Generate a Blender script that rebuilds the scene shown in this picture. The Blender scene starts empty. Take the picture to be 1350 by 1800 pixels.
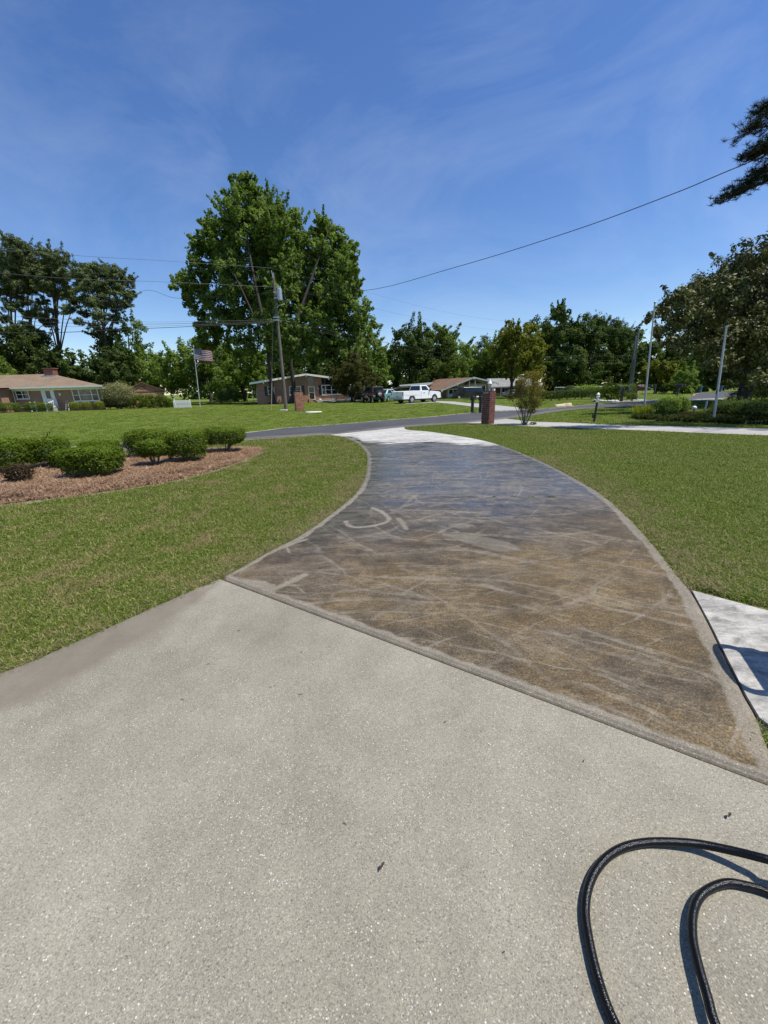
import bpy, bmesh, math, random
import numpy as np
from mathutils import Vector, Matrix
R = math.radians
SC = bpy.context.scene
COL = SC.collection
random.seed(7)

# ------------------------------------------------------------------ camera
PITCH, ROLL, EYE = math.atan(216 / 676.0), R(1.57), 1.5
cd = bpy.data.cameras.new('camera')
cd.sensor_fit = 'HORIZONTAL'
cd.sensor_width = 36.0
cd.lens = 36.0 * 676 / 1350
cd.clip_start = 0.05
cd.clip_end = 4000
cam = bpy.data.objects.new('camera', cd)
COL.objects.link(cam)
fw = Vector((0, math.cos(PITCH), -math.sin(PITCH)))
up = Vector((0, math.sin(PITCH), math.cos(PITCH)))
rt = Vector((1, 0, 0))
cx_ = rt * math.cos(ROLL) - up * math.sin(ROLL)
cy_ = rt * math.sin(ROLL) + up * math.cos(ROLL)
m4 = Matrix((cx_, cy_, -fw)).transposed().to_4x4()
m4.translation = Vector((0, 0, EYE))
cam.matrix_world = m4
SC.camera = cam

# ------------------------------------------------------------------ sun, sky, exposure
ELEV = R(63)
sun_h = Vector((0.975, -0.22)).normalized()
to_sun = Vector((sun_h.x * math.cos(ELEV), sun_h.y * math.cos(ELEV), math.sin(ELEV)))
sl = bpy.data.lights.new('sun', 'SUN')
sl.energy = 4.6
sl.angle = R(0.53)
sl.color = (1.0, 0.955, 0.88)
so = bpy.data.objects.new('sun', sl)
so.rotation_mode = 'QUATERNION'
so.rotation_quaternion = (-to_sun).to_track_quat('-Z', 'Y')
so.location = (20, -10, 40)
COL.objects.link(so)

W = bpy.data.worlds.new('World')
SC.world = W
W.use_nodes = True
wn, wl = W.node_tree.nodes, W.node_tree.links
wn.clear()
sky = wn.new('ShaderNodeTexSky')
sky.sky_type = 'NISHITA'
sky.sun_disc = False
sky.sun_elevation = ELEV
sky.sun_rotation = math.atan2(sun_h.x, sun_h.y)
sky.altitude = 0
sky.air_density = 1.0
sky.dust_density = 0.25
sky.ozone_density = 3.2
tc = wn.new('ShaderNodeTexCoord')
mp = wn.new('ShaderNodeMapping')
mp.inputs['Scale'].default_value = (0.8, 1.0, 1.5)
mp.inputs['Rotation'].default_value = (0.25, 0.35, 0.5)
wl.new(tc.outputs['Generated'], mp.inputs['Vector'])
cn = wn.new('ShaderNodeTexNoise')
cn.inputs['Scale'].default_value = 2.3
cn.inputs['Detail'].default_value = 9
cn.inputs['Roughness'].default_value = 0.62
cn.inputs['Distortion'].default_value = 0.9
wl.new(mp.outputs[0], cn.inputs['Vector'])
cr = wn.new('ShaderNodeValToRGB')
cr.color_ramp.elements[0].position = 0.46
cr.color_ramp.elements[0].color = (0, 0, 0, 1)
cr.color_ramp.elements[1].position = 0.85
cr.color_ramp.elements[1].color = (0.22, 0.22, 0.22, 1)
wl.new(cn.outputs['Fac'], cr.inputs['Fac'])
hsv = wn.new('ShaderNodeHueSaturation')
hsv.inputs['Saturation'].default_value = 1.2
hsv.inputs['Hue'].default_value = 0.510
wl.new(sky.outputs[0], hsv.inputs['Color'])
mixc = wn.new('ShaderNodeMixRGB')
wl.new(cr.outputs[0], mixc.inputs['Fac'])
wl.new(hsv.outputs[0], mixc.inputs['Color1'])
mixc.inputs['Color2'].default_value = (5.5, 6.2, 7.2, 1)
bg = wn.new('ShaderNodeBackground')
bg.inputs['Strength'].default_value = 0.12
wl.new(mixc.outputs[0], bg.inputs['Color'])
wo = wn.new('ShaderNodeOutputWorld')
wl.new(bg.outputs[0], wo.inputs['Surface'])
SC.view_settings.view_transform = 'Standard'
SC.view_settings.look = 'None'
SC.view_settings.exposure = 0.32
SC.view_settings.gamma = 1.0
SC.view_settings.use_curve_mapping = False
SC.cycles.max_bounces = 8
SC.cycles.diffuse_bounces = 4
SC.cycles.glossy_bounces = 3
SC.cycles.transmission_bounces = 4
SC.cycles.transparent_max_bounces = 8
try:
    SC.cycles.use_denoising = True
except Exception:
    pass

# ------------------------------------------------------------------ materials
MATS = {}

def nodes_of(name):
    m = bpy.data.materials.new(name)
    m.use_nodes = True
    return m, m.node_tree.nodes, m.node_tree.links, m.node_tree.nodes['Principled BSDF']

def noise(N, L, vec, scale, detail=4, rough=0.55, dist=0.0):
    n = N.new('ShaderNodeTexNoise')
    n.inputs['Scale'].default_value = scale
    n.inputs['Detail'].default_value = detail
    n.inputs['Roughness'].default_value = rough
    n.inputs['Distortion'].default_value = dist
    if vec is not None:
        L.new(vec, n.inputs['Vector'])
    return n.outputs['Fac']

def ramp(N, L, fac, stops):
    r = N.new('ShaderNodeValToRGB')
    e = r.color_ramp.elements
    while len(e) < len(stops):
        e.new(0.5)
    for i, (p, c) in enumerate(stops):
        e[i].position = p
        e[i].color = c if len(c) == 4 else (*c, 1)
    L.new(fac, r.inputs['Fac'])
    return r.outputs['Color']

def mix(N, L, fac, a, b, mode='MIX'):
    n = N.new('ShaderNodeMixRGB')
    n.blend_type = mode
    for k, v in (('Fac', fac), ('Color1', a), ('Color2', b)):
        if isinstance(v, (int, float)):
            n.inputs[k].default_value = v
        elif isinstance(v, tuple):
            n.inputs[k].default_value = v if len(v) == 4 else (*v, 1)
        else:
            L.new(v, n.inputs[k])
    return n.outputs['Color']

def mth(N, L, op, a, b=None, clamp=False):
    n = N.new('ShaderNodeMath')
    n.operation = op
    n.use_clamp = clamp
    for i, v in enumerate((a, b)):
        if v is None:
            continue
        if isinstance(v, (int, float)):
            n.inputs[i].default_value = v
        else:
            L.new(v, n.inputs[i])
    return n.outputs[0]

def bump(N, L, bs, h, strength, dist=0.01):
    b = N.new('ShaderNodeBump')
    b.inputs['Strength'].default_value = strength
    b.inputs['Distance'].default_value = dist
    L.new(h, b.inputs['Height'])
    L.new(b.outputs[0], bs.inputs['Normal'])

def pos(N):
    return N.new('ShaderNodeNewGeometry').outputs['Position']

def objc(N):
    return N.new('ShaderNodeTexCoord').outputs['Object']

def attr(N, name):
    a = N.new('ShaderNodeAttribute')
    a.attribute_name = name
    return a.outputs['Fac']

def simple(name, col, rough=0.6, metal=0.0, var=0.25, scale=6.0, bmp=0.0, coat=0.0):
    if name in MATS:
        return MATS[name]
    m, N, L, b = nodes_of(name)
    c = tuple(col)
    v = objc(N)
    f = noise(N, L, v, scale, 5, 0.6)
    f2 = noise(N, L, v, scale * 9, 3, 0.6)
    lo = tuple(x * (1 - var) for x in c)
    hi = tuple(min(1, x * (1 + var)) for x in c)
    k = ramp(N, L, f, [(0.3, lo), (0.7, hi)])
    k = mix(N, L, var * 0.6, k, ramp(N, L, f2, [(0.3, lo), (0.7, hi)]))
    L.new(k, b.inputs['Base Color'])
    b.inputs['Roughness'].default_value = rough
    b.inputs['Metallic'].default_value = metal
    b.inputs['Coat Weight'].default_value = coat
    if name == 'black_hose_rubber':
        b.inputs['Specular IOR Level'].default_value = 0.3
    if bmp:
        bump(N, L, b, f2, bmp)
    MATS[name] = m
    return m

WHITE = simple('white_paint', (0.78, 0.78, 0.75), 0.5, var=0.06)
TRUCKW = simple('white_car_paint', (0.80, 0.81, 0.82), 0.25, var=0.03, coat=0.6)
BLACKP = simple('black_car_paint', (0.012, 0.012, 0.015), 0.2, var=0.1, coat=0.8)
TEALP = simple('teal_car_paint', (0.10, 0.27, 0.28), 0.3, var=0.05, coat=0.6)
PALEBL = simple('pale_blue_car_paint', (0.45, 0.62, 0.66), 0.3, var=0.05, coat=0.6)
SILVP = simple('silver_car_paint', (0.45, 0.47, 0.5), 0.3, 0.2, var=0.05, coat=0.6)
RUBBER = simple('rubber', (0.018, 0.018, 0.019), 0.8, var=0.2)
HOSEM = simple('black_hose_rubber', (0.0035, 0.0035, 0.004), 0.24, var=0.3, scale=30, bmp=0.25)
RIMM = simple('wheel_rim', (0.55, 0.55, 0.56), 0.35, 0.7, var=0.05)
DARKPL = simple('dark_plastic', (0.02, 0.02, 0.022), 0.55, var=0.15)
BLACKM = simple('black_painted_metal', (0.014, 0.014, 0.015), 0.4, var=0.15)
GALV = simple('galvanised_metal', (0.42, 0.44, 0.46), 0.45, 0.6, var=0.12, scale=9)
ALUP = simple('weathered_aluminium', (0.42, 0.44, 0.47), 0.5, 0.3, var=0.15, scale=3)
WOODP = simple('weathered_pole_wood', (0.13, 0.105, 0.085), 0.85, var=0.35, scale=5, bmp=0.5)
WOODR = simple('reddish_wood', (0.16, 0.07, 0.045), 0.8, var=0.25)
TANW = simple('pale_tan_wood', (0.62, 0.50, 0.33), 0.8, var=0.2)
REDL = simple('red_lens', (0.35, 0.01, 0.01), 0.2, var=0.05)
LENS = simple('clear_lens', (0.7, 0.7, 0.72), 0.15, var=0.05)
STONEW = simple('white_rock', (0.62, 0.60, 0.55), 0.85, var=0.2, scale=8, bmp=0.5)
WIREB = simple('black_cable', (0.012, 0.012, 0.012), 0.6, var=0.1)
WIREG = simple('grey_cable', (0.10, 0.10, 0.10), 0.5, var=0.1)
REDB = simple('red_engine_cover', (0.30, 0.02, 0.02), 0.35, var=0.1)
BLUEBIN = simple('blue_plastic', (0.05, 0.12, 0.22), 0.5, var=0.1)
YGUARD = simple('pale_guard_plastic', (0.35, 0.30, 0.2), 0.6, var=0.1)

def glass_mat(name, col=(0.012, 0.016, 0.02), rough=0.06):
    m, N, L, b = nodes_of(name)
    v = objc(N)
    f = noise(N, L, v, 1.7, 2)
    L.new(ramp(N, L, f, [(0.35, tuple(x * 0.6 for x in col)), (0.7, tuple(x * 1.8 for x in col))]), b.inputs['Base Color'])
    b.inputs['Roughness'].default_value = rough
    b.inputs['Specular IOR Level'].default_value = 0.7
    return m
GLASS = glass_mat('window_glass')
CURTAIN = glass_mat('curtained_window_glass', (0.13, 0.12, 0.10), 0.12)

def brick_mat(name, c1, c2, mortar, bw=0.2, bh=0.075):
    m, N, L, b = nodes_of(name)
    t = N.new('ShaderNodeTexCoord').outputs['Object']
    sp = N.new('ShaderNodeSeparateXYZ')
    L.new(t, sp.inputs[0])
    h = mth(N, L, 'ADD', sp.outputs[0], sp.outputs[1])
    cb = N.new('ShaderNodeCombineXYZ')
    L.new(h, cb.inputs[0])
    L.new(sp.outputs[2], cb.inputs[1])
    br = N.new('ShaderNodeTexBrick')
    br.inputs['Scale'].default_value = 1.0
    br.inputs['Brick Width'].default_value = bw
    br.inputs['Row Height'].default_value = bh
    br.inputs['Mortar Size'].default_value = 0.006
    br.inputs['Color1'].default_value = (*c1, 1)
    br.inputs['Color2'].default_value = (*c2, 1)
    br.inputs['Mortar'].default_value = (*mortar, 1)
    br.inputs['Bias'].default_value = 0.0
    L.new(cb.outputs[0], br.inputs['Vector'])
    f = noise(N, L, t, 0.9, 5)
    k = mix(N, L, 0.35, br.outputs['Color'], ramp(N, L, f, [(0.3, tuple(x * 0.6 for x in c1)), (0.7, tuple(min(1, x * 1.3) for x in c2))]))
    L.new(k, b.inputs['Base Color'])
    b.inputs['Roughness'].default_value = 0.85
    bump(N, L, b, br.outputs['Fac'], -0.5, 0.01)
    return m
BRICK_A = brick_mat('brown_brick_wall', (0.25, 0.132, 0.082), (0.34, 0.188, 0.120), (0.34, 0.28, 0.23))
BRICK_LIT = brick_mat('sunlit_brick_wall', (0.30, 0.135, 0.075), (0.40, 0.20, 0.12), (0.36, 0.30, 0.24))
BRICK_C = brick_mat('grey_tan_brick_wall', (0.22, 0.17, 0.13), (0.30, 0.24, 0.19), (0.34, 0.31, 0.27))
BRICK_D = brick_mat('dark_red_brick_wall', (0.15, 0.05, 0.035), (0.21, 0.075, 0.05), (0.26, 0.2, 0.17))
PBRICK = simple('red_pillar_brick', (0.165, 0.066, 0.046), 0.85, var=0.35, scale=5, bmp=0.4)
PBRICK2 = simple('dark_pillar_brick', (0.12, 0.045, 0.036), 0.85, var=0.35, scale=5, bmp=0.4)
OBRICK = simple('orange_pillar_brick', (0.36, 0.16, 0.095), 0.85, var=0.35, scale=5, bmp=0.4)
OBRICK2 = simple('brown_pillar_brick', (0.24, 0.11, 0.075), 0.85, var=0.35, scale=5, bmp=0.4)
MORTAR = simple('mortar', (0.30, 0.25, 0.21), 0.9, var=0.15)

def shingle_mat(name, c):
    m, N, L, b = nodes_of(name)
    v = objc(N)
    br = N.new('ShaderNodeTexBrick')
    br.inputs['Scale'].default_value = 1.0
    br.inputs['Brick Width'].default_value = 0.3
    br.inputs['Row Height'].default_value = 0.14
    br.inputs['Mortar Size'].default_value = 0.012
    br.inputs['Color1'].default_value = (*[x * 0.8 for x in c], 1)
    br.inputs['Color2'].default_value = (*[x * 1.25 for x in c], 1)
    br.inputs['Mortar'].default_value = (*[x * 0.45 for x in c], 1)
    L.new(v, br.inputs['Vector'])
    f = noise(N, L, v, 0.7, 6, 0.65)
    k = mix(N, L, 0.5, br.outputs['Color'], ramp(N, L, f, [(0.3, tuple(x * 0.65 for x in c)), (0.7, tuple(x * 1.35 for x in c))]))
    L.new(k, b.inputs['Base Color'])
    b.inputs['Roughness'].default_value = 0.9
    bump(N, L, b, br.outputs['Fac'], -0.4, 0.01)
    return m
SH_TAN = shingle_mat('tan_shingles', (0.215, 0.152, 0.098))
SH_BROWN = shingle_mat('brown_shingles', (0.185, 0.112, 0.075))
SH_GREY = shingle_mat('grey_shingles', (0.24, 0.24, 0.23))
SH_PALE = shingle_mat('pale_roofing', (0.30, 0.29, 0.26))

def leaf_mat(name, dark, light, rough=0.65, transl=0.5, spec=0.12):
    m, N, L, b = nodes_of(name)
    t = attr(N, 'tint')
    k = ramp(N, L, t, [(0.0, dark), (1.0, light)])
    L.new(k, b.inputs['Base Color'])
    b.inputs['Roughness'].default_value = rough
    b.inputs['Specular IOR Level'].default_value = spec
    tr = N.new('ShaderNodeBsdfTranslucent')
    L.new(mix(N, L, 1.0, k, (1.0, 1.1, 0.45), 'MULTIPLY'), tr.inputs['Color'])
    ms = N.new('ShaderNodeMixShader')
    ms.inputs[0].default_value = transl
    L.new(b.outputs[0], ms.inputs[1])
    L.new(tr.outputs[0], ms.inputs[2])
    L.new(ms.outputs[0], N['Material Output'].inputs['Surface'])
    return m
LF_PECAN = leaf_mat('pecan_leaves', (0.077, 0.126, 0.028), (0.258, 0.338, 0.088))
LF_MID = leaf_mat('mid_green_leaves', (0.081, 0.133, 0.026), (0.268, 0.355, 0.075))
LF_DARK = leaf_mat('dark_green_leaves', (0.038, 0.066, 0.018), (0.126, 0.171, 0.045))
LF_PINE = leaf_mat('pine_needles', (0.056, 0.081, 0.034), (0.168, 0.203, 0.078), 0.6, 0.15)
LF_PINEDK = leaf_mat('dark_pine_needles', (0.012, 0.020, 0.012), (0.030, 0.042, 0.020), 0.6, 0.1)
LF_YEL = leaf_mat('yellow_green_leaves', (0.085, 0.104, 0.016), (0.304, 0.298, 0.050))
LF_MAG = leaf_mat('magnolia_leaves', (0.034, 0.043, 0.011), (0.203, 0.204, 0.059), 0.55, 0.08, 0.25)
LF_BOX = leaf_mat('boxwood_leaves', (0.034, 0.064, 0.007), (0.167, 0.236, 0.018), 0.55, 0.35)
LF_LIME = leaf_mat('lime_shrub_leaves', (0.12, 0.15, 0.018), (0.36, 0.37, 0.06))
LF_VARI = leaf_mat('variegated_leaves', (0.10, 0.11, 0.04), (0.42, 0.40, 0.22))
LF_OLIVE = leaf_mat('olive_leaves', (0.056, 0.059, 0.018), (0.133, 0.129, 0.042))
LF_DEAD = leaf_mat('bronze_dry_leaves', (0.03, 0.022, 0.013), (0.10, 0.07, 0.04))
LF_CRAPE = leaf_mat('bronze_green_leaves', (0.078, 0.098, 0.021), (0.260, 0.195, 0.058))
BARK = simple('tree_bark', (0.042, 0.034, 0.027), 0.95, var=0.4, scale=3, bmp=0.6)
BARKP = simple('pine_bark', (0.075, 0.055, 0.042), 0.95, var=0.4, scale=3, bmp=0.6)
TWIG = simple('grey_twig_bark', (0.13, 0.11, 0.09), 0.9, var=0.3, scale=8)

# ground materials
def lawn_mat():
    m, N, L, b = nodes_of('lawn')
    p = pos(N)
    big = noise(N, L, p, 0.28, 5, 0.6)
    mid = noise(N, L, p, 2.2, 5, 0.65)
    fine = noise(N, L, p, 38, 4, 0.7)
    fib = noise(N, L, p, 9, 6, 0.75)
    g = ramp(N, L, fine, [(0.25, (0.042, 0.070, 0.007)), (0.55, (0.115, 0.165, 0.018)), (0.8, (0.20, 0.235, 0.04))])
    g2 = ramp(N, L, fib, [(0.3, (0.075, 0.120, 0.011)), (0.7, (0.165, 0.205, 0.026))])
    g = mix(N, L, 0.5, g, g2)
    y = ramp(N, L, fine, [(0.25, (0.11, 0.11, 0.03)), (0.8, (0.30, 0.265, 0.12))])
    k = mix(N, L, ramp(N, L, big, [(0.50, (0, 0, 0)), (0.78, (0.6, 0.6, 0.6))]), g, y)
    k = mix(N, L, ramp(N, L, mid, [(0.54, (0, 0, 0)), (0.70, (0.85, 0.85, 0.85))]), k, y)
    L.new(k, b.inputs['Base Color'])
    b.inputs['Roughness'].default_value = 0.95
    b.inputs['Specular IOR Level'].default_value = 0.15
    h = mix(N, L, 0.6, fine, fib)
    bump(N, L, b, h, 1.0, 0.06)
    return m
LAWN = lawn_mat()

def blade_mat(name='grass_blades', lo=0.54, hi=0.70, base=0.0):
    m, N, L, b = nodes_of(name)
    p = pos(N)
    big = noise(N, L, p, 0.28, 5, 0.6)
    mid = noise(N, L, p, 2.2, 5, 0.65)
    rnd = N.new('ShaderNodeObjectInfo').outputs['Random']
    tint = attr(N, 'tint')
    mxr = mth(N, L, 'ADD', mth(N, L, 'MULTIPLY', rnd, 0.12), mth(N, L, 'MULTIPLY', tint, 0.9))
    g = ramp(N, L, mxr, [(0.0, (0.024, 0.066, 0.003)), (0.5, (0.080, 0.160, 0.008)), (0.82, (0.19, 0.245, 0.028)), (0.96, (0.50, 0.43, 0.20))])
    y = ramp(N, L, mxr, [(0.0, (0.07, 0.085, 0.014)), (0.45, (0.175, 0.165, 0.045)), (0.92, (0.46, 0.375, 0.19))])
    k = mix(N, L, ramp(N, L, big, [(0.50, (0, 0, 0)), (0.78, (0.6, 0.6, 0.6))]), g, y)
    k = mix(N, L, ramp(N, L, mid, [(lo, (base, base, base)), (hi, (0.95, 0.95, 0.95))]), k, y)
    L.new(k, b.inputs['Base Color'])
    b.inputs['Roughness'].default_value = 0.65
    b.inputs['Specular IOR Level'].default_value = 0.12
    tr = N.new('ShaderNodeBsdfTranslucent')
    L.new(k, tr.inputs['Color'])
    ms = N.new('ShaderNodeMixShader')
    ms.inputs[0].default_value = 0.3
    L.new(b.outputs[0], ms.inputs[1])
    L.new(tr.outputs[0], ms.inputs[2])
    L.new(ms.outputs[0], N['Material Output'].inputs['Surface'])
    return m
BLADE = blade_mat()
BLADE_DRY = blade_mat('thin_turf_blades', 0.48, 0.67, 0.07)
BLADE_LUSH = blade_mat('lush_turf_blades', 0.60, 0.78, 0.0)

def aggregate(N, L, p, base):
    """exposed-aggregate grain: pale chips and dark pits over a base colour"""
    v = N.new('ShaderNodeTexVoronoi')
    v.inputs['Scale'].default_value = 160
    L.new(p, v.inputs['Vector'])
    sep = N.new('ShaderNodeSeparateColor')
    L.new(v.outputs['Color'], sep.inputs[0])
    chip = mth(N, L, 'MULTIPLY', mth(N, L, 'GREATER_THAN', sep.outputs[0], 0.965), mth(N, L, 'LESS_THAN', v.outputs['Distance'], 0.36))
    pit = mth(N, L, 'MULTIPLY', mth(N, L, 'GREATER_THAN', sep.outputs[1], 0.95), mth(N, L, 'LESS_THAN', v.outputs['Distance'], 0.40))
    v2 = N.new('ShaderNodeTexVoronoi')
    v2.inputs['Scale'].default_value = 330
    L.new(p, v2.inputs['Vector'])
    sep2 = N.new('ShaderNodeSeparateColor')
    L.new(v2.outputs['Color'], sep2.inputs[0])
    k = mix(N, L, 1.0, base, ramp(N, L, sep2.outputs[0], [(0.0, (0.70, 0.70, 0.70)), (0.5, (1.0, 1.0, 1.0)), (1.0, (1.25, 1.24, 1.21))]), 'MULTIPLY')
    v3 = N.new('ShaderNodeTexVoronoi')
    v3.inputs['Scale'].default_value = 300
    L.new(p, v3.inputs['Vector'])
    sep3 = N.new('ShaderNodeSeparateColor')
    L.new(v3.outputs['Color'], sep3.inputs[0])
    k = mix(N, L, mth(N, L, 'MULTIPLY', mth(N, L, 'GREATER_THAN', sep3.outputs[0], 0.965), 0.55), k, (0.55, 0.52, 0.45))
    k = mix(N, L, mth(N, L, 'MULTIPLY', mth(N, L, 'LESS_THAN', sep3.outputs[1], 0.05), 0.5), k, (0.085, 0.078, 0.065))
    cluster = noise(N, L, p, 2.6, 4, 0.6)
    chip = mth(N, L, 'MULTIPLY', chip, mth(N, L, 'GREATER_THAN', cluster, 0.52))
    k = mix(N, L, chip, k, (0.60, 0.57, 0.49))
    k = mix(N, L, mth(N, L, 'MULTIPLY', pit, 0.7), k, (0.09, 0.085, 0.075))
    return k, sep2.outputs[0], chip

def clean_concrete():
    m, N, L, b = nodes_of('washed_concrete')
    p = pos(N)
    big = noise(N, L, p, 0.8, 5, 0.55)
    med = noise(N, L, p, 4.5, 6, 0.65)
    base = ramp(N, L, big, [(0.3, (0.222, 0.201, 0.148)), (0.7, (0.292, 0.268, 0.206))])
    base = mix(N, L, 1.0, base, ramp(N, L, med, [(0.3, (0.86, 0.86, 0.86)), (0.7, (1.1, 1.1, 1.1))]), 'MULTIPLY')
    st = attr(N, 'stain')
    stn = ramp(N, L, med, [(0.3, (0.135, 0.112, 0.079)), (0.7, (0.190, 0.160, 0.115))])
    k, h, chip = aggregate(N, L, p, base)
    k = mix(N, L, st, k, stn)
    L.new(k, b.inputs['Base Color'])
    L.new(ramp(N, L, chip, [(0, (0.8, 0.8, 0.8)), (1, (0.6, 0.6, 0.6))]), b.inputs['Roughness'])
    bump(N, L, b, mix(N, L, 0.4, h, med), 0.55, 0.004)
    return m
CONC = clean_concrete()

def stained_concrete():
    m, N, L, b = nodes_of('stained_wet_concrete')
    p = pos(N)
    mp = N.new('ShaderNodeMapping')
    mp.inputs['Rotation'].default_value = (0, 0, R(12))
    mp.inputs['Scale'].default_value = (0.8, 1.5, 1)
    L.new(p, mp.inputs['Vector'])
    q = mp.outputs[0]
    a1 = noise(N, L, q, 1.5, 8, 0.68, 0.8)
    a2 = noise(N, L, p, 7.0, 9, 0.74, 0.3)
    a3 = noise(N, L, p, 95, 3, 0.8)
    mp4 = N.new('ShaderNodeMapping')
    mp4.inputs['Rotation'].default_value = (0, 0, R(6))
    mp4.inputs['Scale'].default_value = (0.5, 1.7, 1)
    L.new(p, mp4.inputs['Vector'])
    a4 = noise(N, L, mp4.outputs[0], 2.4, 9, 0.70, 0.9)
    grey = ramp(N, L, a1, [(0.28, (0.030, 0.025, 0.019)), (0.52, (0.074, 0.062, 0.047)), (0.75, (0.145, 0.123, 0.095))])
    tan = ramp(N, L, a1, [(0.28, (0.052, 0.037, 0.019)), (0.52, (0.122, 0.088, 0.044)), (0.75, (0.205, 0.155, 0.086))])
    k = mix(N, L, attr(N, 'tan'), grey, tan)
    k = mix(N, L, 1.0, k, ramp(N, L, a2, [(0.3, (0.6, 0.6, 0.6)), (0.7, (1.4, 1.38, 1.33))]), 'MULTIPLY')
    k = mix(N, L, 1.0, k, ramp(N, L, a3, [(0.34, (0.42, 0.42, 0.42)), (0.5, (0.95, 0.95, 0.95)), (0.68, (1.8, 1.75, 1.66))]), 'MULTIPLY')
    for cxy, fr_, lo_ in (((-0.3, -0.6, 0), 17.0, 0.57), ((3.9, 6.2, 0), 13.0, 0.60), ((-1.6, 7.0, 0), 14.0, 0.61)):
        sb = N.new('ShaderNodeVectorMath')
        sb.operation = 'SUBTRACT'
        L.new(p, sb.inputs[0])
        sb.inputs[1].default_value = cxy
        wv = N.new('ShaderNodeVectorMath')
        wv.operation = 'LENGTH'
        L.new(sb.outputs[0], wv.inputs[0])
        sx = N.new('ShaderNodeSeparateXYZ')
        L.new(sb.outputs[0], sx.inputs[0])
        ang = mth(N, L, 'ARCTAN2', sx.outputs[0], sx.outputs[1])
        cv = N.new('ShaderNodeCombineXYZ')
        wob_ = mth(N, L, 'MULTIPLY', noise(N, L, p, 1.1, 3), 0.35)
        L.new(mth(N, L, 'MULTIPLY', mth(N, L, 'ADD', wv.outputs['Value'], wob_), fr_), cv.inputs[0])
        L.new(mth(N, L, 'MULTIPLY', ang, 2.2), cv.inputs[1])
        rg_ = noise(N, L, cv.outputs[0], 1.0, 3, 0.6)
        msk = ramp(N, L, rg_, [(lo_, (0, 0, 0)), (lo_ + 0.07, (0.75, 0.75, 0.75))])
        msk = mth(N, L, 'MULTIPLY', msk, ramp(N, L, a2, [(0.36, (0.1, 0.1, 0.1)), (0.6, (1, 1, 1))]))
        k = mix(N, L, msk, k, (0.235, 0.205, 0.160))
    moss = attr(N, 'moss')
    k = mix(N, L, moss, k, ramp(N, L, a2, [(0.3, (0.035, 0.034, 0.020)), (0.7, (0.085, 0.075, 0.045))]))
    film = ramp(N, L, a4, [(0.44, (0.0, 0.0, 0.0)), (0.62, (0.8, 0.8, 0.8))])
    a5 = noise(N, L, mp4.outputs[0], 26, 5, 0.75)
    film = mth(N, L, 'MULTIPLY', film, ramp(N, L, a5, [(0.36, (0.15, 0.15, 0.15)), (0.62, (1.25, 1.25, 1.25))]))
    k = mix(N, L, 1.0, k, ramp(N, L, a5, [(0.34, (0.80, 0.80, 0.80)), (0.66, (1.18, 1.17, 1.15))]), 'MULTIPLY')
    k = mix(N, L, mth(N, L, 'MULTIPLY', mth(N, L, 'MULTIPLY', film, ramp(N, L, a2, [(0.3, (0.3, 0.3, 0.3)), (0.6, (1, 1, 1))])), attr(N, 'film')), k, (0.225, 0.200, 0.162))
    v9 = N.new('ShaderNodeTexVoronoi')
    v9.inputs['Scale'].default_value = 230
    L.new(p, v9.inputs['Vector'])
    s9 = N.new('ShaderNodeSeparateColor')
    L.new(v9.outputs['Color'], s9.inputs[0])
    k = mix(N, L, 1.0, k, ramp(N, L, s9.outputs[0], [(0.0, (0.72, 0.72, 0.72)), (0.6, (1.0, 1.0, 1.0)), (0.93, (1.2, 1.19, 1.16)), (1.0, (1.55, 1.5, 1.42))]), 'MULTIPLY')
    cl, h, chip = aggregate(N, L, p, ramp(N, L, a2, [(0.3, (0.190, 0.166, 0.124)), (0.7, (0.265, 0.236, 0.184))]))
    c = attr(N, 'clean')
    cc = mth(N, L, 'MULTIPLY', c, ramp(N, L, a3, [(0.2, (0.55, 0.55, 0.55)), (0.6, (1, 1, 1))]))
    k = mix(N, L, cc, k, cl)
    w = attr(N, 'white')
    wc = ramp(N, L, a1, [(0.3, (0.28, 0.268, 0.24)), (0.6, (0.52, 0.50, 0.455))])
    wc = mix(N, L, 1.0, wc, ramp(N, L, a2, [(0.3, (0.72, 0.72, 0.72)), (0.6, (1.05, 1.05, 1.05))]), 'MULTIPLY')
    k = mix(N, L, w, k, wc)
    L.new(k, b.inputs['Base Color'])
    wet = attr(N, 'wet')
    wr = ramp(N, L, a4, [(0.36, (0.05, 0.05, 0.05)), (0.56, (0.42, 0.42, 0.42))])
    rr = mix(N, L, wet, (0.75, 0.75, 0.75), wr)
    L.new(rr, b.inputs['Roughness'])
    L.new(ramp(N, L, wet, [(0, (0.3, 0.3, 0.3)), (1, (0.6, 0.6, 0.6))]), b.inputs['Specular IOR Level'])
    bm = N.new('ShaderNodeBump')
    L.new(ramp(N, L, wet, [(0, (0.5, 0.5, 0.5)), (1, (0.10, 0.10, 0.10))]), bm.inputs['Strength'])
    bm.inputs['Distance'].default_value = 0.004
    L.new(mix(N, L, 0.5, a3, h), bm.inputs['Height'])
    L.new(bm.outputs[0], b.inputs['Normal'])
    return m
STAIN = stained_concrete()

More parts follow.
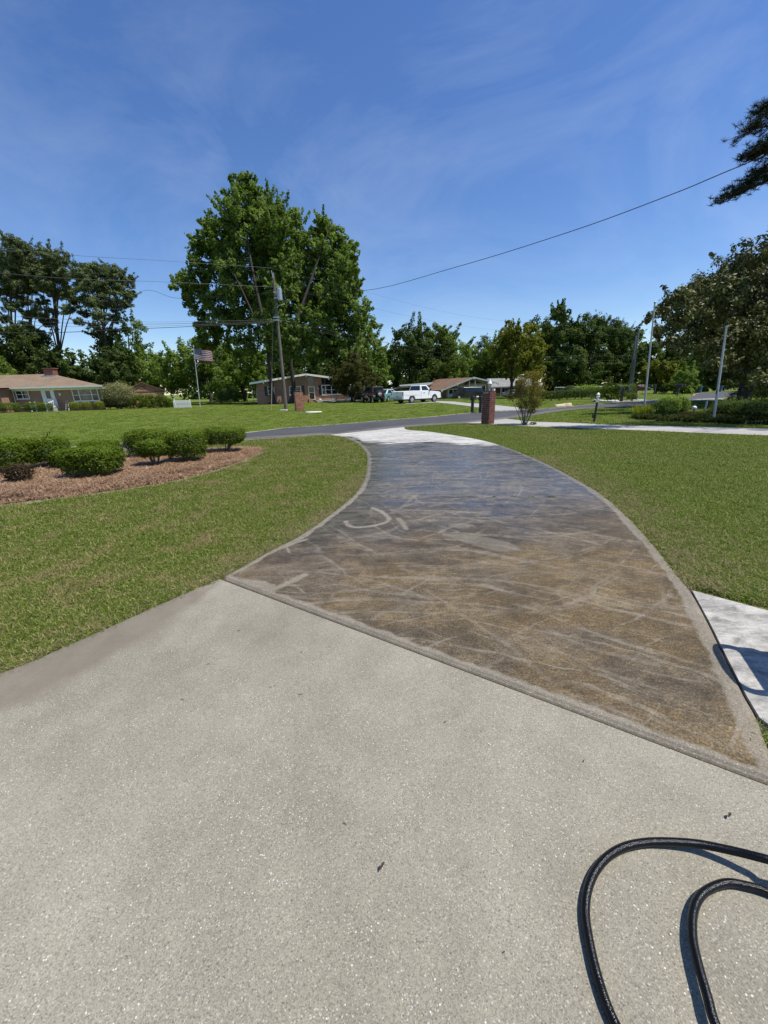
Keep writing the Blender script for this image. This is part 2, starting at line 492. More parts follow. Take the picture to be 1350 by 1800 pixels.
def pale_concrete(name, lo, hi, streak=(0.4, 3.0), rot=-40):
    m, N, L, b = nodes_of(name)
    p = pos(N)
    mp = N.new('ShaderNodeMapping')
    mp.inputs['Rotation'].default_value = (0, 0, R(rot))
    mp.inputs['Scale'].default_value = (streak[0], streak[1], 1)
    L.new(p, mp.inputs['Vector'])
    a = noise(N, L, mp.outputs[0], 1.6, 8, 0.7, 0.5)
    f = noise(N, L, p, 45, 4, 0.7)
    k = ramp(N, L, a, [(0.28, lo), (0.62, hi)])
    k = mix(N, L, 1.0, k, ramp(N, L, f, [(0.25, (0.72, 0.72, 0.72)), (0.7, (1.15, 1.15, 1.15))]), 'MULTIPLY')
    L.new(k, b.inputs['Base Color'])
    b.inputs['Roughness'].default_value = 0.85
    bump(N, L, b, f, 0.5, 0.004)
    return m
PALEC = pale_concrete('pale_driveway_concrete', (0.20, 0.186, 0.16), (0.46, 0.435, 0.39), (0.25, 2.6), 40)
WALKC = pale_concrete('streaked_walk_concrete', (0.10, 0.096, 0.083), (0.46, 0.44, 0.395), (3.2, 8.0), 25)
GREYC = pale_concrete('grey_path_concrete', (0.24, 0.23, 0.21), (0.40, 0.385, 0.36), (0.5, 1.5), 0)

def asphalt():
    m, N, L, b = nodes_of('asphalt')
    p = pos(N)
    a = noise(N, L, p, 0.5, 5, 0.6)
    f = noise(N, L, p, 60, 4, 0.7)
    k = ramp(N, L, a, [(0.3, (0.040, 0.040, 0.043)), (0.7, (0.068, 0.067, 0.070))])
    k = mix(N, L, 1.0, k, ramp(N, L, f, [(0.25, (0.6, 0.6, 0.6)), (0.75, (1.5, 1.5, 1.45))]), 'MULTIPLY')
    L.new(k, b.inputs['Base Color'])
    b.inputs['Roughness'].default_value = 0.85
    bump(N, L, b, f, 0.6, 0.006)
    return m
ASPH = asphalt()
ASPH2 = pale_concrete('worn_asphalt_edge', (0.075, 0.068, 0.06), (0.14, 0.125, 0.11), (0.6, 2.0), 33)
SANDY = pale_concrete('sandy_verge', (0.20, 0.17, 0.12), (0.42, 0.38, 0.29), (1, 1), 0)
MULCH = pale_concrete('pine_straw_ground', (0.11, 0.064, 0.037), (0.28, 0.165, 0.095), (3, 3), 0)
SOIL = pale_concrete('dark_leaf_litter', (0.025, 0.021, 0.014), (0.075, 0.062, 0.04), (2, 2), 0)
def straw_mat():
    m, N, L, b = nodes_of('pine_straw')
    rnd = N.new('ShaderNodeObjectInfo').outputs['Random']
    t = attr(N, 'tint')
    s = mth(N, L, 'ADD', mth(N, L, 'MULTIPLY', rnd, 0.4), mth(N, L, 'MULTIPLY', t, 0.6))
    L.new(ramp(N, L, s, [(0.0, (0.09, 0.048, 0.025)), (0.5, (0.29, 0.170, 0.090)), (1.0, (0.55, 0.39, 0.24))]), b.inputs['Base Color'])
    b.inputs['Roughness'].default_value = 0.6
    return m
STRAW = straw_mat()

# ------------------------------------------------------------------ mesh helpers
def tag(o, label=None, cat=None, group=None, kind=None):
    if label: o['label'] = label
    if cat: o['category'] = cat
    if group: o['group'] = group
    if kind: o['kind'] = kind
    return o

def empty(name, loc=(0, 0, 0), rz=0.0, label=None, cat=None, group=None):
    o = bpy.data.objects.new(name, None)
    o.empty_display_size = 0.2
    COL.objects.link(o)
    o.location = loc
    o.rotation_euler = (0, 0, rz)
    return tag(o, label, cat, group)

def link(name, me, mat=None, parent=None):
    o = bpy.data.objects.new(name, me)
    COL.objects.link(o)
    if mat is not None:
        for mm in (mat if isinstance(mat, (list, tuple)) else [mat]):
            me.materials.append(mm)
    if parent is not None:
        o.parent = parent
    return o

def np_mesh(name, V, Fq, tint=None, k=4, smooth=False):
    """fast mesh of k-gons"""
    me = bpy.data.meshes.new(name)
    V = np.ascontiguousarray(V, dtype=np.float32)
    Fq = np.ascontiguousarray(Fq, dtype=np.int32)
    me.vertices.add(len(V))
    me.vertices.foreach_set('co', V.ravel())
    n = len(Fq)
    me.loops.add(n * k)
    me.loops.foreach_set('vertex_index', Fq.ravel())
    me.polygons.add(n)
    me.polygons.foreach_set('loop_start', np.arange(0, n * k, k, dtype=np.int32))
    if smooth:
        me.polygons.foreach_set('use_smooth', np.ones(n, dtype=bool))
    me.update(calc_edges=True)
    if tint is not None:
        a = me.attributes.new('tint', 'FLOAT', 'FACE')
        a.data.foreach_set('value', np.ascontiguousarray(tint, dtype=np.float32))
    return me

class MB:
    """collects simple solids, then links them as one mesh object"""
    def __init__(s):
        s.v, s.f, s.sm = [], [], []
    def add(s, vs, fs, smooth=False):
        o = len(s.v)
        s.v += [tuple(q) for q in vs]
        s.f += [tuple(i + o for i in f) for f in fs]
        s.sm += [smooth] * len(fs)
        return s
    def hexa(s, p):
        return s.add(p, [(3, 2, 1, 0), (4, 5, 6, 7), (0, 1, 5, 4), (1, 2, 6, 5), (2, 3, 7, 6), (3, 0, 4, 7)])
    def box(s, x0, x1, y0, y1, z0, z1):
        return s.hexa([(x0, y0, z0), (x1, y0, z0), (x1, y1, z0), (x0, y1, z0), (x0, y0, z1), (x1, y0, z1), (x1, y1, z1), (x0, y1, z1)])
    def prism_y(s, prof, y0, y1, y0b=None, y1b=None):
        """profile in (x,z), extruded along y"""
        n = len(prof)
        vs = [(x, y0, z) for x, z in prof] + [(x, y1, z) for x, z in prof]
        fs = [tuple(range(n)), tuple(range(2 * n - 1, n - 1, -1))]
        fs += [((i + 1) % n, i, i + n, (i + 1) % n + n) for i in range(n)]
        return s.add(vs, fs)
    def prism_x(s, prof, x0, x1):
        n = len(prof)
        vs = [(x0, y, z) for y, z in prof] + [(x1, y, z) for y, z in prof]
        fs = [tuple(range(n - 1, -1, -1)), tuple(range(n, 2 * n))]
        fs += [(i, (i + 1) % n, (i + 1) % n + n, i + n) for i in range(n)]
        return s.add(vs, fs)
    def prism_z(s, prof, z0, z1):
        n = len(prof)
        vs = [(x, y, z0) for x, y in prof] + [(x, y, z1) for x, y in prof]
        fs = [tuple(range(n - 1, -1, -1)), tuple(range(n, 2 * n))]
        fs += [(i, (i + 1) % n, (i + 1) % n + n, i + n) for i in range(n)]
        return s.add(vs, fs)
    def tube(s, pts, rad, n=8, cap=True):
        pts = [Vector(q) for q in pts]
        if isinstance(rad, (int, float)):
            rad = [rad] * len(pts)
        ref = None
        rings = []
        for i, q in enumerate(pts):
            t = (pts[min(i + 1, len(pts) - 1)] - pts[max(i - 1, 0)]).normalized()
            if ref is None:
                ref = t.orthogonal().normalized()
            ref = (ref - t * ref.dot(t))
            ref = ref.normalized() if ref.length > 1e-6 else t.orthogonal().normalized()
            b = t.cross(ref)
            rings.append([q + (ref * math.cos(2 * math.pi * k / n) + b * math.sin(2 * math.pi * k / n)) * rad[i] for k in range(n)])
        vs = [v for r in rings for v in r]
        fs = []
        for i in range(len(pts) - 1):
            for k in range(n):
                a, c = i * n + k, i * n + (k + 1) % n
                fs.append((a, c, c + n, a + n))
        s.add(vs, fs, True)
        if cap:
            s.add(rings[0], [tuple(range(n - 1, -1, -1))])
            s.add(rings[-1], [tuple(range(n))])
        return s
    def ball(s, c, r, nu=10, nv=6, sq=(1, 1, 1)):
        vs, fs = [], []
        for j in range(nv + 1):
            th = math.pi * j / nv
            for i in range(nu):
                ph = 2 * math.pi * i / nu
                vs.append((c[0] + r * sq[0] * math.sin(th) * math.cos(ph), c[1] + r * sq[1] * math.sin(th) * math.sin(ph), c[2] + r * sq[2] * math.cos(th)))
        for j in range(nv):
            for i in range(nu):
                a, b2 = j * nu + i, j * nu + (i + 1) % nu
                fs.append((a, a + nu, b2 + nu, b2))
        return s.add(vs, fs, True)
    def mesh(s, name):
        me = bpy.data.meshes.new(name)
        me.from_pydata(s.v, [], s.f)
        me.polygons.foreach_set('use_smooth', s.sm)
        me.update()
        return me
    def build(s, name, mat, parent=None, bevel=0.0):
        o = link(name, s.mesh(name), mat, parent)
        if bevel:
            b = o.modifiers.new('bevel', 'BEVEL')
            b.width = bevel
            b.segments = 2
            b.limit_method = 'ANGLE'
            b.angle_limit = R(35)
        return o

def copy_tree(o, parent=None, **kw):
    c = o.copy()
    COL.objects.link(c)
    if parent is not None:
        c.parent = parent
    for ch in list(o.children):
        copy_tree(ch, c)
    return c

def smooth_line(pts, n=8):
    P = [Vector(q) for q in pts]
    out = []
    for i in range(len(P) - 1):
        p0, p1, p2, p3 = P[max(i - 1, 0)], P[i], P[i + 1], P[min(i + 2, len(P) - 1)]
        for k in range(n):
            t = k / n
            out.append(0.5 * ((2 * p1) + (p2 - p0) * t + (2 * p0 - 5 * p1 + 4 * p2 - p3) * t * t + (3 * p1 - p0 - 3 * p2 + p3) * t ** 3))
    out.append(P[-1])
    return out

def resample(pts, ts):
    P = np.array(pts, float)
    sl_ = np.r_[0, np.cumsum(np.linalg.norm(np.diff(P, axis=0), axis=1))]
    sl_ /= sl_[-1]
    return np.stack([np.interp(ts, sl_, P[:, i]) for i in range(P.shape[1])], 1)

def vnoise(x, y, seed=0):
    xi, yi = np.floor(x).astype(np.int64), np.floor(y).astype(np.int64)
    fx, fy = x - xi, y - yi
    fx, fy = fx * fx * (3 - 2 * fx), fy * fy * (3 - 2 * fy)
    def h(a, b):
        n = (a * 374761393 + b * 668265263 + seed * 974634777) & 0x7fffffff
        n = ((n ^ (n >> 13)) * 1274126177) & 0x7fffffff
        return ((n ^ (n >> 16)) & 0xffff) / 65535.0
    return (h(xi, yi) * (1 - fx) + h(xi + 1, yi) * fx) * (1 - fy) + (h(xi, yi + 1) * (1 - fx) + h(xi + 1, yi + 1) * fx) * fy

def fbm(x, y, s, seed=0, o=4):
    r, a, t = 0, 1.0, 0
    for i in range(o):
        r = r + a * vnoise(x * s, y * s, seed + i * 17)
        t += a
        a *= 0.55
        s *= 2.1
    return r / t

def sstep(a, b, x):
    t = np.clip((x - a) / (b - a), 0, 1)
    return t * t * (3 - 2 * t)

def hz(x, y):
    """the land falls away gently beyond the white truck"""
    return float(-0.75 * sstep(48, 86, y) * sstep(-4, 8, x))

def poly_dist(X, Y, pts):
    d = np.full(X.shape, 1e9)
    for (ax, ay), (bx, by) in zip(pts[:-1], pts[1:]):
        dx, dy = bx - ax, by - ay
        t = np.clip(((X - ax) * dx + (Y - ay) * dy) / (dx * dx + dy * dy + 1e-12), 0, 1)
        d = np.minimum(d, np.hypot(X - ax - t * dx, Y - ay - t * dy))
    return d

def in_poly(X, Y, poly):
    c = np.zeros(X.shape, bool)
    n = len(poly)
    for i in range(n):
        (x1, y1), (x2, y2) = poly[i], poly[(i + 1) % n]
        if y1 == y2:
            continue
        k = ((y1 > Y) != (y2 > Y)) & (X < (x2 - x1) * (Y - y1) / (y2 - y1) + x1)
        c ^= k
    return c

def sheet(name, poly, z, mat, thick=0.0):
    """flat slab or sheet from an outline (edges subdivided by the caller)"""
    bm = bmesh.new()
    vs = [bm.verts.new((x, y, z + hz(x, y))) for x, y in poly]
    f = bm.faces.new(vs)
    if f.normal.z < 0 or sum((poly[i][0] - poly[i - 1][0]) * (poly[i][1] + poly[i - 1][1]) for i in range(len(poly))) > 0:
        f.normal_flip()
    if thick:
        r = bmesh.ops.extrude_face_region(bm, geom=[f])
        for v in [g for g in r['geom'] if isinstance(g, bmesh.types.BMVert)]:
            v.co.z -= thick
        bmesh.ops.recalc_face_normals(bm, faces=bm.faces)
    else:
        bmesh.ops.triangulate(bm, faces=bm.faces)
    me = bpy.data.meshes.new(name)
    bm.to_mesh(me)
    bm.free()
    o = link(name, me, mat)
    o['kind'] = 'structure'
    return o

# ------------------------------------------------------------------ ground, road, slabs
xs = np.unique(np.r_[np.linspace(-120, 120, 97), np.linspace(-2000, 2000, 41)])
ys = np.unique(np.r_[np.linspace(-20, 140, 81), np.linspace(-400, 2500, 59)])
GX, GY = np.meshgrid(xs, ys)
GZ = -0.75 * sstep(48, 86, GY) * sstep(-4, 8, GX)
V = np.stack([GX.ravel(), GY.ravel(), GZ.ravel()], 1)
nx, ny = len(xs), len(ys)
ii = (np.arange(ny - 1)[:, None] * nx + np.arange(nx - 1)[None, :]).ravel()
FQ = np.stack([ii, ii + 1, ii + 1 + nx, ii + nx], 1)
ground = link('ground', np_mesh('ground', V, FQ, smooth=True), LAWN)
ground['kind'] = 'structure'

LEFT = [(-1.373, 2.926), (-1.252, 3.168), (-1.122, 3.463), (-0.89, 3.902), (-0.619, 4.75), (-0.419, 5.573), (-0.329, 6.503), (-0.319, 7.326), (-0.354, 8.665), (-0.406, 9.396), (-0.656, 10.943), (-0.915, 11.867), (-1.335, 12.981), (-1.789, 13.582)]
RIGHT = [(1.454, 1.081), (1.564, 1.195), (1.671, 1.375), (1.737, 1.516), (1.886, 1.805), (2.058, 2.136), (2.23, 2.496), (2.376, 2.9), (2.564, 3.431), (2.848, 4.371), (3.075, 5.565), (3.194, 7.966), (2.916, 10.933), (1.761, 13.599), (0.974, 14.581), (0.913, 15.707)]
RIGHT[0] = (1.50, 1.05)
R_NEAR = [(-7.421, 10.996), (-4.4, 12.896), (-3.321, 13.274), (-2.249, 13.866), (-1.789, 13.582), (-0.463, 14.354), (0.336, 15.405), (0.891, 15.713), (2.809, 16.68), (3.453, 16.756), (5.836, 18.486), (7.986, 20.467), (10.072, 22.599), (12.374, 24.622), (15.301, 25.198), (17.079, 25.759), (19.393, 28.073), (24.517, 31.671)]
R_FAR = [(-8.837, 12.82), (-8.427, 13.16), (-5.251, 15.371), (-4.188, 16.911), (-2.819, 17.573), (-0.997, 18.81), (0.268, 19.767), (2.744, 21.266), (5.369, 23.68), (5.987, 23.976), (9.957, 25.232), (13.059, 27.439), (15.933, 29.511), (18.963, 30.81), (23.45, 34.467), (29.235, 38.939)]
road_near = [(-34, -6.2), (-20, 2.9)] + R_NEAR + [(31, 35.0), (36, 39.5), (41, 45), (50, 49), (75, 52)]
road_far = [(-36, -3.2), (-21, 5.3)] + R_FAR + [(33, 42.0), (38, 48), (46, 53), (75, 57)]
road_near = [tuple(q[:2]) for q in smooth_line([(a, b, 0) for a, b in road_near], 3)]
road_far = [tuple(q[:2]) for q in smooth_line([(a, b, 0) for a, b in road_far], 3)]

def strip(name, A, B, z, mat, n=120):
    t = np.linspace(0, 1, n)
    a, b = resample(A, t), resample(B, t)
    V = np.zeros((n * 2, 3))
    V[0::2, :2], V[1::2, :2] = a, b
    for v in V:
        v[2] = z + hz(v[0], v[1])
    i = np.arange(n - 1) * 2
    o = link(name, np_mesh(name, V, np.stack([i, i + 2, i + 3, i + 1], 1)), mat)
    o['kind'] = 'structure'
    return o
road = strip('road', road_near, road_far, 0.012, ASPH)
def offset(line, dd):
    P = np.array(line, float)
    T = np.gradient(P, axis=0)
    T /= np.linalg.norm(T, axis=1)[:, None] + 1e-9
    Nn = np.stack([-T[:, 1], T[:, 0]], 1)
    return [tuple(q) for q in P + Nn * dd]
strip('road_edge', offset(road_near, -0.05), offset(road_near, 0.75), 0.016, ASPH2)
def ragged(line, dd, amp, seed, n=500):
    P = resample(line, np.linspace(0, 1, n))
    P = np.array(offset(P, dd))
    return [tuple(q) for q in P + (vnoise(P[:, 0] * 2.3, P[:, 1] * 2.3, seed)[:, None] - 0.5) * amp]
strip('sandy_road_verge', ragged(road_far, -0.02, 0.03, 3), ragged(road_far, 0.16, 0.22, 4), 0.014, SANDY, 500)
strip('sandy_road_verge', ragged(road_near[:26], 0.03, 0.03, 5), ragged(road_near[:26], -0.10, 0.16, 6), 0.018, SANDY, 500)

# near slab ------------------------------------------------------------
JA, JB = Vector((*LEFT[0], 0)), Vector((*RIGHT[0], 0))
nl = [(-1.373, 2.926), (-1.633, 2.577), (-1.917, 2.169), (-2.087, 1.933), (-2.201, 1.809)] + [(-2.85, 1.15), (-4.4, -0.4), (-7.5, -3.6)]
nr = [(1.50, 1.05), (1.70, 0.75), (2.4, -0.2), (4.0, -3.0)]
nl = [tuple(q[:2]) for q in smooth_line([(a, b, 0) for a, b in nl], 6)]
nv_, nu_ = 260, 300
tv = np.linspace(0, 1, nv_) ** 1.3
A, B = resample(nl, tv), resample(nr, tv)
tu = np.linspace(0, 1, nu_)
P = A[:, None, :] * (1 - tu)[None, :, None] + B[:, None, :] * tu[None, :, None]
jn = np.array([JB.y - JA.y, -(JB.x - JA.x)]) / (JB - JA).length   # points away from the driveway
jn = jn if jn[1] < 0 else -jn
P = P + jn[None, None, :] * 0.030 * (1 - tv)[:, None, None] ** 8
X, Y = P[..., 0], P[..., 1]
Z = 0.030 + 0.002 * (fbm(X, Y, 1.5, 3) - 0.5)
Z[0, :] -= 0.012
Z[:, 0] -= 0.010
V = np.stack([X.ravel(), Y.ravel(), Z.ravel()], 1)
# skirts
sk0 = V.reshape(nv_, nu_, 3)
edge = np.concatenate([sk0[:, 0][::-1], sk0[0, :]])
sk = edge.copy(); sk[:, 2] -= 0.12
ii = (np.arange(nv_ - 1)[:, None] * nu_ + np.arange(nu_ - 1)[None, :]).ravel()
FQ = np.stack([ii, ii + nu_, ii + 1 + nu_, ii + 1], 1)
ei = np.concatenate([(np.arange(nv_) * nu_)[::-1], np.arange(nu_)])
b0 = len(V)
ki = np.arange(len(ei) - 1)
FS = np.stack([ei[ki], ei[ki + 1], b0 + ki + 1, b0 + ki], 1)
me = np_mesh('driveway_apron', np.concatenate([V, sk]), np.concatenate([FQ, FS]), smooth=False)
st = np.zeros(len(V) + len(sk))
dl = poly_dist(X, Y, nl)
wob = fbm(X, Y, 3.0, 9)
band = 0.13 + 0.27 * sstep(2.9, 2.0, Y) + 0.16 * (wob - 0.5)
s = np.clip(1 - sstep(band * 0.75, band * 1.15, dl), 0, 1) * (0.75 + 0.25 * fbm(X, Y, 6, 12))
s *= sstep(2.95, 2.6, Y) * 0.92
s = np.maximum(s, 0.35 * sstep(0.55, 0.75, fbm(X, Y, 0.9, 31)) * sstep(1.6, .5, dl))
st[:len(V)] = s.ravel()
me.attributes.new('stain', 'FLOAT', 'POINT').data.foreach_set('value', st.astype(np.float32))
apron = link('driveway_apron', me, CONC)
apron['kind'] = 'structure'

# stained driveway -------------------------------------------------------
ls = [tuple(q[:2]) for q in smooth_line([(a, b, 0) for a, b in LEFT], 6)]
rs = [tuple(q[:2]) for q in smooth_line([(a, b, 0) for a, b in RIGHT], 6)]
nv_, nu_ = 760, 330
tv = np.linspace(0, 1, nv_) ** 1.7
A, B = resample(ls, tv), resample(rs, tv)
tu = np.linspace(0, 1, nu_)
tu = tu + 0.02 * np.sin(2 * np.pi * tu) * -1
P = A[:, None, :] * (1 - tu)[None, :, None] + B[:, None, :] * tu[None, :, None]
X, Y = P[..., 0], P[..., 1]
n1, n2, n3 = fbm(X, Y, 5.0, 41), fbm(X, Y, 16.0, 42), fbm(X, Y, 1.3, 43)
dL, dR = poly_dist(X, Y, ls), poly_dist(X, Y, rs)
dJ = poly_dist(X, Y, [tuple(JA[:2]), tuple(JB[:2])])
wb = (n1 - 0.5) * 0.07 + (n2 - 0.5) * 0.035
def edge_band(dd, w, soft=0.012):
    return 1 - sstep(w - soft, w + soft, dd + wb)
farfade = 1 - 0.45 * sstep(4.5, 8.0, Y)
clean = edge_band(dL, 0.075 + 0.02 * sstep(3, 5, Y)) * sstep(0.2, 0.45, n1 + 0.25 * farfade)
clean = np.maximum(clean, 0.85 * edge_band(dR, 0.082 + 0.012 * sstep(2, 5, Y)))
clean = np.maximum(clean, edge_band(dJ, 0.052))
STROKES = [  # washed streaks: (width, strength, points)
 (0.028, .95, [(-0.148, 4.781), (-0.022, 4.579), (0.052, 4.375), (0.029, 4.214), (-0.134, 4.092), (-0.325, 4.052), (-0.414, 4.134), (-0.452, 4.273)]),
 (0.030, .85, [(-0.87, 2.689), (-0.777, 2.794), (-0.685, 2.916)]),
 (0.020, .95, [(-0.997, 3.524), (-0.907, 3.633), (-0.81, 3.733)]), (0.012, .9, [(-0.969, 3.522), (-0.917, 3.395)]),
 (0.030, .75, [(0.173, 4.323), (0.21, 4.141), (0.244, 3.954)]),
 (0.035, .55, [(0.243, 4.745), (0.355, 5.074), (0.437, 5.297), (0.565, 5.438)]),
 (0.015, .40, [(0.774, 2.032), (0.912, 1.932), (1.063, 1.777), (1.201, 1.653), (1.337, 1.557)]),
 (0.018, .55, [(0.932, 2.391), (1.091, 2.221), (1.252, 2.045), (1.409, 1.911), (1.541, 1.795)]),
 (0.018, .50, [(1.379, 2.421), (1.51, 2.289), (1.653, 2.207), (1.796, 2.142)]),
 (0.022, .35, [(1.021, 2.055), (1.17, 1.885), (1.296, 1.815), (1.454, 1.73)]),
 (0.022, .50, [(0.65, 4.345), (1.034, 4.271), (1.354, 4.265), (2.049, 4.31), (2.28, 4.355)]),
 (0.020, .40, [(1.251, 3.677), (1.496, 3.628), (1.756, 3.64), (2.216, 3.75)]),
 (0.025, .40, [(0.146, 2.971), (0.399, 2.823), (0.949, 2.706), (1.36, 2.493), (1.654, 2.289)]),
 (0.025, .40, [(-0.562, 2.992), (-0.103, 3.019), (0.15, 3.036), (0.5, 2.993)]),
 (0.016, .45, [(0.336, 2.769), (0.227, 2.665), (0.124, 2.559)]), (0.018, .5, [(-0.097, 2.237), (-0.016, 2.329)]),
 (0.035, .40, [(-0.443, 3.63), (-0.217, 3.769), (0.024, 3.884), (0.154, 4.051)]),
 (0.03, .45, [(0.106, 4.568), (0.475, 4.7), (0.801, 4.922), (0.991, 5.124)]),
 (0.04, .40, [(1.218, 4.754), (1.615, 4.845), (1.939, 4.712), (2.317, 4.58)]),
 (0.05, .55, [(0.881, 6.356), (1.267, 6.618), (1.729, 6.47), (2.256, 6.585)]), (0.05, .45, [(0.985, 6.748), (1.103, 6.246)]),
 (0.05, .40, [(1.766, 5.606), (2.114, 6.006), (2.228, 6.497), (2.621, 7.365)]), (0.03, .5, [(0.015, 5.528), (0.229, 5.774), (0.592, 5.878), (1.132, 5.891)]),
 (0.015, .30, [(1.696, 2.847), (1.855, 2.72), (2.025, 2.636), (2.072, 2.546)]), (0.02, .35, [(1.491, 3.261), (1.738, 3.121), (1.936, 2.938)]),
 (0.02, .3, [(0.79, 2.616), (0.99, 2.441), (1.176, 2.216)]), (0.03, .3, [(-0.65, 2.411), (-0.334, 2.51), (0.044, 2.474), (0.326, 2.399)]),
]
for w, k, pts in STROKES:
    dd = poly_dist(X, Y, [tuple(q[:2]) for q in smooth_line([(a, b, 0) for a, b in pts], 5)])
    m_ = (1 - sstep(w * 0.6, w * 1.3, dd + (n2 - 0.5) * w * 1.3)) * k
    if k < 0.7:
        m_ *= sstep(0.34, 0.56, n2 * 0.6 + n1 * 0.4)
    clean = np.maximum(clean, m_)
rga = np.random.default_rng(12)
for i in range(105):
    ya = 2.2 + 9.0 * rga.random() ** 1.4
    xa = rga.uniform(-.8, 3.0)
    Ra = rga.uniform(.8, 3.6)
    th0 = rga.choice([rga.uniform(1.2, 1.9), rga.uniform(-1.9, -1.2), rga.uniform(1.3, 1.9), rga.uniform(-1.8, -1.3), rga.uniform(.5, 2.6)])
    ca, sa = xa - Ra * math.cos(th0), ya - Ra * math.sin(th0)
    hw = rga.uniform(.7, 2.0) / Ra
    wa = rga.uniform(.004, .010) * (1 + .12 * ya)
    dth = np.abs((np.arctan2(Y - sa, X - ca) - th0 + math.pi) % (2 * math.pi) - math.pi)
    dr_ = np.abs(np.hypot(X - ca, Y - sa) - Ra + (n1 - .5) * .05)
    ma = (1 - sstep(wa * .4, wa * 1.7, dr_)) * (1 - sstep(hw * .5, hw, dth)) * rga.uniform(.18, .55)
    clean = np.maximum(clean, ma * sstep(.3, .62, n2 * .55 + n1 * .45))
PATCHES = [(.95, [(-1.318, 2.933), (-1.095, 2.85), (-0.982, 2.834), (-0.898, 2.763), (-0.87, 2.671), (-0.873, 2.603)]), (.42, [(0.604, 3.773), (0.899, 3.751), (1.151, 3.576), (1.283, 3.395), (1.232, 3.291), (1.063, 3.277), (0.897, 3.421), (0.723, 3.607)]),
 (.5, [(0.712, 4.062), (0.855, 4.108), (0.986, 4.059), (1.007, 3.984), (0.832, 3.926), (0.715, 3.971)]), (.5, [(0.495, 4.235), (0.579, 4.269), (0.594, 4.187), (0.499, 4.156)]), (.45, [(0.581, 3.91), (0.66, 3.939), (0.686, 3.868), (0.608, 3.84)]),
 (.4, [(1.853, 5.959), (2.201, 5.996), (2.097, 5.57), (1.728, 5.477)]), (.35, [(1.087, 4.504), (1.305, 4.531), (1.298, 4.354), (1.075, 4.33)])]
for k, pl in PATCHES:
    dd = poly_dist(X, Y, pl + pl[:1])
    sd = np.where(in_poly(X, Y, pl), -dd, dd) + (n2 - 0.5) * 0.05
    clean = np.maximum(clean, (1 - sstep(-0.015, 0.015, sd)) * k)
wl_ = [(-1.667, 13.219), (-1.148, 12.782), (-0.789, 12.401), (-0.541, 11.656), (0.134, 11.02), (0.781, 11.009), (1.602, 11.083), (2.265, 10.369), (2.718, 10.172)]
wx, wy = zip(*wl_)
white = sstep(-0.14, 0.14, Y - np.interp(X, wx, wy) + (fbm(X * 0.6, Y * 2.0, 3.0, 55) - 0.5) * 1.5)
clean = clean * (1 - 0.4 * sstep(5, 7, Y) * (1 - sstep(0.0, 0.14, np.minimum(dL, dR)) * 0 ))
wet = sstep(2.9, 5.2, Y + (n3 - 0.5) * 2.2 - 0.12 * X) * (1 - white)
wet = np.maximum(wet, 0.75 * sstep(0.7, 0.2, np.hypot((X + 0.55), (Y - 3.3) * 0.8)))
wet *= 1 - 0.55 * clean
tan = sstep(4.6, 2.4, Y + (n3 - 0.5) * 2.4) * (0.45 + 0.75 * sstep(0.40, 0.62, fbm(X * 0.7, Y * 1.3, 1.6, 77)))
for (cx0, cy0), rx0, ry0, k0 in (((-0.289, 2.468), .42, .22, .8), ((0.321, 2.362), .30, .16, .6), ((0.667, 1.703), .25, .2, .3)):
    tan = np.maximum(tan, k0 * sstep(1.15, .3, np.hypot((X - cx0) / rx0, (Y - cy0) / ry0) + (n1 - .5) * 1.1) * 1.25)
moss = 0.85 * sstep(0.52, 0.68, fbm(X * 0.55, Y * 1.5, 1.4, 91)) * sstep(4.5, 6.0, Y)
moss = np.maximum(moss, 0.85 * sstep(0.9, 0.15, dL) * sstep(3.2, 4.4, Y) * sstep(0.3, 0.55, n3 + 0.1))
moss = np.maximum(moss, 0.8 * sstep(1.2, 0.1, np.interp(X, wx, wy) - Y) * sstep(0.35, 0.6, n1) )
moss *= (1 - white) * (1 - clean)
film = 0.25 + 0.75 * sstep(3.6, 6.0, Y)
JL = [(-0.944, 5.376), (0.127, 5.298), (1.001, 5.181), (1.475, 5.163), (2.239, 5.086), (3.011, 4.952)]
JL2 = [(-0.415, 8.601), (1.108, 8.507), (2.204, 8.332), (3.151, 8.041)]
dj1, dj2 = poly_dist(X, Y, JL), poly_dist(X, Y, JL2)
Z = 0.034 + 0.003 * (n3 - 0.5) - 0.010 * (1 - sstep(0.008, 0.03, dj1)) - 0.010 * (1 - sstep(0.01, 0.035, dj2))
Z -= 0.012 * (1 - sstep(0.0, 0.02, dJ)) + 0.008 * (1 - sstep(0, 0.03, np.minimum(dL, dR)))
V = np.stack([X.ravel(), Y.ravel(), Z.ravel()], 1)
G3 = V.reshape(nv_, nu_, 3)
edge = np.concatenate([G3[:, 0][::-1], G3[0, :], G3[:, -1]])
ei = np.concatenate([(np.arange(nv_) * nu_)[::-1], np.arange(nu_), np.arange(nv_) * nu_ + nu_ - 1])
sk = edge.copy(); sk[:, 2] -= 0.12
ii = (np.arange(nv_ - 1)[:, None] * nu_ + np.arange(nu_ - 1)[None, :]).ravel()
FQ = np.stack([ii, ii + 1, ii + 1 + nu_, ii + nu_], 1)
ki = np.arange(len(ei) - 1)
FS = np.stack([ei[ki], b0 * 0 + len(V) + ki, len(V) + ki + 1, ei[ki + 1]], 1)
me = np_mesh('driveway', np.concatenate([V, sk]), np.concatenate([FQ, FS]))
for nm, a in (('clean', clean), ('white', white), ('wet', wet), ('tan', tan), ('moss', moss), ('film', film)):
    full = np.zeros(len(V) + len(sk))
    full[:len(V)] = np.clip(a, 0, 1).ravel()
    me.attributes.new(nm, 'FLOAT', 'POINT').data.foreach_set('value', full.astype(np.float32))
driveway = link('driveway', me, STAIN)
driveway['kind'] = 'structure'

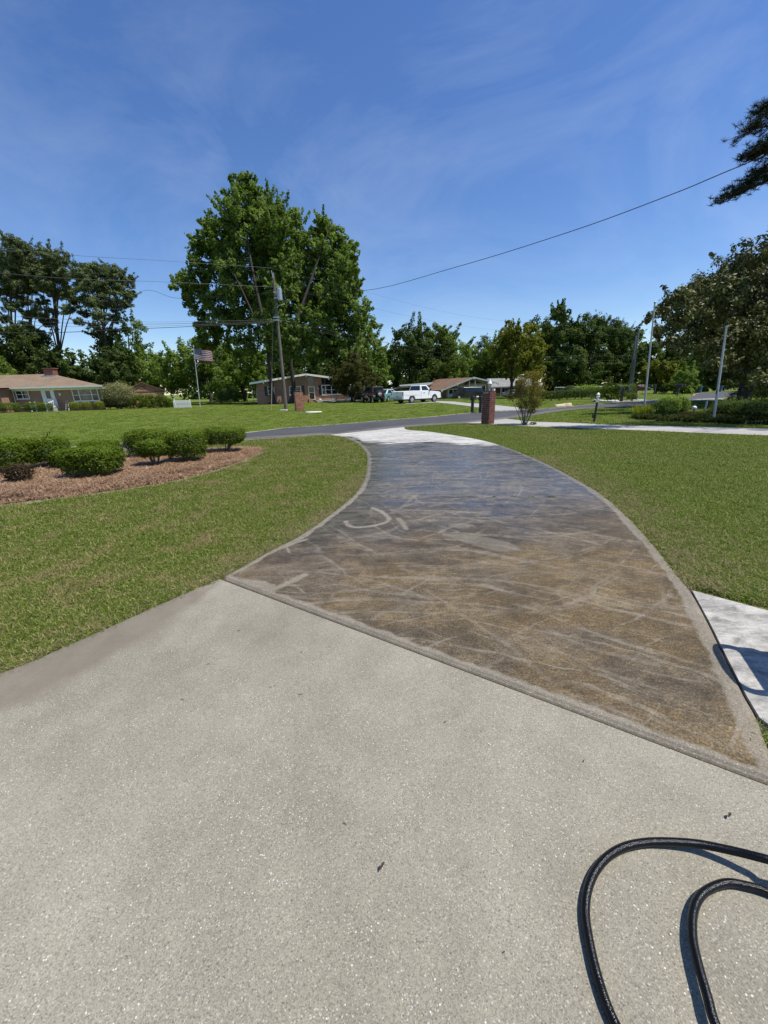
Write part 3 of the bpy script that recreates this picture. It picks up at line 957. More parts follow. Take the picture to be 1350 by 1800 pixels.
# side walk slab, neighbour's drive, far paths
walk_poly = [(2.248, 2.52), (2.558, 2.23)] + [(4.3, 0.6), (3.1, -0.35)] + [(1.686, 1.322), (1.677, 1.378), (1.737, 1.512), (1.885, 1.801), (2.056, 2.129)]
wp = []
for i, q in enumerate(walk_poly):
    wp.append((q[0] + (0.02 if q[0] < 2.4 else 0), q[1]))
sheet('side_walk', wp, 0.020, WALKC, 0.1)
DRT = [(5.836, 18.486), (5.997, 18.076), (6.297, 16.694), (7.556, 15.713), (8.57, 14.391), (10.401, 13.192), (11.935, 12.0)] + [(18, 7.2), (30, -2)]
DRB = [(3.4, 16.494), (5.145, 15.188), (5.604, 14.586), (7.742, 12.961), (9.002, 11.768), (10.52, 10.526)] + [(16, 6.0), (28, -4)]
DRB[0] = (3.55, 16.85)
side_drive = strip('side_drive', DRB, DRT, 0.024, PALEC, 60)
TDU = [(6.077, 47.274), (6.495, 46.886), (7.939, 43.444), (8.235, 37.925)] + [(8.9, 36.65), (9.4, 32.6), (9.7, 28.6), (10.2, 25.6)]
TDL = [(1.712, 39.783), (5.868, 42.349), (6.674, 36.199), (6.942, 33.482), (7.057, 31.213), (7.266, 29.164), (7.237, 25.614)] + [(7.2, 24.6)]
strip('neighbour_path', TDL, TDU, 0.014, GREYC, 60)
strip('mailbox_path', [(18.2, 31.2), (22.5, 33.6)], [(19.5, 34.0), (24.2, 36.6)], 0.02, PALEC, 10)
strip('far_drive', [(23.545, 31.038), (25.981, 30.243)], [(26.38, 33.239), (29.314, 33.891)], 0.02, PALEC, 10)
strip('far_sidewalk', [(42, 60), (70, 63)], [(42, 61.5), (70, 64.5)], 0.02, PALEC, 10)

strip('joint_gap', [tuple(JA[:2] - np.array((.02, .03))), tuple(JB[:2] + np.array((-.03, -.04)))], [tuple(JA[:2] + np.array((.03, .03))), tuple(JB[:2] + np.array((.03, .02)))], 0.006, SOIL, 8)
strip('joint_gap', offset(RIGHT[:9], -.06), offset(RIGHT[:9], .06), 0.005, SOIL, 60)
# mulch bed -----------------------------------------------------------
BED = [(-5.694, 5.512), (-4.841, 5.966), (-3.895, 6.71), (-3.465, 7.638), (-3.229, 8.817), (-3.195, 9.964)] + [(-3.22, 10.2), (-3.75, 10.75), (-6.53, 9.75), (-9.5, 7.9), (-14, 5.0), (-14, 1.6), (-8.4, 4.15)]
BED = [tuple(q[:2]) for q in smooth_line([(a, b, 0) for a, b in BED + BED[:1]], 5)][:-1]
gx = np.arange(-13.5, -2.9, 0.11)
gy = np.arange(1.6, 11.2, 0.11)
BX, BY = np.meshgrid(gx, gy)
ins = in_poly(BX, BY, BED)
bd = np.where(ins, poly_dist(BX, BY, BED + BED[:1]), 0)
BZ = 0.012 + 0.085 * sstep(0.0, 0.45, bd) + 0.05 * (fbm(BX, BY, 3.0, 5) - 0.5) * sstep(0, .3, bd)
def bed_z(x, y):
    if not bool(in_poly(np.array([x]), np.array([y]), BED)[0]):
        return 0.0
    return float(0.012 + 0.085 * sstep(0.0, 0.45, poly_dist(np.array([x]), np.array([y]), BED + BED[:1])[0]))
idx = -np.ones(BX.shape, int)
cell = ins[:-1, :-1] & ins[1:, :-1] & ins[:-1, 1:] & ins[1:, 1:]
need = np.zeros(BX.shape, bool)
need[:-1, :-1] |= cell; need[1:, :-1] |= cell; need[:-1, 1:] |= cell; need[1:, 1:] |= cell
idx[need] = np.arange(need.sum())
V = np.stack([BX[need], BY[need], BZ[need]], 1)
cy, cx = np.where(cell)
FQ = np.stack([idx[cy, cx], idx[cy, cx + 1], idx[cy + 1, cx + 1], idx[cy + 1, cx]], 1)
bed = link('mulch_bed', np_mesh('mulch_bed', V, FQ, smooth=True), MULCH)
bed['kind'] = 'structure'
strip('bed_edge', ragged(BED[:27], 0.02, 0.04, 8, 300), ragged(BED[:27], -0.16, 0.18, 9, 300), 0.010, SANDY, 300)
# shaded planting bed under the magnolia
SHBED = [(10.853, 16.973), (10.95, 15.406), (11.697, 14.369), (13.11, 13.224)] + [(17.5, 9.2), (22, 15), (21, 17.5)] + [(15.378, 15.587), (14.896, 17.157), (13.393, 18.177), (12.154, 18.293)]
sheet('shaded_bed', SHBED, 0.010, SOIL)

# ------------------------------------------------------------------ scattered ground cover (instanced tufts)
PROTO = bpy.data.collections.new('tuft_shapes')   # held in the file, not placed in the scene
def blade_tuft(name, n, rad, hmin, hmax, wid, lean, seed, mat, flat=False):
    rg = random.Random(seed)
    V, F_, T = [], [], []
    for i in range(n):
        a, r = rg.uniform(0, 6.283), rad * math.sqrt(rg.random())
        bx, by = r * math.cos(a), r * math.sin(a)
        d = rg.uniform(0, 6.283)
        h = rg.uniform(hmin, hmax)
        ln = h * rg.uniform(lean[0], lean[1])
        w = wid * rg.uniform(0.7, 1.3)
        px, py = -math.sin(d) * w / 2, math.cos(d) * w / 2
        mx, my, mz = bx + math.cos(d) * ln * 0.4, by + math.sin(d) * ln * 0.4, h * 0.72
        tx, ty, tz = bx + math.cos(d) * ln, by + math.sin(d) * ln, h * rg.uniform(0.75, 1.0)
        if flat:
            z0 = rg.uniform(0, 0.02)
            mz, tz = z0 + rg.uniform(0, 0.03), rg.uniform(0, 0.015)
        o = len(V)
        V += [(bx - px, by - py, 0), (bx + px, by + py, 0), (mx + px * .8, my + py * .8, mz), (mx - px * .8, my - py * .8, mz), (tx + px * .15, ty + py * .15, tz), (tx - px * .15, ty - py * .15, tz)]
        F_ += [(o, o + 1, o + 2, o + 3), (o + 3, o + 2, o + 4, o + 5)]
        t = rg.random()
        T += [t, min(1, t + 0.12)]
    me = np_mesh(name, np.array(V), np.array(F_), np.array(T))
    me.materials.append(mat)
    o = bpy.data.objects.new(name, me)
    return o

def scatter(name, protos, pts, scales, label):
    """one object: points that carry instanced tufts"""
    rg = np.random.default_rng(len(pts))
    me = bpy.data.meshes.new(name)
    me.vertices.add(len(pts))
    me.vertices.foreach_set('co', np.ascontiguousarray(pts, np.float32).ravel())
    me.attributes.new('sc', 'FLOAT', 'POINT').data.foreach_set('value', scales.astype(np.float32))
    rot = np.stack([rg.uniform(-.15, .15, len(pts)), rg.uniform(-.15, .15, len(pts)), rg.uniform(0, 6.283, len(pts))], 1)
    me.attributes.new('rt', 'FLOAT_VECTOR', 'POINT').data.foreach_set('vector', rot.astype(np.float32).ravel())
    c = bpy.data.collections.new(name + '_shapes')
    for p in protos:
        c.objects.link(p)
    ng = bpy.data.node_groups.new(name, 'GeometryNodeTree')
    ng.interface.new_socket('Geometry', in_out='INPUT', socket_type='NodeSocketGeometry')
    ng.interface.new_socket('Geometry', in_out='OUTPUT', socket_type='NodeSocketGeometry')
    N, L = ng.nodes, ng.links
    gi, go = N.new('NodeGroupInput'), N.new('NodeGroupOutput')
    ci = N.new('GeometryNodeCollectionInfo')
    ci.inputs['Collection'].default_value = c
    ci.inputs['Separate Children'].default_value = True
    ci.inputs['Reset Children'].default_value = True
    ip = N.new('GeometryNodeInstanceOnPoints')
    ip.inputs['Pick Instance'].default_value = True
    a1 = N.new('GeometryNodeInputNamedAttribute'); a1.data_type = 'FLOAT'; a1.inputs['Name'].default_value = 'sc'
    a2 = N.new('GeometryNodeInputNamedAttribute'); a2.data_type = 'FLOAT_VECTOR'; a2.inputs['Name'].default_value = 'rt'
    L.new(gi.outputs[0], ip.inputs['Points'])
    L.new(ci.outputs[0], ip.inputs['Instance'])
    L.new(a2.outputs[0], ip.inputs['Rotation'])
    L.new(a1.outputs[0], ip.inputs['Scale'])
    L.new(ip.outputs[0], go.inputs[0])
    o = bpy.data.objects.new(name, me)
    COL.objects.link(o)
    o['kind'] = 'stuff'
    o['label'] = label
    o['category'] = 'grass' if 'grass' in name else 'ground cover'
    md = o.modifiers.new('scatter', 'NODES')
    md.node_group = ng
    return o

def sample(poly, dens, seed, holes=(), d0=3.0, dmax=999, cap=140000, margin=4.0, p=2.0):
    rg = np.random.default_rng(seed)
    P = np.array(poly)
    lo, hi = P.min(0), P.max(0)
    out = []
    # stratify by distance so the far part does not waste samples
    rings = [0, 2, 4, 7, 11, 17, 26, 40, 65, 100]
    for r0, r1 in zip(rings[:-1], rings[1:]):
        if r0 >= dmax:
            break
        x0, x1 = max(lo[0], -r1), min(hi[0], r1)
        y0, y1 = max(lo[1], -2.0), min(hi[1], r1)
        if x1 <= x0 or y1 <= y0:
            continue
        dd0 = dens / (1 + (r0 / d0) ** p)
        n = int(min((x1 - x0) * (y1 - y0) * dd0, 900000))
        q = np.stack([rg.uniform(x0, x1, n), rg.uniform(y0, y1, n)], 1)
        d = np.hypot(q[:, 0], q[:, 1])
        k = (d >= r0) & (d < min(r1, dmax)) & (rg.random(n) < (dens / (1 + (d / d0) ** p)) / dd0) & (np.abs(q[:, 0]) < q[:, 1] * 1.12 + margin)
        q = q[k]
        k = in_poly(q[:, 0], q[:, 1], poly)
        for h in holes:
            k &= ~in_poly(q[:, 0], q[:, 1], h)
        out.append(q[k])
    q = np.concatenate(out)
    if len(q) > cap:
        q = q[rg.permutation(len(q))[:cap]]
    return q

def hz_arr(q):
    return -0.75 * sstep(48, 86, q[:, 1]) * sstep(-4, 8, q[:, 0])

tufts = [blade_tuft('grass_tuft', 26, 0.05, 0.012, 0.032, 0.0029, (0.5, 1.5), 11 + i, BLADE_DRY) for i in range(4)]
lawnL = [tuple(q) for q in nl[::-1]] + ls[1:] + road_near[:26][::-1]
lawnL = [(-16, -8)] + [q for q in nl[::-1]] + ls[1:] + [(-2.25, 13.75), (-3.32, 13.2), (-4.4, 12.8), (-7.13, 10.95), (-7.42, 10.85), (-20, 2.8)]
lawnR = rs[::-1] 
lawnR = [q for q in rs if q[1] > 2.52] + [(2.81, 16.6), (3.45, 16.7)] + DRB[1:] + [(28, -8), (8, -8)] + [(4.3, 0.66), (2.62, 2.30), (2.30, 2.60)]
island = [DRT[0]] + DRT[1:] + [(50, 0), (70, 51), (50, 48.5), (41, 44.5), (36, 39)] + [(31, 34.6)] + R_NEAR[::-1][:8]
farlawn = road_far + [(75, 95), (-75, 95), (-75, -2)]
def area(P):
    return sum(P[i - 1][0] * P[i][1] - P[i][0] * P[i - 1][1] for i in range(len(P)))
BIG = offset(BED, .1)
if abs(area(BIG)) < abs(area(BED)):
    BIG = offset(BED, -.1)
GAP_SHADE = pale_concrete('blade_gap_shade', (0.030, 0.030, 0.012), (0.085, 0.078, 0.030), (3, 3), 0)  # dark ground sheet whose colour holds the shade between grass blades
sheet('lawn_gap_shade', [q for q in offset(lawnL, 0)], 0.003, GAP_SHADE)
sheet('lawn_gap_shade', [q for q in offset(lawnR, 0)], 0.003, GAP_SHADE)
pl_ = sample(lawnL, 7500, 1, [BIG], 2.8, 30)
print('left tufts', len(pl_))
d_ = np.hypot(pl_[:, 0], pl_[:, 1])
rg = np.random.default_rng(5)
scatter('lawn_grass', tufts, np.c_[pl_, np.zeros(len(pl_)) + 0.0], rg.uniform(0.75, 1.2, len(pl_)) * (1 + 0.05 * d_), 'short turf between the stained driveway and the pine straw bed')
pr_ = np.concatenate([sample(lawnR, 7500, 2, [], 2.8, 30), sample([(1.56, 1.22), (1.69, 1.34), (3.05, -.35), (3.0, -1.2), (2.42, -.18), (1.74, .74)], 3000, 9, [], 2.8, 30)])
print('right tufts', len(pr_))
d_ = np.hypot(pr_[:, 0], pr_[:, 1])
scatter('lawn_grass', [blade_tuft('grass_tuft', 26, 0.05, 0.012, 0.032, 0.0029, (0.5, 1.5), 31 + i, BLADE_LUSH) for i in range(4)], np.c_[pr_, np.zeros(len(pr_))], rg.uniform(0.75, 1.2, len(pr_)) * (1 + 0.05 * d_), 'short turf right of the stained driveway')
pf_ = np.concatenate([sample(farlawn, 30, 3, [TDU + TDL[::-1]], 30, 80, 60000), sample(island, 60, 4, [SHBED], 25, 60, 40000)])
print('far tufts', len(pf_))
scatter('lawn_grass', [blade_tuft('far_grass_tuft', 30, 0.2, 0.012, 0.045, 0.009, (0.5, 1.5), 51 + i, BLADE) for i in range(3)], np.c_[pf_, hz_arr(pf_)], rg.uniform(0.7, 1.3, len(pf_)), 'mown lawns across the road in front of the brick houses')
fr_ = []
rgf = np.random.default_rng(77)
for line, w_, n_ in ((offset(resample(rs[5:70], np.linspace(0, 1, 120)), 0), .34, 5200), (resample(ls[:40], np.linspace(0, 1, 120)), .16, 1500), (resample(nl, np.linspace(0, 1, 120)), .12, 1200)):
    P_ = np.array(line)
    k_ = rgf.integers(0, len(P_), n_)
    q_ = P_[k_] + rgf.normal(size=(n_, 2)) * w_
    fr_.append(q_)
fr_ = np.concatenate(fr_)
ded = np.minimum(np.minimum(poly_dist(fr_[:, 0], fr_[:, 1], ls), poly_dist(fr_[:, 0], fr_[:, 1], rs)), poly_dist(fr_[:, 0], fr_[:, 1], nl))
fr_ = fr_[(in_poly(fr_[:, 0], fr_[:, 1], lawnR) | in_poly(fr_[:, 0], fr_[:, 1], lawnL) | ((ded < .03) & (rgf.random(len(fr_)) < .5))) & (np.hypot(fr_[:, 0], fr_[:, 1]) < 9) & ~((fr_[:, 0] > 1.2) & (fr_[:, 1] < 2.45))]
DRYB = leaf_mat('dry_grass_blades', (0.11, 0.095, 0.035), (0.36, 0.30, 0.165), 0.6, 0.2)
scatter('dry_grass', [blade_tuft('dry_tuft', 16, 0.045, 0.010, 0.030, 0.0026, (0.7, 1.8), 131 + i, DRYB) for i in range(3)], np.c_[fr_, np.zeros(len(fr_)) + .014], rgf.uniform(.8, 1.3, len(fr_)), 'straw coloured dead grass fringing the driveway edges')
# pine straw
ps_ = sample(BED, 130, 6, [], 30, 20, 9000)
pz = np.array([bed_z(a, b) for a, b in ps_])
scatter('pine_straw', [blade_tuft('straw_clump', 34, 0.16, 0.10, 0.2, 0.006, (0.8, 1.3), 71 + i, STRAW, True) for i in range(4)], np.c_[ps_, pz], rg.uniform(0.8, 1.3, len(ps_)), 'reddish brown pine straw mulch under the clipped shrubs')
# ivy-like ground cover under the magnolia
pi_ = sample(SHBED, 60, 8, [], 60, 40, 5000)
pi_ = pi_[fbm(pi_[:, 0], pi_[:, 1], .9, 15) > .40]
LF_IVY = leaf_mat('ground_cover_leaves', (0.016, 0.028, 0.008), (0.070, 0.085, 0.024))
scatter('shade_ground_cover', [blade_tuft('cover_clump', 30, 0.16, 0.03, 0.22, 0.05, (0.4, 1.1), 151 + i, LF_IVY) for i in range(3)], np.c_[pi_, np.full(len(pi_), .01)], np.random.default_rng(4).uniform(.5, 1.2, len(pi_)), 'low dark leafy ground cover in the shade of the magnolia')
# straggling edge grass against the slabs
wd = [(1.537, 5.156), (1.591, 5.151), (1.821, 5.128), (2.299, 5.08), (2.329, 5.077), (2.05, 5.105)]
wpts = np.array([(a + random.uniform(-.06, .06), b + random.uniform(-.012, .012), 0.026) for a, b in wd for _ in range(3)])
scatter('joint_weeds', [blade_tuft('weed_tuft', 14, 0.03, 0.015, 0.05, 0.006, (0.5, 1.5), 91, BLADE)], wpts, np.full(len(wpts), 0.55), 'tiny weeds growing in the driveway joint')

# ------------------------------------------------------------------ foliage builders
def leaf_quads(C, Nn, size, elong, rg, fold=0.0):
    n = len(C)
    r = rg.normal(size=(n, 3))
    t = np.cross(Nn, r); t /= np.linalg.norm(t, axis=1)[:, None] + 1e-9
    b = np.cross(Nn, t); b /= np.linalg.norm(b, axis=1)[:, None] + 1e-9
    s = size * rg.uniform(0.65, 1.35, n)[:, None]
    V = np.empty((n, 4, 3))
    V[:, 0] = C - t * s
    V[:, 1] = C - b * s * elong
    V[:, 2] = C + t * s
    V[:, 3] = C + b * s * elong
    return V.reshape(-1, 3), np.arange(n * 4).reshape(-1, 4)

def crown_mesh(name, blobs, n, size, seed, elong=0.55, sub=26, sub_r=0.30, shell=(0.62, 1.0), flat=1.0, upw=0.35, low=-1.0, zsq=0.9, feather=.22):
    rg = np.random.default_rng(seed)
    B = np.array(blobs, float)
    w = B[:, 3] ** 2
    w /= w.sum()
    Cs, Ns, Ts = [], [], []
    for (x, y, z, r), wk in zip(B, w):
        nb = max(int(n * wk), 30)
        ks = max(int(sub * (0.6 + 0.4 * r / B[:, 3].max())), 6)
        u = rg.normal(size=(ks, 3)); u /= np.linalg.norm(u, axis=1)[:, None]
        u[:, 2] = np.where(u[:, 2] < low, -u[:, 2], u[:, 2])
        rr = r * rg.uniform(shell[0], shell[1], ks)
        spray = rg.random(ks) < feather
        rr = np.where(spray, r * rg.uniform(.72, .95, ks), rr)
        sc = u * rr[:, None] * np.array([1, 1, zsq])
        st = rg.uniform(0.15, 0.75, ks)
        k = rg.integers(0, ks, nb)
        v = rg.normal(size=(nb, 3)); v /= np.linalg.norm(v, axis=1)[:, None]
        q = v * (np.where(spray[k], .62, 1.0) * r * sub_r * rg.uniform(0.35, 1.0, nb) ** 0.6)[:, None] * np.array([1, 1, flat])
        ext = np.where(spray[k], rg.uniform(0, 1, nb) ** 1.6 * r * .62, 0)
        up_ = u[k] + np.array([0, 0, .35])
        c = sc[k] + q * (1 - .55 * (ext / (r * .62)))[:, None] + up_ * ext[:, None]
        Cs.append(c + np.array([x, y, z]))
        nn = v * 0.8 + u[k] * 0.35 + rg.normal(size=(nb, 3)) * 0.55
        nn[:, 2] += upw
        Ns.append(nn / (np.linalg.norm(nn, axis=1)[:, None] + 1e-9))
        Ts.append(np.clip(st[k] + rg.normal(size=nb) * 0.18, 0, 1))
    V, Fq = leaf_quads(np.concatenate(Cs), np.concatenate(Ns), size, elong, rg)
    return np_mesh(name, V, Fq, np.concatenate(Ts))

def trunk_mb(base, blobs, r0, seed, limbs=8, fork=0.45, bend=0.3, top=None):
    rg = random.Random(seed)
    mb = MB()
    b = Vector(base)
    B = sorted(blobs, key=lambda q: q[2])
    cx = sum(q[0] * q[3] for q in B) / sum(q[3] for q in B)
    cy = sum(q[1] * q[3] for q in B) / sum(q[3] for q in B)
    zt = top if top else B[-1][2]
    T = Vector((cx, cy, zt))
    pts = [b, b + (T - b) * 0.08 + Vector((0, 0, 0)), b + Vector(((T.x - b.x) * 0.1, (T.y - b.y) * 0.1, (T.z - b.z) * 0.33)), b + Vector(((T.x - b.x) * 0.5 + rg.uniform(-bend, bend), (T.y - b.y) * 0.5, (T.z - b.z) * 0.66)), T]
    L_ = smooth_line(pts, 5)
    n = len(L_)
    rad = [r0 * (1.18 if i == 0 else 1.06 if i == 1 else 1.0) * (1 - 0.9 * (i / (n - 1)) ** 1.1) + 0.02 for i in range(n)]
    mb.tube(L_, rad, 9)
    for q in rg.sample(B, min(limbs, len(B))):
        k = int(n * rg.uniform(fork * 0.7, 0.8))
        s_ = L_[min(k, n - 2)]
        e = Vector(q[:3]) + Vector((rg.uniform(-.2, .2), rg.uniform(-.2, .2), rg.uniform(-.1, .3))) * q[3]
        if e.z < s_.z:
            k = max(2, int(n * 0.42)); s_ = L_[k]
        mid = s_.lerp(e, 0.5) + Vector((0, 0, 0.06 * (e - s_).length))
        ll = smooth_line([s_, mid, e], 4)
        rr = rad[min(k, n - 1)] * 0.6
        mb.tube(ll, [rr * (1 - 0.85 * j / (len(ll) - 1)) + 0.012 for j in range(len(ll))], 6)
    return mb

def make_tree(name, label, base, blobs, n, size, mat, seed, r0=0.3, bark=BARK, cat='tree', group=None, limbs=8, **kw):
    bx, by, bz = base
    t = empty(name, base, 0, label, cat, group)
    loc = [(x - bx, y - by, z - bz, r) for x, y, z, r in blobs]
    link('crown', crown_mesh('crown', loc, n, size, seed, **kw), mat, t)
    trunk_mb((0, 0, -0.05), loc, r0, seed, limbs).build('trunk', bark, t)
    return t

#@@OBJECTS@@
# ================================================================== HOUSES
def lofted_window(parent, x0, x1, z0, z1, y, cols, rows=1, mat=GLASS, fr=0.07, name='window', widths=None):
    """window in a wall that faces -y: frame mesh, panes as its children"""
    mb = MB()
    d0, d1 = y - 0.05, y + 0.03
    mb.box(x0, x1, d0, d1, z0, z0 + fr).box(x0, x1, d0, d1, z1 - fr, z1)
    mb.box(x0, x0 + fr, d0 + .003, d1, z0 + fr, z1 - fr).box(x1 - fr, x1, d0 + .003, d1, z0 + fr, z1 - fr)
    ws = widths or [1] * cols
    tot = sum(ws)
    xi = [x0 + fr]
    for w in ws:
        xi.append(xi[-1] + (x1 - x0 - 2 * fr) * w / tot)
    for q in xi[1:-1]:
        mb.box(q - fr / 2, q + fr / 2, d0 + .006, d1, z0 + fr, z1 - fr)
    zi = [z0 + fr + (z1 - z0 - 2 * fr) * k / rows for k in range(rows + 1)]
    for q in zi[1:-1]:
        mb.box(x0 + fr, x1 - fr, d0 + .012, d1, q - 0.025, q + 0.025)
    mb.box(x0 - .04, x1 + .04, d0 - .05, d0, z0 - .05, z0 + .01)
    w = mb.build(name, WHITE, parent)
    for i in range(len(ws)):
        for k in range(rows):
            mm = mat[i] if isinstance(mat, (list, tuple)) else mat
            MB().box(xi[i] + (fr / 2 if i else 0), xi[i + 1] - (fr / 2 if i < len(ws) - 1 else 0), y - 0.004, y + 0.012, zi[k] + .02, zi[k + 1] - .02).build('pane', mm, w)
    return w

def lamp_box(parent, x, y, z, mat=WHITE):
    MB().box(x - .07, x + .07, y - .16, y, z, z + .26).box(x - .09, x + .09, y - .18, y, z + .263, z + .30).build('wall_lamp', mat, parent)

# ---- house one: tan hip roof, left --------------------------------------------------
h1 = empty('brick_house', (-33.75, 49.0, 0), 0, 'long brown brick house under a tan hip roof, left edge', 'house')
wl1 = MB().prism_z([(-20, 0), (0, 0), (-5.9, 8.5), (-20, 8.5)], -.2, 2.72)
wl1.box(-20, -10.75, -1.6, -0.003, -.2, 2.70)
wl1.build('wall', BRICK_A, h1)
rf = MB()
e0, e1 = 2.80, 4.5
X0, X1, Y0, Y1 = -21, 0.75, -0.75, 9.2
rf.add([(X0, Y0, e0), (X1, Y0, e0), (X1 - 6.6, Y1, e0), (X0, Y1, e0), (X0, 4.2, e1), (X1 - 9.6, 4.2, e1)], [(0, 1, 5, 4), (1, 2, 5), (2, 3, 4, 5), (3, 0, 4), (3, 2, 1, 0)])
roof1 = rf.build('roof', SH_TAN, h1)
rw = MB().add([(-21, -2.3, 2.79), (-10.2, -2.3, 2.79), (-10.2, 0.6, 2.83), (-21, 2.5, 3.3), (-12.0, 0.4, 3.22)], [(0, 1, 4, 3), (1, 2, 4)])
rw.build('wing_roof', SH_TAN, roof1)
MB().box(-10.2, X1 + .02, Y0 - .06, Y0 - .003, 2.66, 2.82).box(-21, -10.2, -2.36, -2.303, 2.64, 2.80).build('gutter', WHITE, h1)
MB().prism_z([(-21, Y0), (X1, Y0), (X1 - .6, .1), (-.1, -.003), (-21, -.003)], 2.62, 2.66).box(-10.6, X1 - .05, -.12, -.004, 2.40, 2.62).build('soffit', WHITE, h1)
MB().tube([(.45, -.78, 2.64), (.05, -.1, 2.35), (.08, -.1, .15), (.3, -.3, .05)], .045, 6).build('downpipe', WHITE, h1)
MB().tube([(-10.0, -.78, 2.64), (-10.55, -.12, 2.35), (-10.55, -.12, .15)], .045, 6).build('downpipe', WHITE, h1)
ch = MB().box(-8.9, -7.75, 3.2, 4.0, 3.9, 5.05).box(-9.0, -7.65, 3.1, 4.1, 5.053, 5.15).build('chimney', BRICK_D, roof1)
MB().box(-8.95, -7.7, 2.95, 3.197, 3.95, 4.25).build('flashing', GALV, roof1)
MB().tube([(-10.2, 1.6, 3.1), (-10.2, 1.6, 3.55)], .06, 6).build('vent_pipe', DARKPL, roof1)
lofted_window(h1, -10.35, -8.8, 1.48, 2.55, 0, 2, 2)
lofted_window(h1, -3.55, -.42, 1.05, 2.5, 0, 3, 2, [GLASS, CURTAIN, GLASS], .09, widths=[1, 2.1, 1])
dr = MB().box(-6.95, -5.95, -.05, .03, .45, 2.56).build('door', WHITE, h1)
MB().box(-6.72, -6.18, -.075, -.053, 1.45, 2.35).build('pane', GLASS, dr)
MB().ball((-6.05, -.1, 1.4), .05).build('handle', GALV, dr)
MB().box(-7.2, -6.97, -.10, -.004, .45, 2.62).box(-5.93, -5.7, -.10, -.004, .45, 2.62).build('door_frame', WHITE, h1)
MB().box(-7.3, -5.4, -1.3, -.004, -.1, .42).box(-7.0, -5.6, -1.65, -1.303, -.1, .26).build('steps', GREYC, h1)
lamp_box(h1, -5.0, -.003, 1.75)
def railing(x, y0, y1):
    mb = MB()
    mb.box(x - .05, x + .05, y0 - .05, y0 + .05, 0, .98).box(x - .05, x + .05, y1 - .05, y1 + .05, .4, 1.42)
    mb.hexa([(x - .04, y0, .82), (x + .04, y0, .82), (x + .04, y1, 1.27), (x - .04, y1, 1.27), (x - .04, y0, .9), (x + .04, y0, .9), (x + .04, y1, 1.35), (x - .04, y1, 1.35)])
    mb.hexa([(x - .04, y0, .25), (x + .04, y0, .25), (x + .04, y1, .6), (x - .04, y1, .6), (x - .04, y0, .33), (x + .04, y0, .33), (x + .04, y1, .68), (x - .04, y1, .68)])
    r = mb.build('railing', WHITE, h1)
    for i in range(1, 6):
        t = i / 6
        yy, zb = y0 + (y1 - y0) * t, .3 + .36 * t
        MB().box(x - .025, x + .025, yy - .03, yy + .03, zb, zb + .55).build('baluster', WHITE, r)
    return r
railing(-5.55, -1.9, -.2)
mbx = MB().box(-7.9, -7.3, -1.3, -1.22, .45, .52).box(-7.9, -7.3, -1.3, -1.22, .95, 1.03).box(-7.95, -7.85, -1.31, -1.2, 0, 1.15).box(-7.35, -7.25, -1.31, -1.2, 0, 1.15)
rl = mbx.build('railing', WHITE, h1)
for i in range(4):
    MB().box(-7.78 + i * .12, -7.72 + i * .12, -1.29, -1.23, .52, .95).build('baluster', WHITE, rl)
MB().box(-10.4, -7.95, -1.28, -1.24, .52, .56).build('handrail', WHITE, h1)
lad = MB()
lad.tube([(-4.1, -1.0, 0), (-4.25, -.35, 1.25)], .02, 6).tube([(-3.7, -1.0, 0), (-4.05, -.35, 1.25)], .02, 6)
for i in range(4):
    lad.tube([(-4.12 - .03 * i, -.95 + .12 * i, .25 + .24 * i), (-3.75 - .06 * i, -.95 + .12 * i, .25 + .24 * i)], .014, 5)
lo_ = lad.build('trellis', RIMM, None); lo_.location = (-33.75, 49.0, 0)
tag(lo_, 'small pointed metal trellis against the left brick house', 'trellis')

# ---- house two: low white gable, centre left ---------------------------------------
ang2 = math.atan2(3.6, 11.6)
h2 = empty('brick_house', (-16.35, 53.5, 0), ang2, 'low brown brick house with wide white gable behind the utility pole', 'house')
Lw = 12.1
pk = 6.5
def gz(x):   # underside of the gable roof
    return 2.55 + (3.55 - 2.55) * (1 - abs(x - pk) / 7.2)
wp2 = [(0, -.3), (Lw, -.3), (Lw, gz(Lw) - .02), (pk, gz(pk) - .02), (0, gz(0) - .02)]
MB().prism_y(wp2, 0, 9.5).build('wall', BRICK_A, h2)
MB().prism_y([(-.8, gz(-.8)), (pk, gz(pk)), (Lw + .9, gz(Lw + .9)), (Lw + .9, gz(Lw + .9) + .16), (pk, gz(pk) + .16), (-.8, gz(-.8) + .16)], -.55, 10.4).build('roof', SH_PALE, h2)
fb = MB()
fb.prism_y([(-.85, gz(-.85) - .02), (pk, gz(pk) - .02), (pk, gz(pk) + .22), (-.85, gz(-.85) + .22)], -.63, -.553)
fb.prism_y([(pk, gz(pk) - .02), (Lw + .95, gz(Lw + .95) - .02), (Lw + .95, gz(Lw + .95) + .22), (pk, gz(pk) + .22)], -.63, -.553)
fb.box(-.86, -.803, -.55, 10.4, gz(-.8) - .03, gz(-.8) + .18)
fb.build('fascia', WHITE, h2)
for bx in (0.9, pk, 9.6):
    MB().box(bx - .06, bx + .06, -.54, -.003, gz(bx) - .22, gz(bx) - .02).build('beam', WHITE, h2)
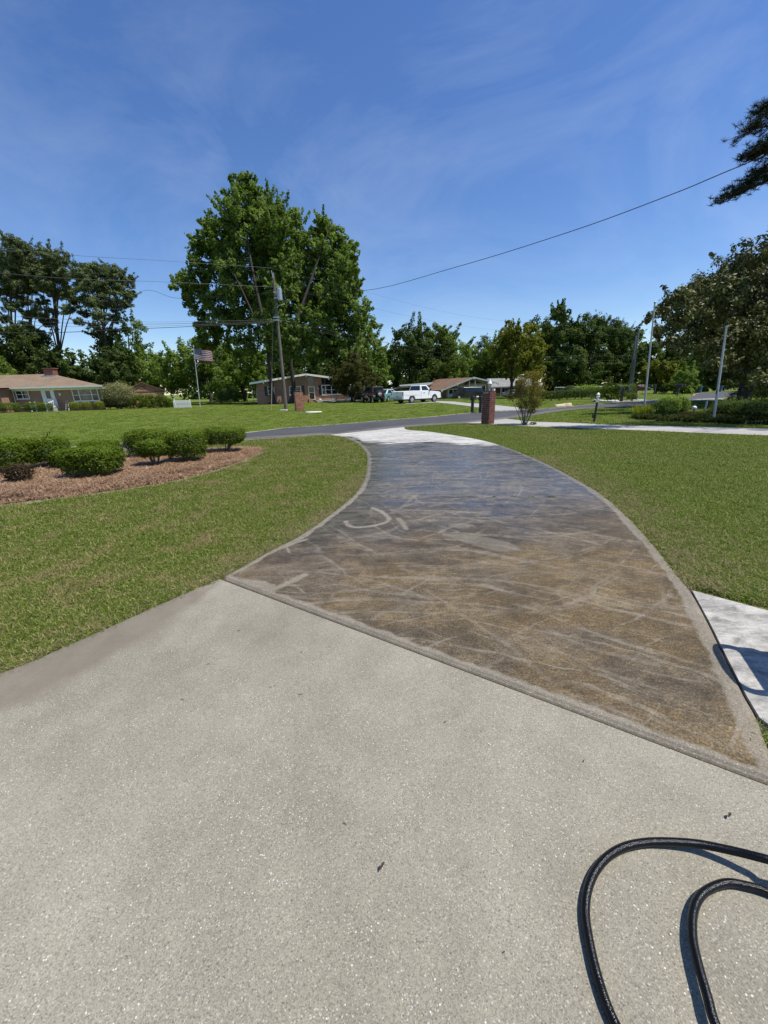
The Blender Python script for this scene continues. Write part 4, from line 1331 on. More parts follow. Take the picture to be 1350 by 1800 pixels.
# forward plinth whose brighter orange brick paints in sun on the lower wall
MB().box(-.06, 6.85, -.12, -.003, -.2, .95).build('brick_plinth', BRICK_LIT, h2)
MB().box(6.6, 7.15, -.9, -.123, -.2, .45).build('brick_planter', BRICK_LIT, h2)
MB().box(5.1, 5.75, -.55, -.123, -.2, .30).build('brick_planter', BRICK_LIT, h2)
lofted_window(h2, 1.35, 2.25, 1.2, 2.2, 0, 1, 2)
lofted_window(h2, 4.15, 5.75, 1.05, 2.2, 0, 2, 2, fr=.1)
lofted_window(h2, 8.55, 11.3, 0.95, 2.25, 0, 4, 2, fr=.09, widths=[.7, 1.2, 1.2, .7])
for sx in (.95, 5.85, 8.15, 11.38):
    MB().box(sx, sx + .36, -.05, -.003, .95 if sx > 6 else 1.05, 2.25).build('shutter', DARKPL, h2)
d2 = MB().box(6.72, 6.8, -.06, .02, .35, 2.12).box(7.5, 7.58, -.06, .02, .35, 2.12).box(6.8, 7.5, -.06, .02, 2.04, 2.12).box(6.8, 7.5, -.06, .02, .35, .43).box(6.8, 7.5, -.055, .02, 1.3, 1.36).build('door', WHITE, h2)
MB().box(6.8, 7.5, -.02, .01, .43, 1.3).build('pane', GLASS, d2)
MB().box(6.8, 7.5, -.02, .01, 1.36, 2.04).build('pane', GLASS, d2)
MB().ball((7.42, -.09, 1.2), .04).build('handle', GALV, d2)
MB().prism_y([(6.72, 2.18), (7.5, 2.18), (7.5, gz(7.5) - .14), (6.72, gz(6.72) - .14)], -.04, .01).build('transom_pane', GLASS, h2)
MB().prism_y([(8.6, 2.32), (9.0, 2.32), (9.0, gz(9.0) - .12), (8.6, gz(8.6) - .12)], -.04, .01).build('transom_pane', GLASS, h2)
MB().prism_y([(9.1, 2.32), (10.6, 2.32), (10.6, gz(10.6) - .12), (9.1, gz(9.1) - .12)], -.04, .01).build('transom_pane', GLASS, h2)
MB().box(7.6, Lw + .6, -1.9, -.02, -.1, .22).build('porch_slab', PALEC, h2)
# side windows on the shaded left wall (faces -x)
for yy in (2.6, 6.1):
    wfr = MB().box(-.05, .03, yy, yy + .62, 1.1, 1.17).box(-.05, .03, yy, yy + .62, 2.0, 2.07).box(-.047, .03, yy, yy + .07, 1.17, 2.0).box(-.047, .03, yy + .55, yy + .62, 1.17, 2.0).build('window', WHITE, h2)
    MB().box(-.01, .01, yy + .07, yy + .55, 1.17, 2.0).build('pane', GLASS, wfr)
MB().tube([(-.12, 5.2, -.1), (-.12, 5.2, 1.5)], .05, 6).box(-.2, -.01, 5.0, 5.35, 1.0, 1.35).build('meter_pipe', GALV, h2)
MB().tube([(-.75, 9.9, 2.4), (-.6, 9.7, 2.1), (-.6, 9.7, .1)], .04, 6).build('downpipe', WHITE, h2)
MB().box(1.2, 1.75, -.14, -.124, .02, .18).build('crawl_vent', DARKPL, h2)
def digit(ch, x, z, par):
    c = bpy.data.curves.new('house_number', 'FONT')
    c.body = ch
    c.size = .34
    c.extrude = .012
    o = bpy.data.objects.new('house_number', c)
    COL.objects.link(o)
    c.materials.append(WHITE)
    o.parent = par
    o.rotation_euler = (R(90), 0, 0)
    o.location = (x, -.015, z)
    dg = bpy.context.evaluated_depsgraph_get()
    me = bpy.data.meshes.new_from_object(o.evaluated_get(dg))
    o2 = link('house_number', me, None, par)
    o2.rotation_euler = (R(90), 0, 0)
    o2.location = (x, -.015, z)
    bpy.data.objects.remove(o)
for i, chd in enumerate('148'):
    digit(chd, 7.85 + .09 * i * 1.6, 1.85 - .16 * i, h2)
MB().box(12.15, 14.6, .4, .5, 0, 2.2).build('garage_panel', WHITE, h2)
for i, (lx, ly, sx_, lab) in enumerate(((8.0, -1.6, .2, 'small white rock left on the porch edge of the white gabled house'), (9.9, -1.5, .3, 'low tan block in the middle of the white gabled house porch'), (11.6, -1.5, .15, 'small pale pot at the porch end near the ornamental tree'))):
    o = MB().ball((0, 0, .12), sx_, 8, 5, (1, .8, .7)).build('garden_rock' if i == 0 else 'porch_block' if i == 1 else 'plant_pot', STONEW, None)
    o.location = (-16.35 + lx * math.cos(ang2) - ly * math.sin(ang2), 53.5 + lx * math.sin(ang2) + ly * math.cos(ang2), .22)
    tag(o, lab, 'rock' if i == 0 else 'block' if i == 1 else 'pot')

# ---- house three: brown roof behind the truck ---------------------------------------
ang3 = R(-6)
h3 = empty('gabled_house', (12.4, 78, hz(12.4, 78)), ang3, 'tan brick house with brown roof and white gable behind the white truck', 'house')
W3 = 8.9
def g3(x):
    return 3.72 - 0.365 * abs(x - 5.35) if x < 5.35 else 3.72 - 0.26 * abs(x - 5.35)
MB().prism_y([(.35, 0), (W3 - .2, 0), (W3 - .2, g3(W3 - .2) - .03), (5.35, g3(5.35) - .03), (.35, g3(.35) - .03)], 0, 14).build('wall', BRICK_C, h3)
# roof planes sheared back so that the long brown slope faces the street
MB().prism_y([(-.75, g3(-.75)), (5.35, g3(5.35)), (W3 + 1, g3(W3 + 1)), (W3 + 1, g3(W3 + 1) + .14), (5.35, g3(5.35) + .14), (-.75, g3(-.75) + .14)], -1.0, -.2).build('roof_verge', SH_BROWN, h3)
MB().add([(-.75, -.2, g3(-.75) + .14), (5.35, -.2, g3(5.35) + .14), (-6.2, 14, 3.86), (-11.2, 13, 2.2), (W3 + 1, -.2, g3(W3 + 1) + .14), (W3 - 2, 14, g3(W3 + 1) + .14)], [(0, 1, 2, 3), (1, 4, 5, 2)]).build('roof', SH_BROWN, h3)
f3 = MB()
f3.prism_y([(-.78, g3(-.78) - .05), (5.35, g3(5.35) - .05), (5.35, g3(5.35) + .2), (-.78, g3(-.78) + .2)], -1.1, -1.003)
f3.prism_y([(5.35, g3(5.35) - .05), (W3 + 1, g3(W3 + 1) - .05), (W3 + 1, g3(W3 + 1) + .2), (5.35, g3(5.35) + .2)], -1.1, -1.003)
f3.build('fascia', WHITE, h3)
for bx, s_ in ((-.6, .3), (2.3, .2), (5.35, .34), (W3 + .9, .25)):
    MB().box(bx - s_ / 2, bx + s_ / 2, -1.25, -1.103, g3(bx) - .22, g3(bx) + .16).build('beam', WHITE, h3)
lofted_window(h3, .75, 2.45, .5, 1.85, 0, 2, 1, fr=.09)
MB().prism_y([(.75, 1.95), (2.5, 1.95), (2.5, g3(2.5) - .2), (1.2, g3(1.2) - .16)], -.05, -.003).build('transom_pane', GLASS, h3)
MB().prism_y([(3.4, g3(3.4) - .6), (4.55, g3(4.55) - .6 - .2), (4.55, g3(4.55) - .2), (3.9, g3(3.9) - .2)], -.05, -.003).build('transom_pane', GLASS, h3)
MB().prism_y([(4.75, 2.75), (5.6, 2.75), (5.6, 3.35), (4.75, 3.25)], -.05, -.003).build('transom_pane', GLASS, h3)
MB().prism_y([(5.85, 2.75), (7.0, 2.75), (5.95, 3.2)], -.05, -.003).build('transom_pane', GLASS, h3)
MB().box(4.6, 4.72, -.1, -.004, 0, 3.2).box(5.65, 5.8, -.1, -.004, 0, 3.3).build('gable_post', WHITE, h3)
d3 = MB().box(4.85, 5.5, -.06, -.004, .15, 2.3).build('door', WHITE, h3)
MB().box(4.95, 5.4, -.075, -.062, 1.0, 2.1).build('pane', GLASS, d3)
lofted_window(h3, 5.95, 7.75, .9, 2.45, 0, 2, 1, fr=.1)
MB().add([(-9.9, 11, .0), (.3, 1.2, .0), (.3, 1.2, 1.75), (-9.9, 11, 1.75), (-9.5, 11.6, 0), (.6, 1.8, 0), (.6, 1.8, 1.75), (-9.5, 11.6, 1.75)], [(0, 1, 2, 3), (7, 6, 5, 4)]).build('front_wall', BRICK_C, h3)
MB().add([(-4.6, 5.83, .2), (-3.6, 4.87, .2), (-3.6, 4.87, 1.6), (-4.6, 5.83, 1.6)], [(0, 1, 2, 3)]).build('entry_shade', DARKPL, h3)  # flat dark panel, colouring in the shade of a set-back entry
MB().add([(-2.9, 4.22, .4), (-1.7, 3.06, .4), (-1.7, 3.06, 1.55), (-2.9, 4.22, 1.55)], [(0, 1, 2, 3)]).build('window', GLASS, h3)
for vx, vy in ((-3.2, 7.6), (-1.8, 6.6), (-.6, 7.2)):
    MB().tube([(vx, vy, 2.7), (vx, vy, 3.35)], .09, 6).build('roof_vent', DARKPL, h3)
# its low wing
h3w = empty('low_house_wing', (-.5, 77, -.25), R(4), 'low greenish garage wing with pale flat roof beside the brown roof', 'house')
MB().box(0, 7.8, 0, 6, -.3, 1.55).build('wall', simple('olive_siding', (0.17, 0.16, 0.10), .8, var=.15), h3w)
MB().prism_y([(-.4, 1.58), (8.4, 1.95), (8.4, 2.1), (-.4, 1.73)], -.7, 6.5).build('roof', SH_PALE, h3w)
for wx_ in (2.0, 4.4, 6.3):
    MB().box(wx_, wx_ + .55, -.04, -.003, .7, 1.35).build('window', GLASS, h3w)
MB().prism_y([(4.0, 2.14), (9.6, 2.25), (10.4, 2.75), (4.0, 2.42)], -1.6, -.75).build('white_wedge_slab', WHITE, h3w)  # white slab put in for a wedge of cab roof highlights and fascia

# ---- house four: grey roof, far right of the brown one -------------------------------
h4 = empty('grey_roofed_house', (21.6, 92, -.75), R(-3), 'long low house under grey shingles behind the yellow green tree', 'house')
MB().box(.3, 14.5, 0, 8, -.2, 2.0).build('wall', BRICK_D, h4)
MB().add([(-.5, -1.0, 2.1), (15.6, -1.0, 2.1), (15.6, 9, 2.1), (-.5, 9, 2.1), (-1.0, 4, 3.95), (11.8, 4, 3.95)], [(0, 1, 5, 4), (1, 2, 5), (2, 3, 4, 5), (3, 0, 4), (3, 2, 1, 0)]).build('roof', SH_GREY, h4)
MB().box(-.5, 15.6, -1.1, -1.003, 1.92, 2.12).build('fascia', WHITE, h4)
for px_ in (3.6, 5.6, 8.0, 15.1):
    MB().box(px_ - .09, px_ + .09, -.95, -.77, -.2, 1.95).build('porch_post', WHITE, h4)
lofted_window(h4, 1.2, 2.9, .6, 1.8, 0, 2, 1, fr=.1)
lofted_window(h4, 6.0, 7.4, .3, 1.85, 0, 2, 1, fr=.1)
lofted_window(h4, 12.0, 13.7, .8, 1.8, 0, 2, 1, fr=.12)
MB().box(3.8, 5.4, -.9, -.8, .1, .7).build('porch_wall', BRICK_C, h4)

# ---- brown shed by house one -----------------------------------------------------------
sh = empty('garden_shed', (-34.205, 56, 0), R(32), 'small shed with tan gable wall and dark roof trim behind clipped hedge', 'shed')
SHW = simple('tan_shed_boards', (0.30, 0.185, 0.10), .85, var=.18, scale=3)
MB().prism_y([(-1.3, 0), (3.7, 0), (3.7, 2.1), (1.2, 3.15), (-1.3, 2.1)], 0, 4).build('wall', SHW, sh)
MB().prism_y([(-1.6, 1.98), (1.2, 3.18), (4.0, 1.98), (4.0, 2.1), (1.2, 3.32), (-1.6, 2.1)], -.25, 4.2).build('roof', simple('dark_rust_trim', (0.12, 0.05, 0.03), .8), sh)
MB().box(.85, 1.55, -.06, -.003, 2.45, 2.8).build('gable_vent', WOODR, sh)
MB().box(-1.3, 3.7, -.05, -.004, 1.98, 2.08).build('trim_board', simple('dark_rust_trim', (0.12, 0.05, 0.03), .8), sh)

# ================================================================== FENCES
pf = empty('picket_fence', (-24.344, 47, 0), R(8), 'short white picket fence section left of the flagpole', 'fence')
pm = MB().prism_y([(-.035, 0), (.035, 0), (.035, .78), (0, .86), (-.035, .78)], -.012, .012).mesh('picket')
for i in range(17):
    link('picket', pm, WHITE if i == 0 else None, pf).location = (.06 + i * .115, 0, .04 + .02 * math.sin(i * 2.1))
MB().box(0, 1.95, .016, .06, .22, .30).build('rail', WHITE, pf)
MB().box(0, 1.95, .016, .06, .58, .66).build('rail', WHITE, pf)
MB().box(.10, .2, .063, .16, 0, 1.1).build('post', WHITE, pf)
MB().box(1.8, 1.9, .063, .16, 0, .95).build('post', WHITE, pf)
cf = empty('chain_link_fence', (22.5, 52, hz(22.5, 52)), R(-2), 'grey chain link fence behind the row of round shrubs', 'fence')
for i in range(9):
    MB().tube([(i * 1.6, 0, 0), (i * 1.6, 0, 1.15)], .03, 6).build('fence_post', GALV, cf)
MB().tube([(0, -.03, 1.14), (12.8, -.03, 1.14)], .022, 6).build('top_rail', GALV, cf)
wm = MB()
for i in range(128):
    x = i * .1
    wm.tube([(x, .035, .05), (min(x + 1.05, 12.8), .035, min(1.1, .05 + 12.8 - x))], .0035, 3, False)
    wm.tube([(x, .045, 1.1), (min(x + 1.05, 12.8), .045, max(.05, 1.1 - (12.8 - x)))], .0035, 3, False)
wmo = wm.build('wire_mesh', GALV, cf); wmo['kind'] = 'stuff'

# ================================================================== BRICK PILLARS
def brick_pillar(loc, rz, w, courses, mats, label, cat='brick pillar', notch=True, seed=1, bl=.2):
    rg = random.Random(seed)
    t = empty('brick_pillar', loc, rz, label, cat)
    hgt = courses * .0762
    h = w / 2
    MB().box(-h + .012, h - .012, -h + .012, h - .012, -.05, hgt - .012).build('mortar_core', MORTAR, t)
    cache = {}
    def bmesh_for(L, mi):
        if (L, mi) not in cache:
            me = MB().box(-L / 2, L / 2, -.045, .045, -.0325, .0325).mesh('brick')
            me.materials.append(mats[mi])
            cache[(L, mi)] = me
        return cache[(L, mi)]
    run = w - .09
    nfull = max(1, int((run + .01) // (bl + .01)))
    lens = [bl] * nfull
    rest = run - nfull * (bl + .01)
    if rest > .04:
        lens.append(round(rest, 3))
    for c in range(courses):
        z = c * .0762 + .038
        for side in range(4):
            ls_ = lens if (c + side) % 2 else lens[::-1]
            x = -h + (.09 if c % 2 else 0) + (.005 if c % 2 else -.0)
            for L in ls_:
                cxx = x + L / 2
                x += L + .01
                if notch and c >= courses - 2 and side == 3 and c == courses - 1:
                    continue
                o = bpy.data.objects.new('brick', bmesh_for(L, 0 if rg.random() < .6 else 1))
                COL.objects.link(o)
                o.parent = t
                a = side * math.pi / 2
                px, py = cxx, -h + .045 - .002 + rg.uniform(-.003, .003)
                o.location = (px * math.cos(a) - py * math.sin(a), px * math.sin(a) + py * math.cos(a), z)
                o.rotation_euler = (0, 0, a + rg.uniform(-.008, .008))
    return t, hgt
p1, ph_ = brick_pillar((4.375, 16.2, 0), R(38), .37, 17, [PBRICK, PBRICK2], 'dark red brick pillar with a lamp on top by the side driveway', seed=4)
MB().tube([(.195, -.06, .05), (.195, -.06, 1.31)], .018, 8).build('conduit', simple('pale_conduit', (.45, .33, .28), .6, var=.1), p1)
MB().box(.15, .23, -.11, -.03, 1.30, 1.40).build('junction_box', WHITE, p1)
MB().box(-.05, .16, -.17, .17, ph_ + .002, ph_ + .03).build('cap', PBRICK2, p1)
lm = MB().tube([(0, 0, ph_ + .02), (0, 0, ph_ + .16)], .035, 8).tube([(0, 0, ph_ + .16), (0, 0, ph_ + .30)], [.06, .075], 8).build('lantern', GALV, p1)
MB().tube([(0, 0, ph_ + .30), (0, 0, ph_ + .34), (0, 0, ph_ + .42), (0, 0, ph_ + .50)], [.10, .085, .03, .008], 10).build('lamp_cap', WHITE, lm)
MB().tube([(0, 0, ph_ + .17), (0, 0, ph_ + .295)], [.05, .062], 8).build('lamp_glass', LENS, lm)
brick_pillar((-6.548, 32, 0), R(22), .62, 19, [OBRICK, OBRICK2], 'orange brick pillar standing on the lawn beside the utility pole', notch=False, seed=9)
brick_pillar((17.779, 52, 0), R(20), .6, 28, [PBRICK, PBRICK2], 'tall slim red brick pillar in front of the grey roofed house', notch=False, seed=12)

# ================================================================== POLES, WIRES, LAMPS
def pole(name, base, top, r0, r1, mat, label, cat, n=10):
    t = empty(name, base, 0, label, cat)
    d = Vector(top) - Vector(base)
    MB().tube([(0, 0, -.1), d * .5, d], [r0, (r0 + r1) / 2, r1], n).build('pole', mat, t)
    return t, d
up1, d = pole('utility_pole', (-8.115, 34, 0), (-8.073, 34, 10.184), .145, .09, WOODP, 'tall wooden utility pole with grey transformer left of the centre', 'utility pole')
tz = 8.75
off = d * (tz / d.z)
MB().tube([(off.x + .42, off.y - .25, tz - .42), (off.x + .42, off.y - .25, tz + .35)], .19, 14).tube([(off.x + .42, off.y - .25, tz + .352), (off.x + .42, off.y - .25, tz + .40)], [.2, .14], 14).build('transformer', GALV, up1)
MB().tube([(off.x + .35, off.y - .25, tz + .40), (off.x + .35, off.y - .25, tz + .62)], .045, 8).tube([(off.x + .5, off.y - .25, tz + .40), (off.x + .5, off.y - .25, tz + .56)], .045, 8).build('bushing', RIMM, up1)
MB().box(off.x - .05, off.x + .3, off.y - .29, off.y - .21, tz - .3, tz - .22).build('bracket', GALV, up1)
MB().box(off.x - .05, off.x + .3, off.y - .29, off.y - .21, tz + .1, tz + .18).build('bracket', GALV, up1)
MB().tube([(d.x, d.y - .08, d.z - .3), (d.x - .08, d.y - .1, d.z + .22)], .035, 6).tube([(d.x + .05, d.y, d.z - .4), (d.x + .03, d.y, d.z + .1)], .03, 6).build('top_pin', GALV, up1)
o7 = d * (7.95 / d.z)
MB().tube([(o7.x, o7.y, 7.75), (o7.x + .25, o7.y - .1, 8.0), (o7.x + .75, o7.y - .3, 8.05)], .022, 6).build('service_arm', WHITE, up1)
for q in (6.95, 7.15):
    oo = d * (q / d.z)
    MB().box(oo.x - .28, oo.x + .2, oo.y - .2, oo.y - .12, q - .05, q + .05).build('cable_clamp', GALV, up1)
MB().tube([(.0, -.2, .4), (off.x * .5, off.y * .5 - .16, 4), (off.x, off.y - .13, 8.3)], .018, 5).build('ground_wire', WIREG, up1)
t = tag(MB().box(-.28, .28, -.18, .2, 0, .10).build('concrete_block', STONEW, None), 'pale concrete block at the foot of the utility pole', 'block')
t.location = (-8.118, 33.2, 0)
gw = empty('guy_wire', (-9.162, 33.2, 0), 0, 'thin guy cable with pale guard left of the utility pole', 'guy wire')
gt = Vector((-8.333, 34, 7.9)) - gw.location
MB().tube([(0, 0, 0), gt * .5 + Vector((0, 0, 0)), gt], .014, 5).build('cable', WIREG, gw)
MB().tube([(0, 0, 0), gt * .28], .03, 6).build('guard_sleeve', YGUARD, gw)
upA, dA = pole('utility_pole', (41.216, 66, -0.2), (40.83, 66, 9.472), .19, .13, simple('grey_pole_wood', (.17, .165, .16), .85, var=.2), 'far grey utility pole with cross wires beside the magnolia', 'utility pole')
pole('utility_pole', (41.21, 66.6, -0.2), (40.921, 66.6, 8.56), .16, .12, simple('grey_pole_wood', (.17, .165, .16), .85, var=.2), 'second far utility pole standing just left of its taller twin', 'utility pole')

def wire(pts, r, mat, label, name='overhead_wire', grp=None):
    mb = MB().tube(smooth_line(pts, 6), r * .78, 5)
    return tag(mb.build(name, mat, None), label, 'wire', grp)
PT = Vector((-8.115, 34, 0))
def on_pole(z):
    return tuple(PT + d * (z / d.z))
wire([on_pole(8.9), (-0.957, 30, 8.013), (3.888, 22, 7.199), (7.273, 17, 6.965), (8.995, 14, 6.903), (9.874, 12.5, 6.962), (15.5, 10.8, 8.6)], .017, WIREB, 'black service cable rising from the pole to the upper right')
def left(py0, Y0=24.2, extra=9):
    return
wire([on_pole(10.6), (-13.374, 28.8, 9.756), (-20.253, 24.2, 9.29), (-34, 17.6, 10.3)], .012, WIREG, 'topmost thin grey wire running left from the utility pole')
wire([on_pole(9.3), (-13.607, 28.8, 8.559), (-20.648, 24.2, 8.093), (-34, 17.6, 8.9)], .013, WIREG, 'second grey wire running left below the topmost one')
wire([on_pole(8.95), (-13.199, 38, 9.599), (-19.559, 42, 10.426), (-26.249, 47, 11.869), (-36, 50.5, 5.2)], .018, WIREB, 'sagging black service cable from the pole into the left pines')
for i, (a, b, c, mt, rr) in enumerate(((562, 567, 555, WIREG, .010), (563, 570, 563, WIREB, .013), (564, 573, 570, WIREG, .010), (566, 577, 585, WIREB, .022))):
    zz = [7.0, 6.918, 6.876, 6.794][i]
    mid = [(-15.91, 28, 6.121), (-15.94, 28, 5.986), (-15.97, 28, 5.85), (-16.0, 28, 5.714)][i]
    lf = [(-21.338, 24.2, 6.002), (-21.414, 24.2, 5.772), (-21.481, 24.2, 5.569), (-21.626, 24.2, 5.13)][i]
    wire([on_pole(zz), mid, lf, (lf[0] - 10.5, lf[1] - 6.8, lf[2] - .1)], rr, mt, ['uppermost cable of the low left bundle on the pole', 'second cable from the top of the low left bundle', 'third cable from the top of the low left bundle', 'thick black lowest cable of the low left bundle'][i])
def at2(z):
    b = Vector((41.216, 66, -0.2))
    return tuple(b + dA * ((z - b.z) / dA.z))
wire([on_pole(10.55), (-4.339, 37.5, 10.411), (12.598, 51, 9.255), at2(9.3)], .007, WIREG, 'topmost wire from the near pole to the far grey pole')
wire([on_pole(9.25), (-5.086, 37, 9.24), (12.657, 51, 8.132), at2(8.4)], .007, WIREG, 'second wire between the near pole and the far grey pole')
wire([on_pole(7.0), (-5.283, 37, 6.718), (1.354, 43, 5.936), (12.823, 51, 4.989), at2(5.6)], .02, WIREB, 'upper black cable crossing the brown roofed house')
wire([on_pole(6.85), (-5.304, 37, 6.446), (1.345, 43, 5.503), (12.85, 51, 4.463), at2(4.9)], .02, WIREB, 'lower black cable crossing above the yellow green tree')
wire([at2(5.2), (44.344, 60, 4.161), (52, 62, 5.4)], .018, WIREG, 'pale wire leaving the far grey pole to the right')

# flagpoles
fpz = (-21.533, 47.6, 0)
fl, fd = pole('flagpole', fpz, (-21.174, 47.6, 6.625), .06, .04, ALUP, 'white flagpole carrying the flag in front of the left trees', 'flagpole', 8)
MB().ball(tuple(fd + Vector((0, 0, .07))), .08).build('finial', GALV, fl)
RED_ = simple('flag_red', (.32, .02, .035), .7, var=.1)
FWH = simple('flag_white', (.62, .60, .60), .7, var=.05)
FBL = simple('flag_blue', (.022, .03, .10), .7, var=.1)
def flag_pt(u, v):   # u along the fly 0..1, v down 0..1
    x = 2.05 * u
    y = .16 * math.sin(u * 7.5 + v * 1.2) * u
    z = -1.22 * v - .52 * u - .10 * math.sin(u * 6.2) * u + .12 * u * u
    return (x, y - .03, z)
vs, fs, mi = [], [], []
NU = 26
for j in range(14):
    for i in range(NU + 1):
        vs.append(flag_pt(i / NU, j / 13))
for j in range(13):
    for i in range(NU):
        a = j * (NU + 1) + i
        fs.append((a, a + NU + 1, a + NU + 2, a + 1))
        mi.append(2 if (j < 7 and i < NU * .4) else (0 if j % 2 == 0 else 1))
fm = bpy.data.meshes.new('flag'); fm.from_pydata(vs, [], fs)
fm.polygons.foreach_set('material_index', mi)
fg = link('flag', fm, [RED_, FWH, FBL])
fg.location = Vector(fpz) + fd * .985 + Vector((.05, 0, 0))
fg.rotation_euler = (0, 0, R(-8))
tag(fg, 'waving flag of red and white stripes with starred blue corner', 'flag')
sm_ = MB()
for r_ in range(9):
    for c_ in range(6 if r_ % 2 == 0 else 5):
        u = .4 * (c_ * 2 + (1 if r_ % 2 == 0 else 2)) / 12.2
        v = 7 / 13 * (r_ + 1) / 10
        x, y, z = flag_pt(u, v)
        for s_ in (-1, 1):
            pts_ = []
            for k in range(10):
                rr_ = .034 if k % 2 == 0 else .014
                pts_.append((x + rr_ * math.sin(k * math.pi / 5), y + .006 * s_, z + rr_ * math.cos(k * math.pi / 5)))
            sm_.add(pts_, [tuple(range(10))])
so_ = sm_.build('stars', FWH, fg); so_['kind'] = 'stuff'
fp1, f1 = pole('bare_flagpole', (12.38, 18.6, 0), (12.028, 18.6, 4.727), .042, .03, ALUP, 'bare grey metal pole rising from the bright green clump', 'pole', 8)
MB().ball(tuple(f1 + Vector((0, 0, .05))), .05).build('finial', ALUP, fp1)
MB().tube([f1 * .97 + Vector((-.04, 0, 0)), f1 * .97 + Vector((.06, -.03, .06))], .02, 5).build('pulley', GALV, fp1)
fp2, f2 = pole('bare_flagpole', (12.555, 14.8, 0), (12.246, 14.8, 3.284), .045, .03, ALUP, 'shorter bare grey pole in front of the magnolia trunk', 'pole', 8)
MB().tube([f2 * .99 + Vector((-.05, 0, .02)), f2 * .99 + Vector((.05, 0, .05))], .03, 6).build('pulley', GALV, fp2)
MB().tube([f2 * .32 + Vector((-.055, -.02, -.05)), f2 * .32 + Vector((-.055, -.02, .10))], .018, 6).build('cleat', DARKPL, fp2)
lp = empty('lamp_post', (8.613, 15.9, 0), 0, 'short black lamp post with white lantern on the right lawn', 'lamp post')
MB().tube([(0, 0, -.05), (.02, 0, .8)], .042, 10).build('post', BLACKM, lp)
MB().box(-.10, -.045, -.03, .03, .16, .30).build('outlet_box', BLACKM, lp)
ln = MB().tube([(.02, 0, .78), (.02, 0, .86), (.02, 0, .88), (.02, 0, .93)], [.05, .05, .07, .03], 10).build('lantern_base', WHITE, lp)
MB().ball((.02, 0, .99), .07, 12, 8, (1, 1, .95)).build('globe', LENS, lp)
MB().tube([(.02, 0, 1.07), (.02, 0, 1.10), (.02, 0, 1.15)], [.07, .05, .01], 10).build('lantern_cap', WHITE, lp)

# mailboxes
def mailbox(loc, rz, label, double=False, scale=1.0, cat='mailbox'):
    t = empty('mailbox', loc, rz, label, cat)
    MB().box(-.09, .09, -.09, .09, 0, .98).build('post', BLACKM, t)
    for k in ((-.17, .17) if double else (0,)):
        prof = [(-.12, 0), (.12, 0), (.12, .16)] + [(.12 * math.cos(a), .16 + .12 * math.sin(a)) for a in np.linspace(.3, math.pi - .3, 7)] + [(-.12, .16)]
        mb = MB()
        n = len(prof)
        mb.prism_x([(q[0] + k * 1.6, q[1] + .86) for q in prof], -.20, .42)
        mb.build('box', BLACKM, t)
        MB().box(.424, .436, k * 1.6 - .10, k * 1.6 + .10, .90, 1.10).build('box_door', DARKPL, t)
        MB().box(.05, .2, k * 1.6 - .142, k * 1.6 - .123, .98, 1.12).build('flag_arm', DARKPL, t)
    MB().box(-.05, .3, -.05, .05, .78, .857).build('arm', BLACKM, t)
    t.scale = (scale, scale, scale)
    return t
mailbox((5.555, 24.2, 0), R(62), 'black mailbox on a post at the far road edge, fully visible', False, .84)
mailbox((5.894, 23.6, 0), R(62), 'black mailbox half hidden behind the dark red brick pillar', False, .84)
mailbox((19.916, 33, 0), R(50), 'wide double black mailbox beside the cloud pruned shrubs', True, 1.05)
mailbox((31.15, 42, 0), R(-60), 'distant dark mailbox in front of the round green bush', True, 1.05)
wpst = empty('wooden_mailbox_stand', (24.09, 38, 0), R(-30), 'reddish wooden mailbox stand right of the cloud pruned shrubs', 'mailbox')
MB().box(-.2, .2, -.2, .2, 0, 1.15).box(-.14, .14, -.14, .14, 1.153, 1.42).build('post', WOODR, wpst)
MB().box(.203, .95, -.12, .12, .72, .9).build('arm', WOODR, wpst)
MB().prism_x([(-.13, .903), (.13, .903), (.13, 1.05), (.07, 1.14), (-.07, 1.14), (-.13, 1.05)], .3, .95).build('box', WOODR, wpst)
sn = tag(MB().box(-.08, .08, -.04, .04, 0, .5).build('marker_post', STONEW, None), 'short pale marker post beside the reddish mailbox stand', 'post')
sn.location = (23.462, 36.5, 0)
bn = empty('wheelie_bin', (39.799, 50, 0), .3, 'blue grey wheeled bin beyond the bend of the road', 'bin')
bn.scale = (.75, .75, .75)
MB().tube([(0, 0, .05), (0, 0, .95)], [.26, .32], 4).build('body', BLUEBIN, bn)
MB().box(-.33, .33, -.33, .33, .953, 1.02).build('lid', BLUEBIN, bn)
bn2 = copy_tree(bn); bn2.location = (44.041, 52, 0); bn2['label'] = 'dark blue wheeled bin behind the shorter bare pole'
# ================================================================== VEHICLES
def arches(x0, x1, zb, zt_pts, wheels, r):
    """outline of a body side: sill with wheel arches, then the upper edge points (front to rear)"""
    out = [(x0, zb)]
    for wx_, wz in sorted(wheels):
        a0 = math.acos(max(-1, min(1, (zb - wz) / r)))
        for k in range(9):
            a = math.pi * 1.5 - a0 - (2 * math.pi - 2 * a0) * k / 8 if False else None
        th0 = math.asin((zb - wz) / r)
        for k in range(9):
            th = math.pi - th0 - (math.pi - 2 * th0) * k / 8
            out.append((wx_ + r * math.cos(th), wz + r * math.sin(th)))
    out.append((x1, zb))
    return out + zt_pts

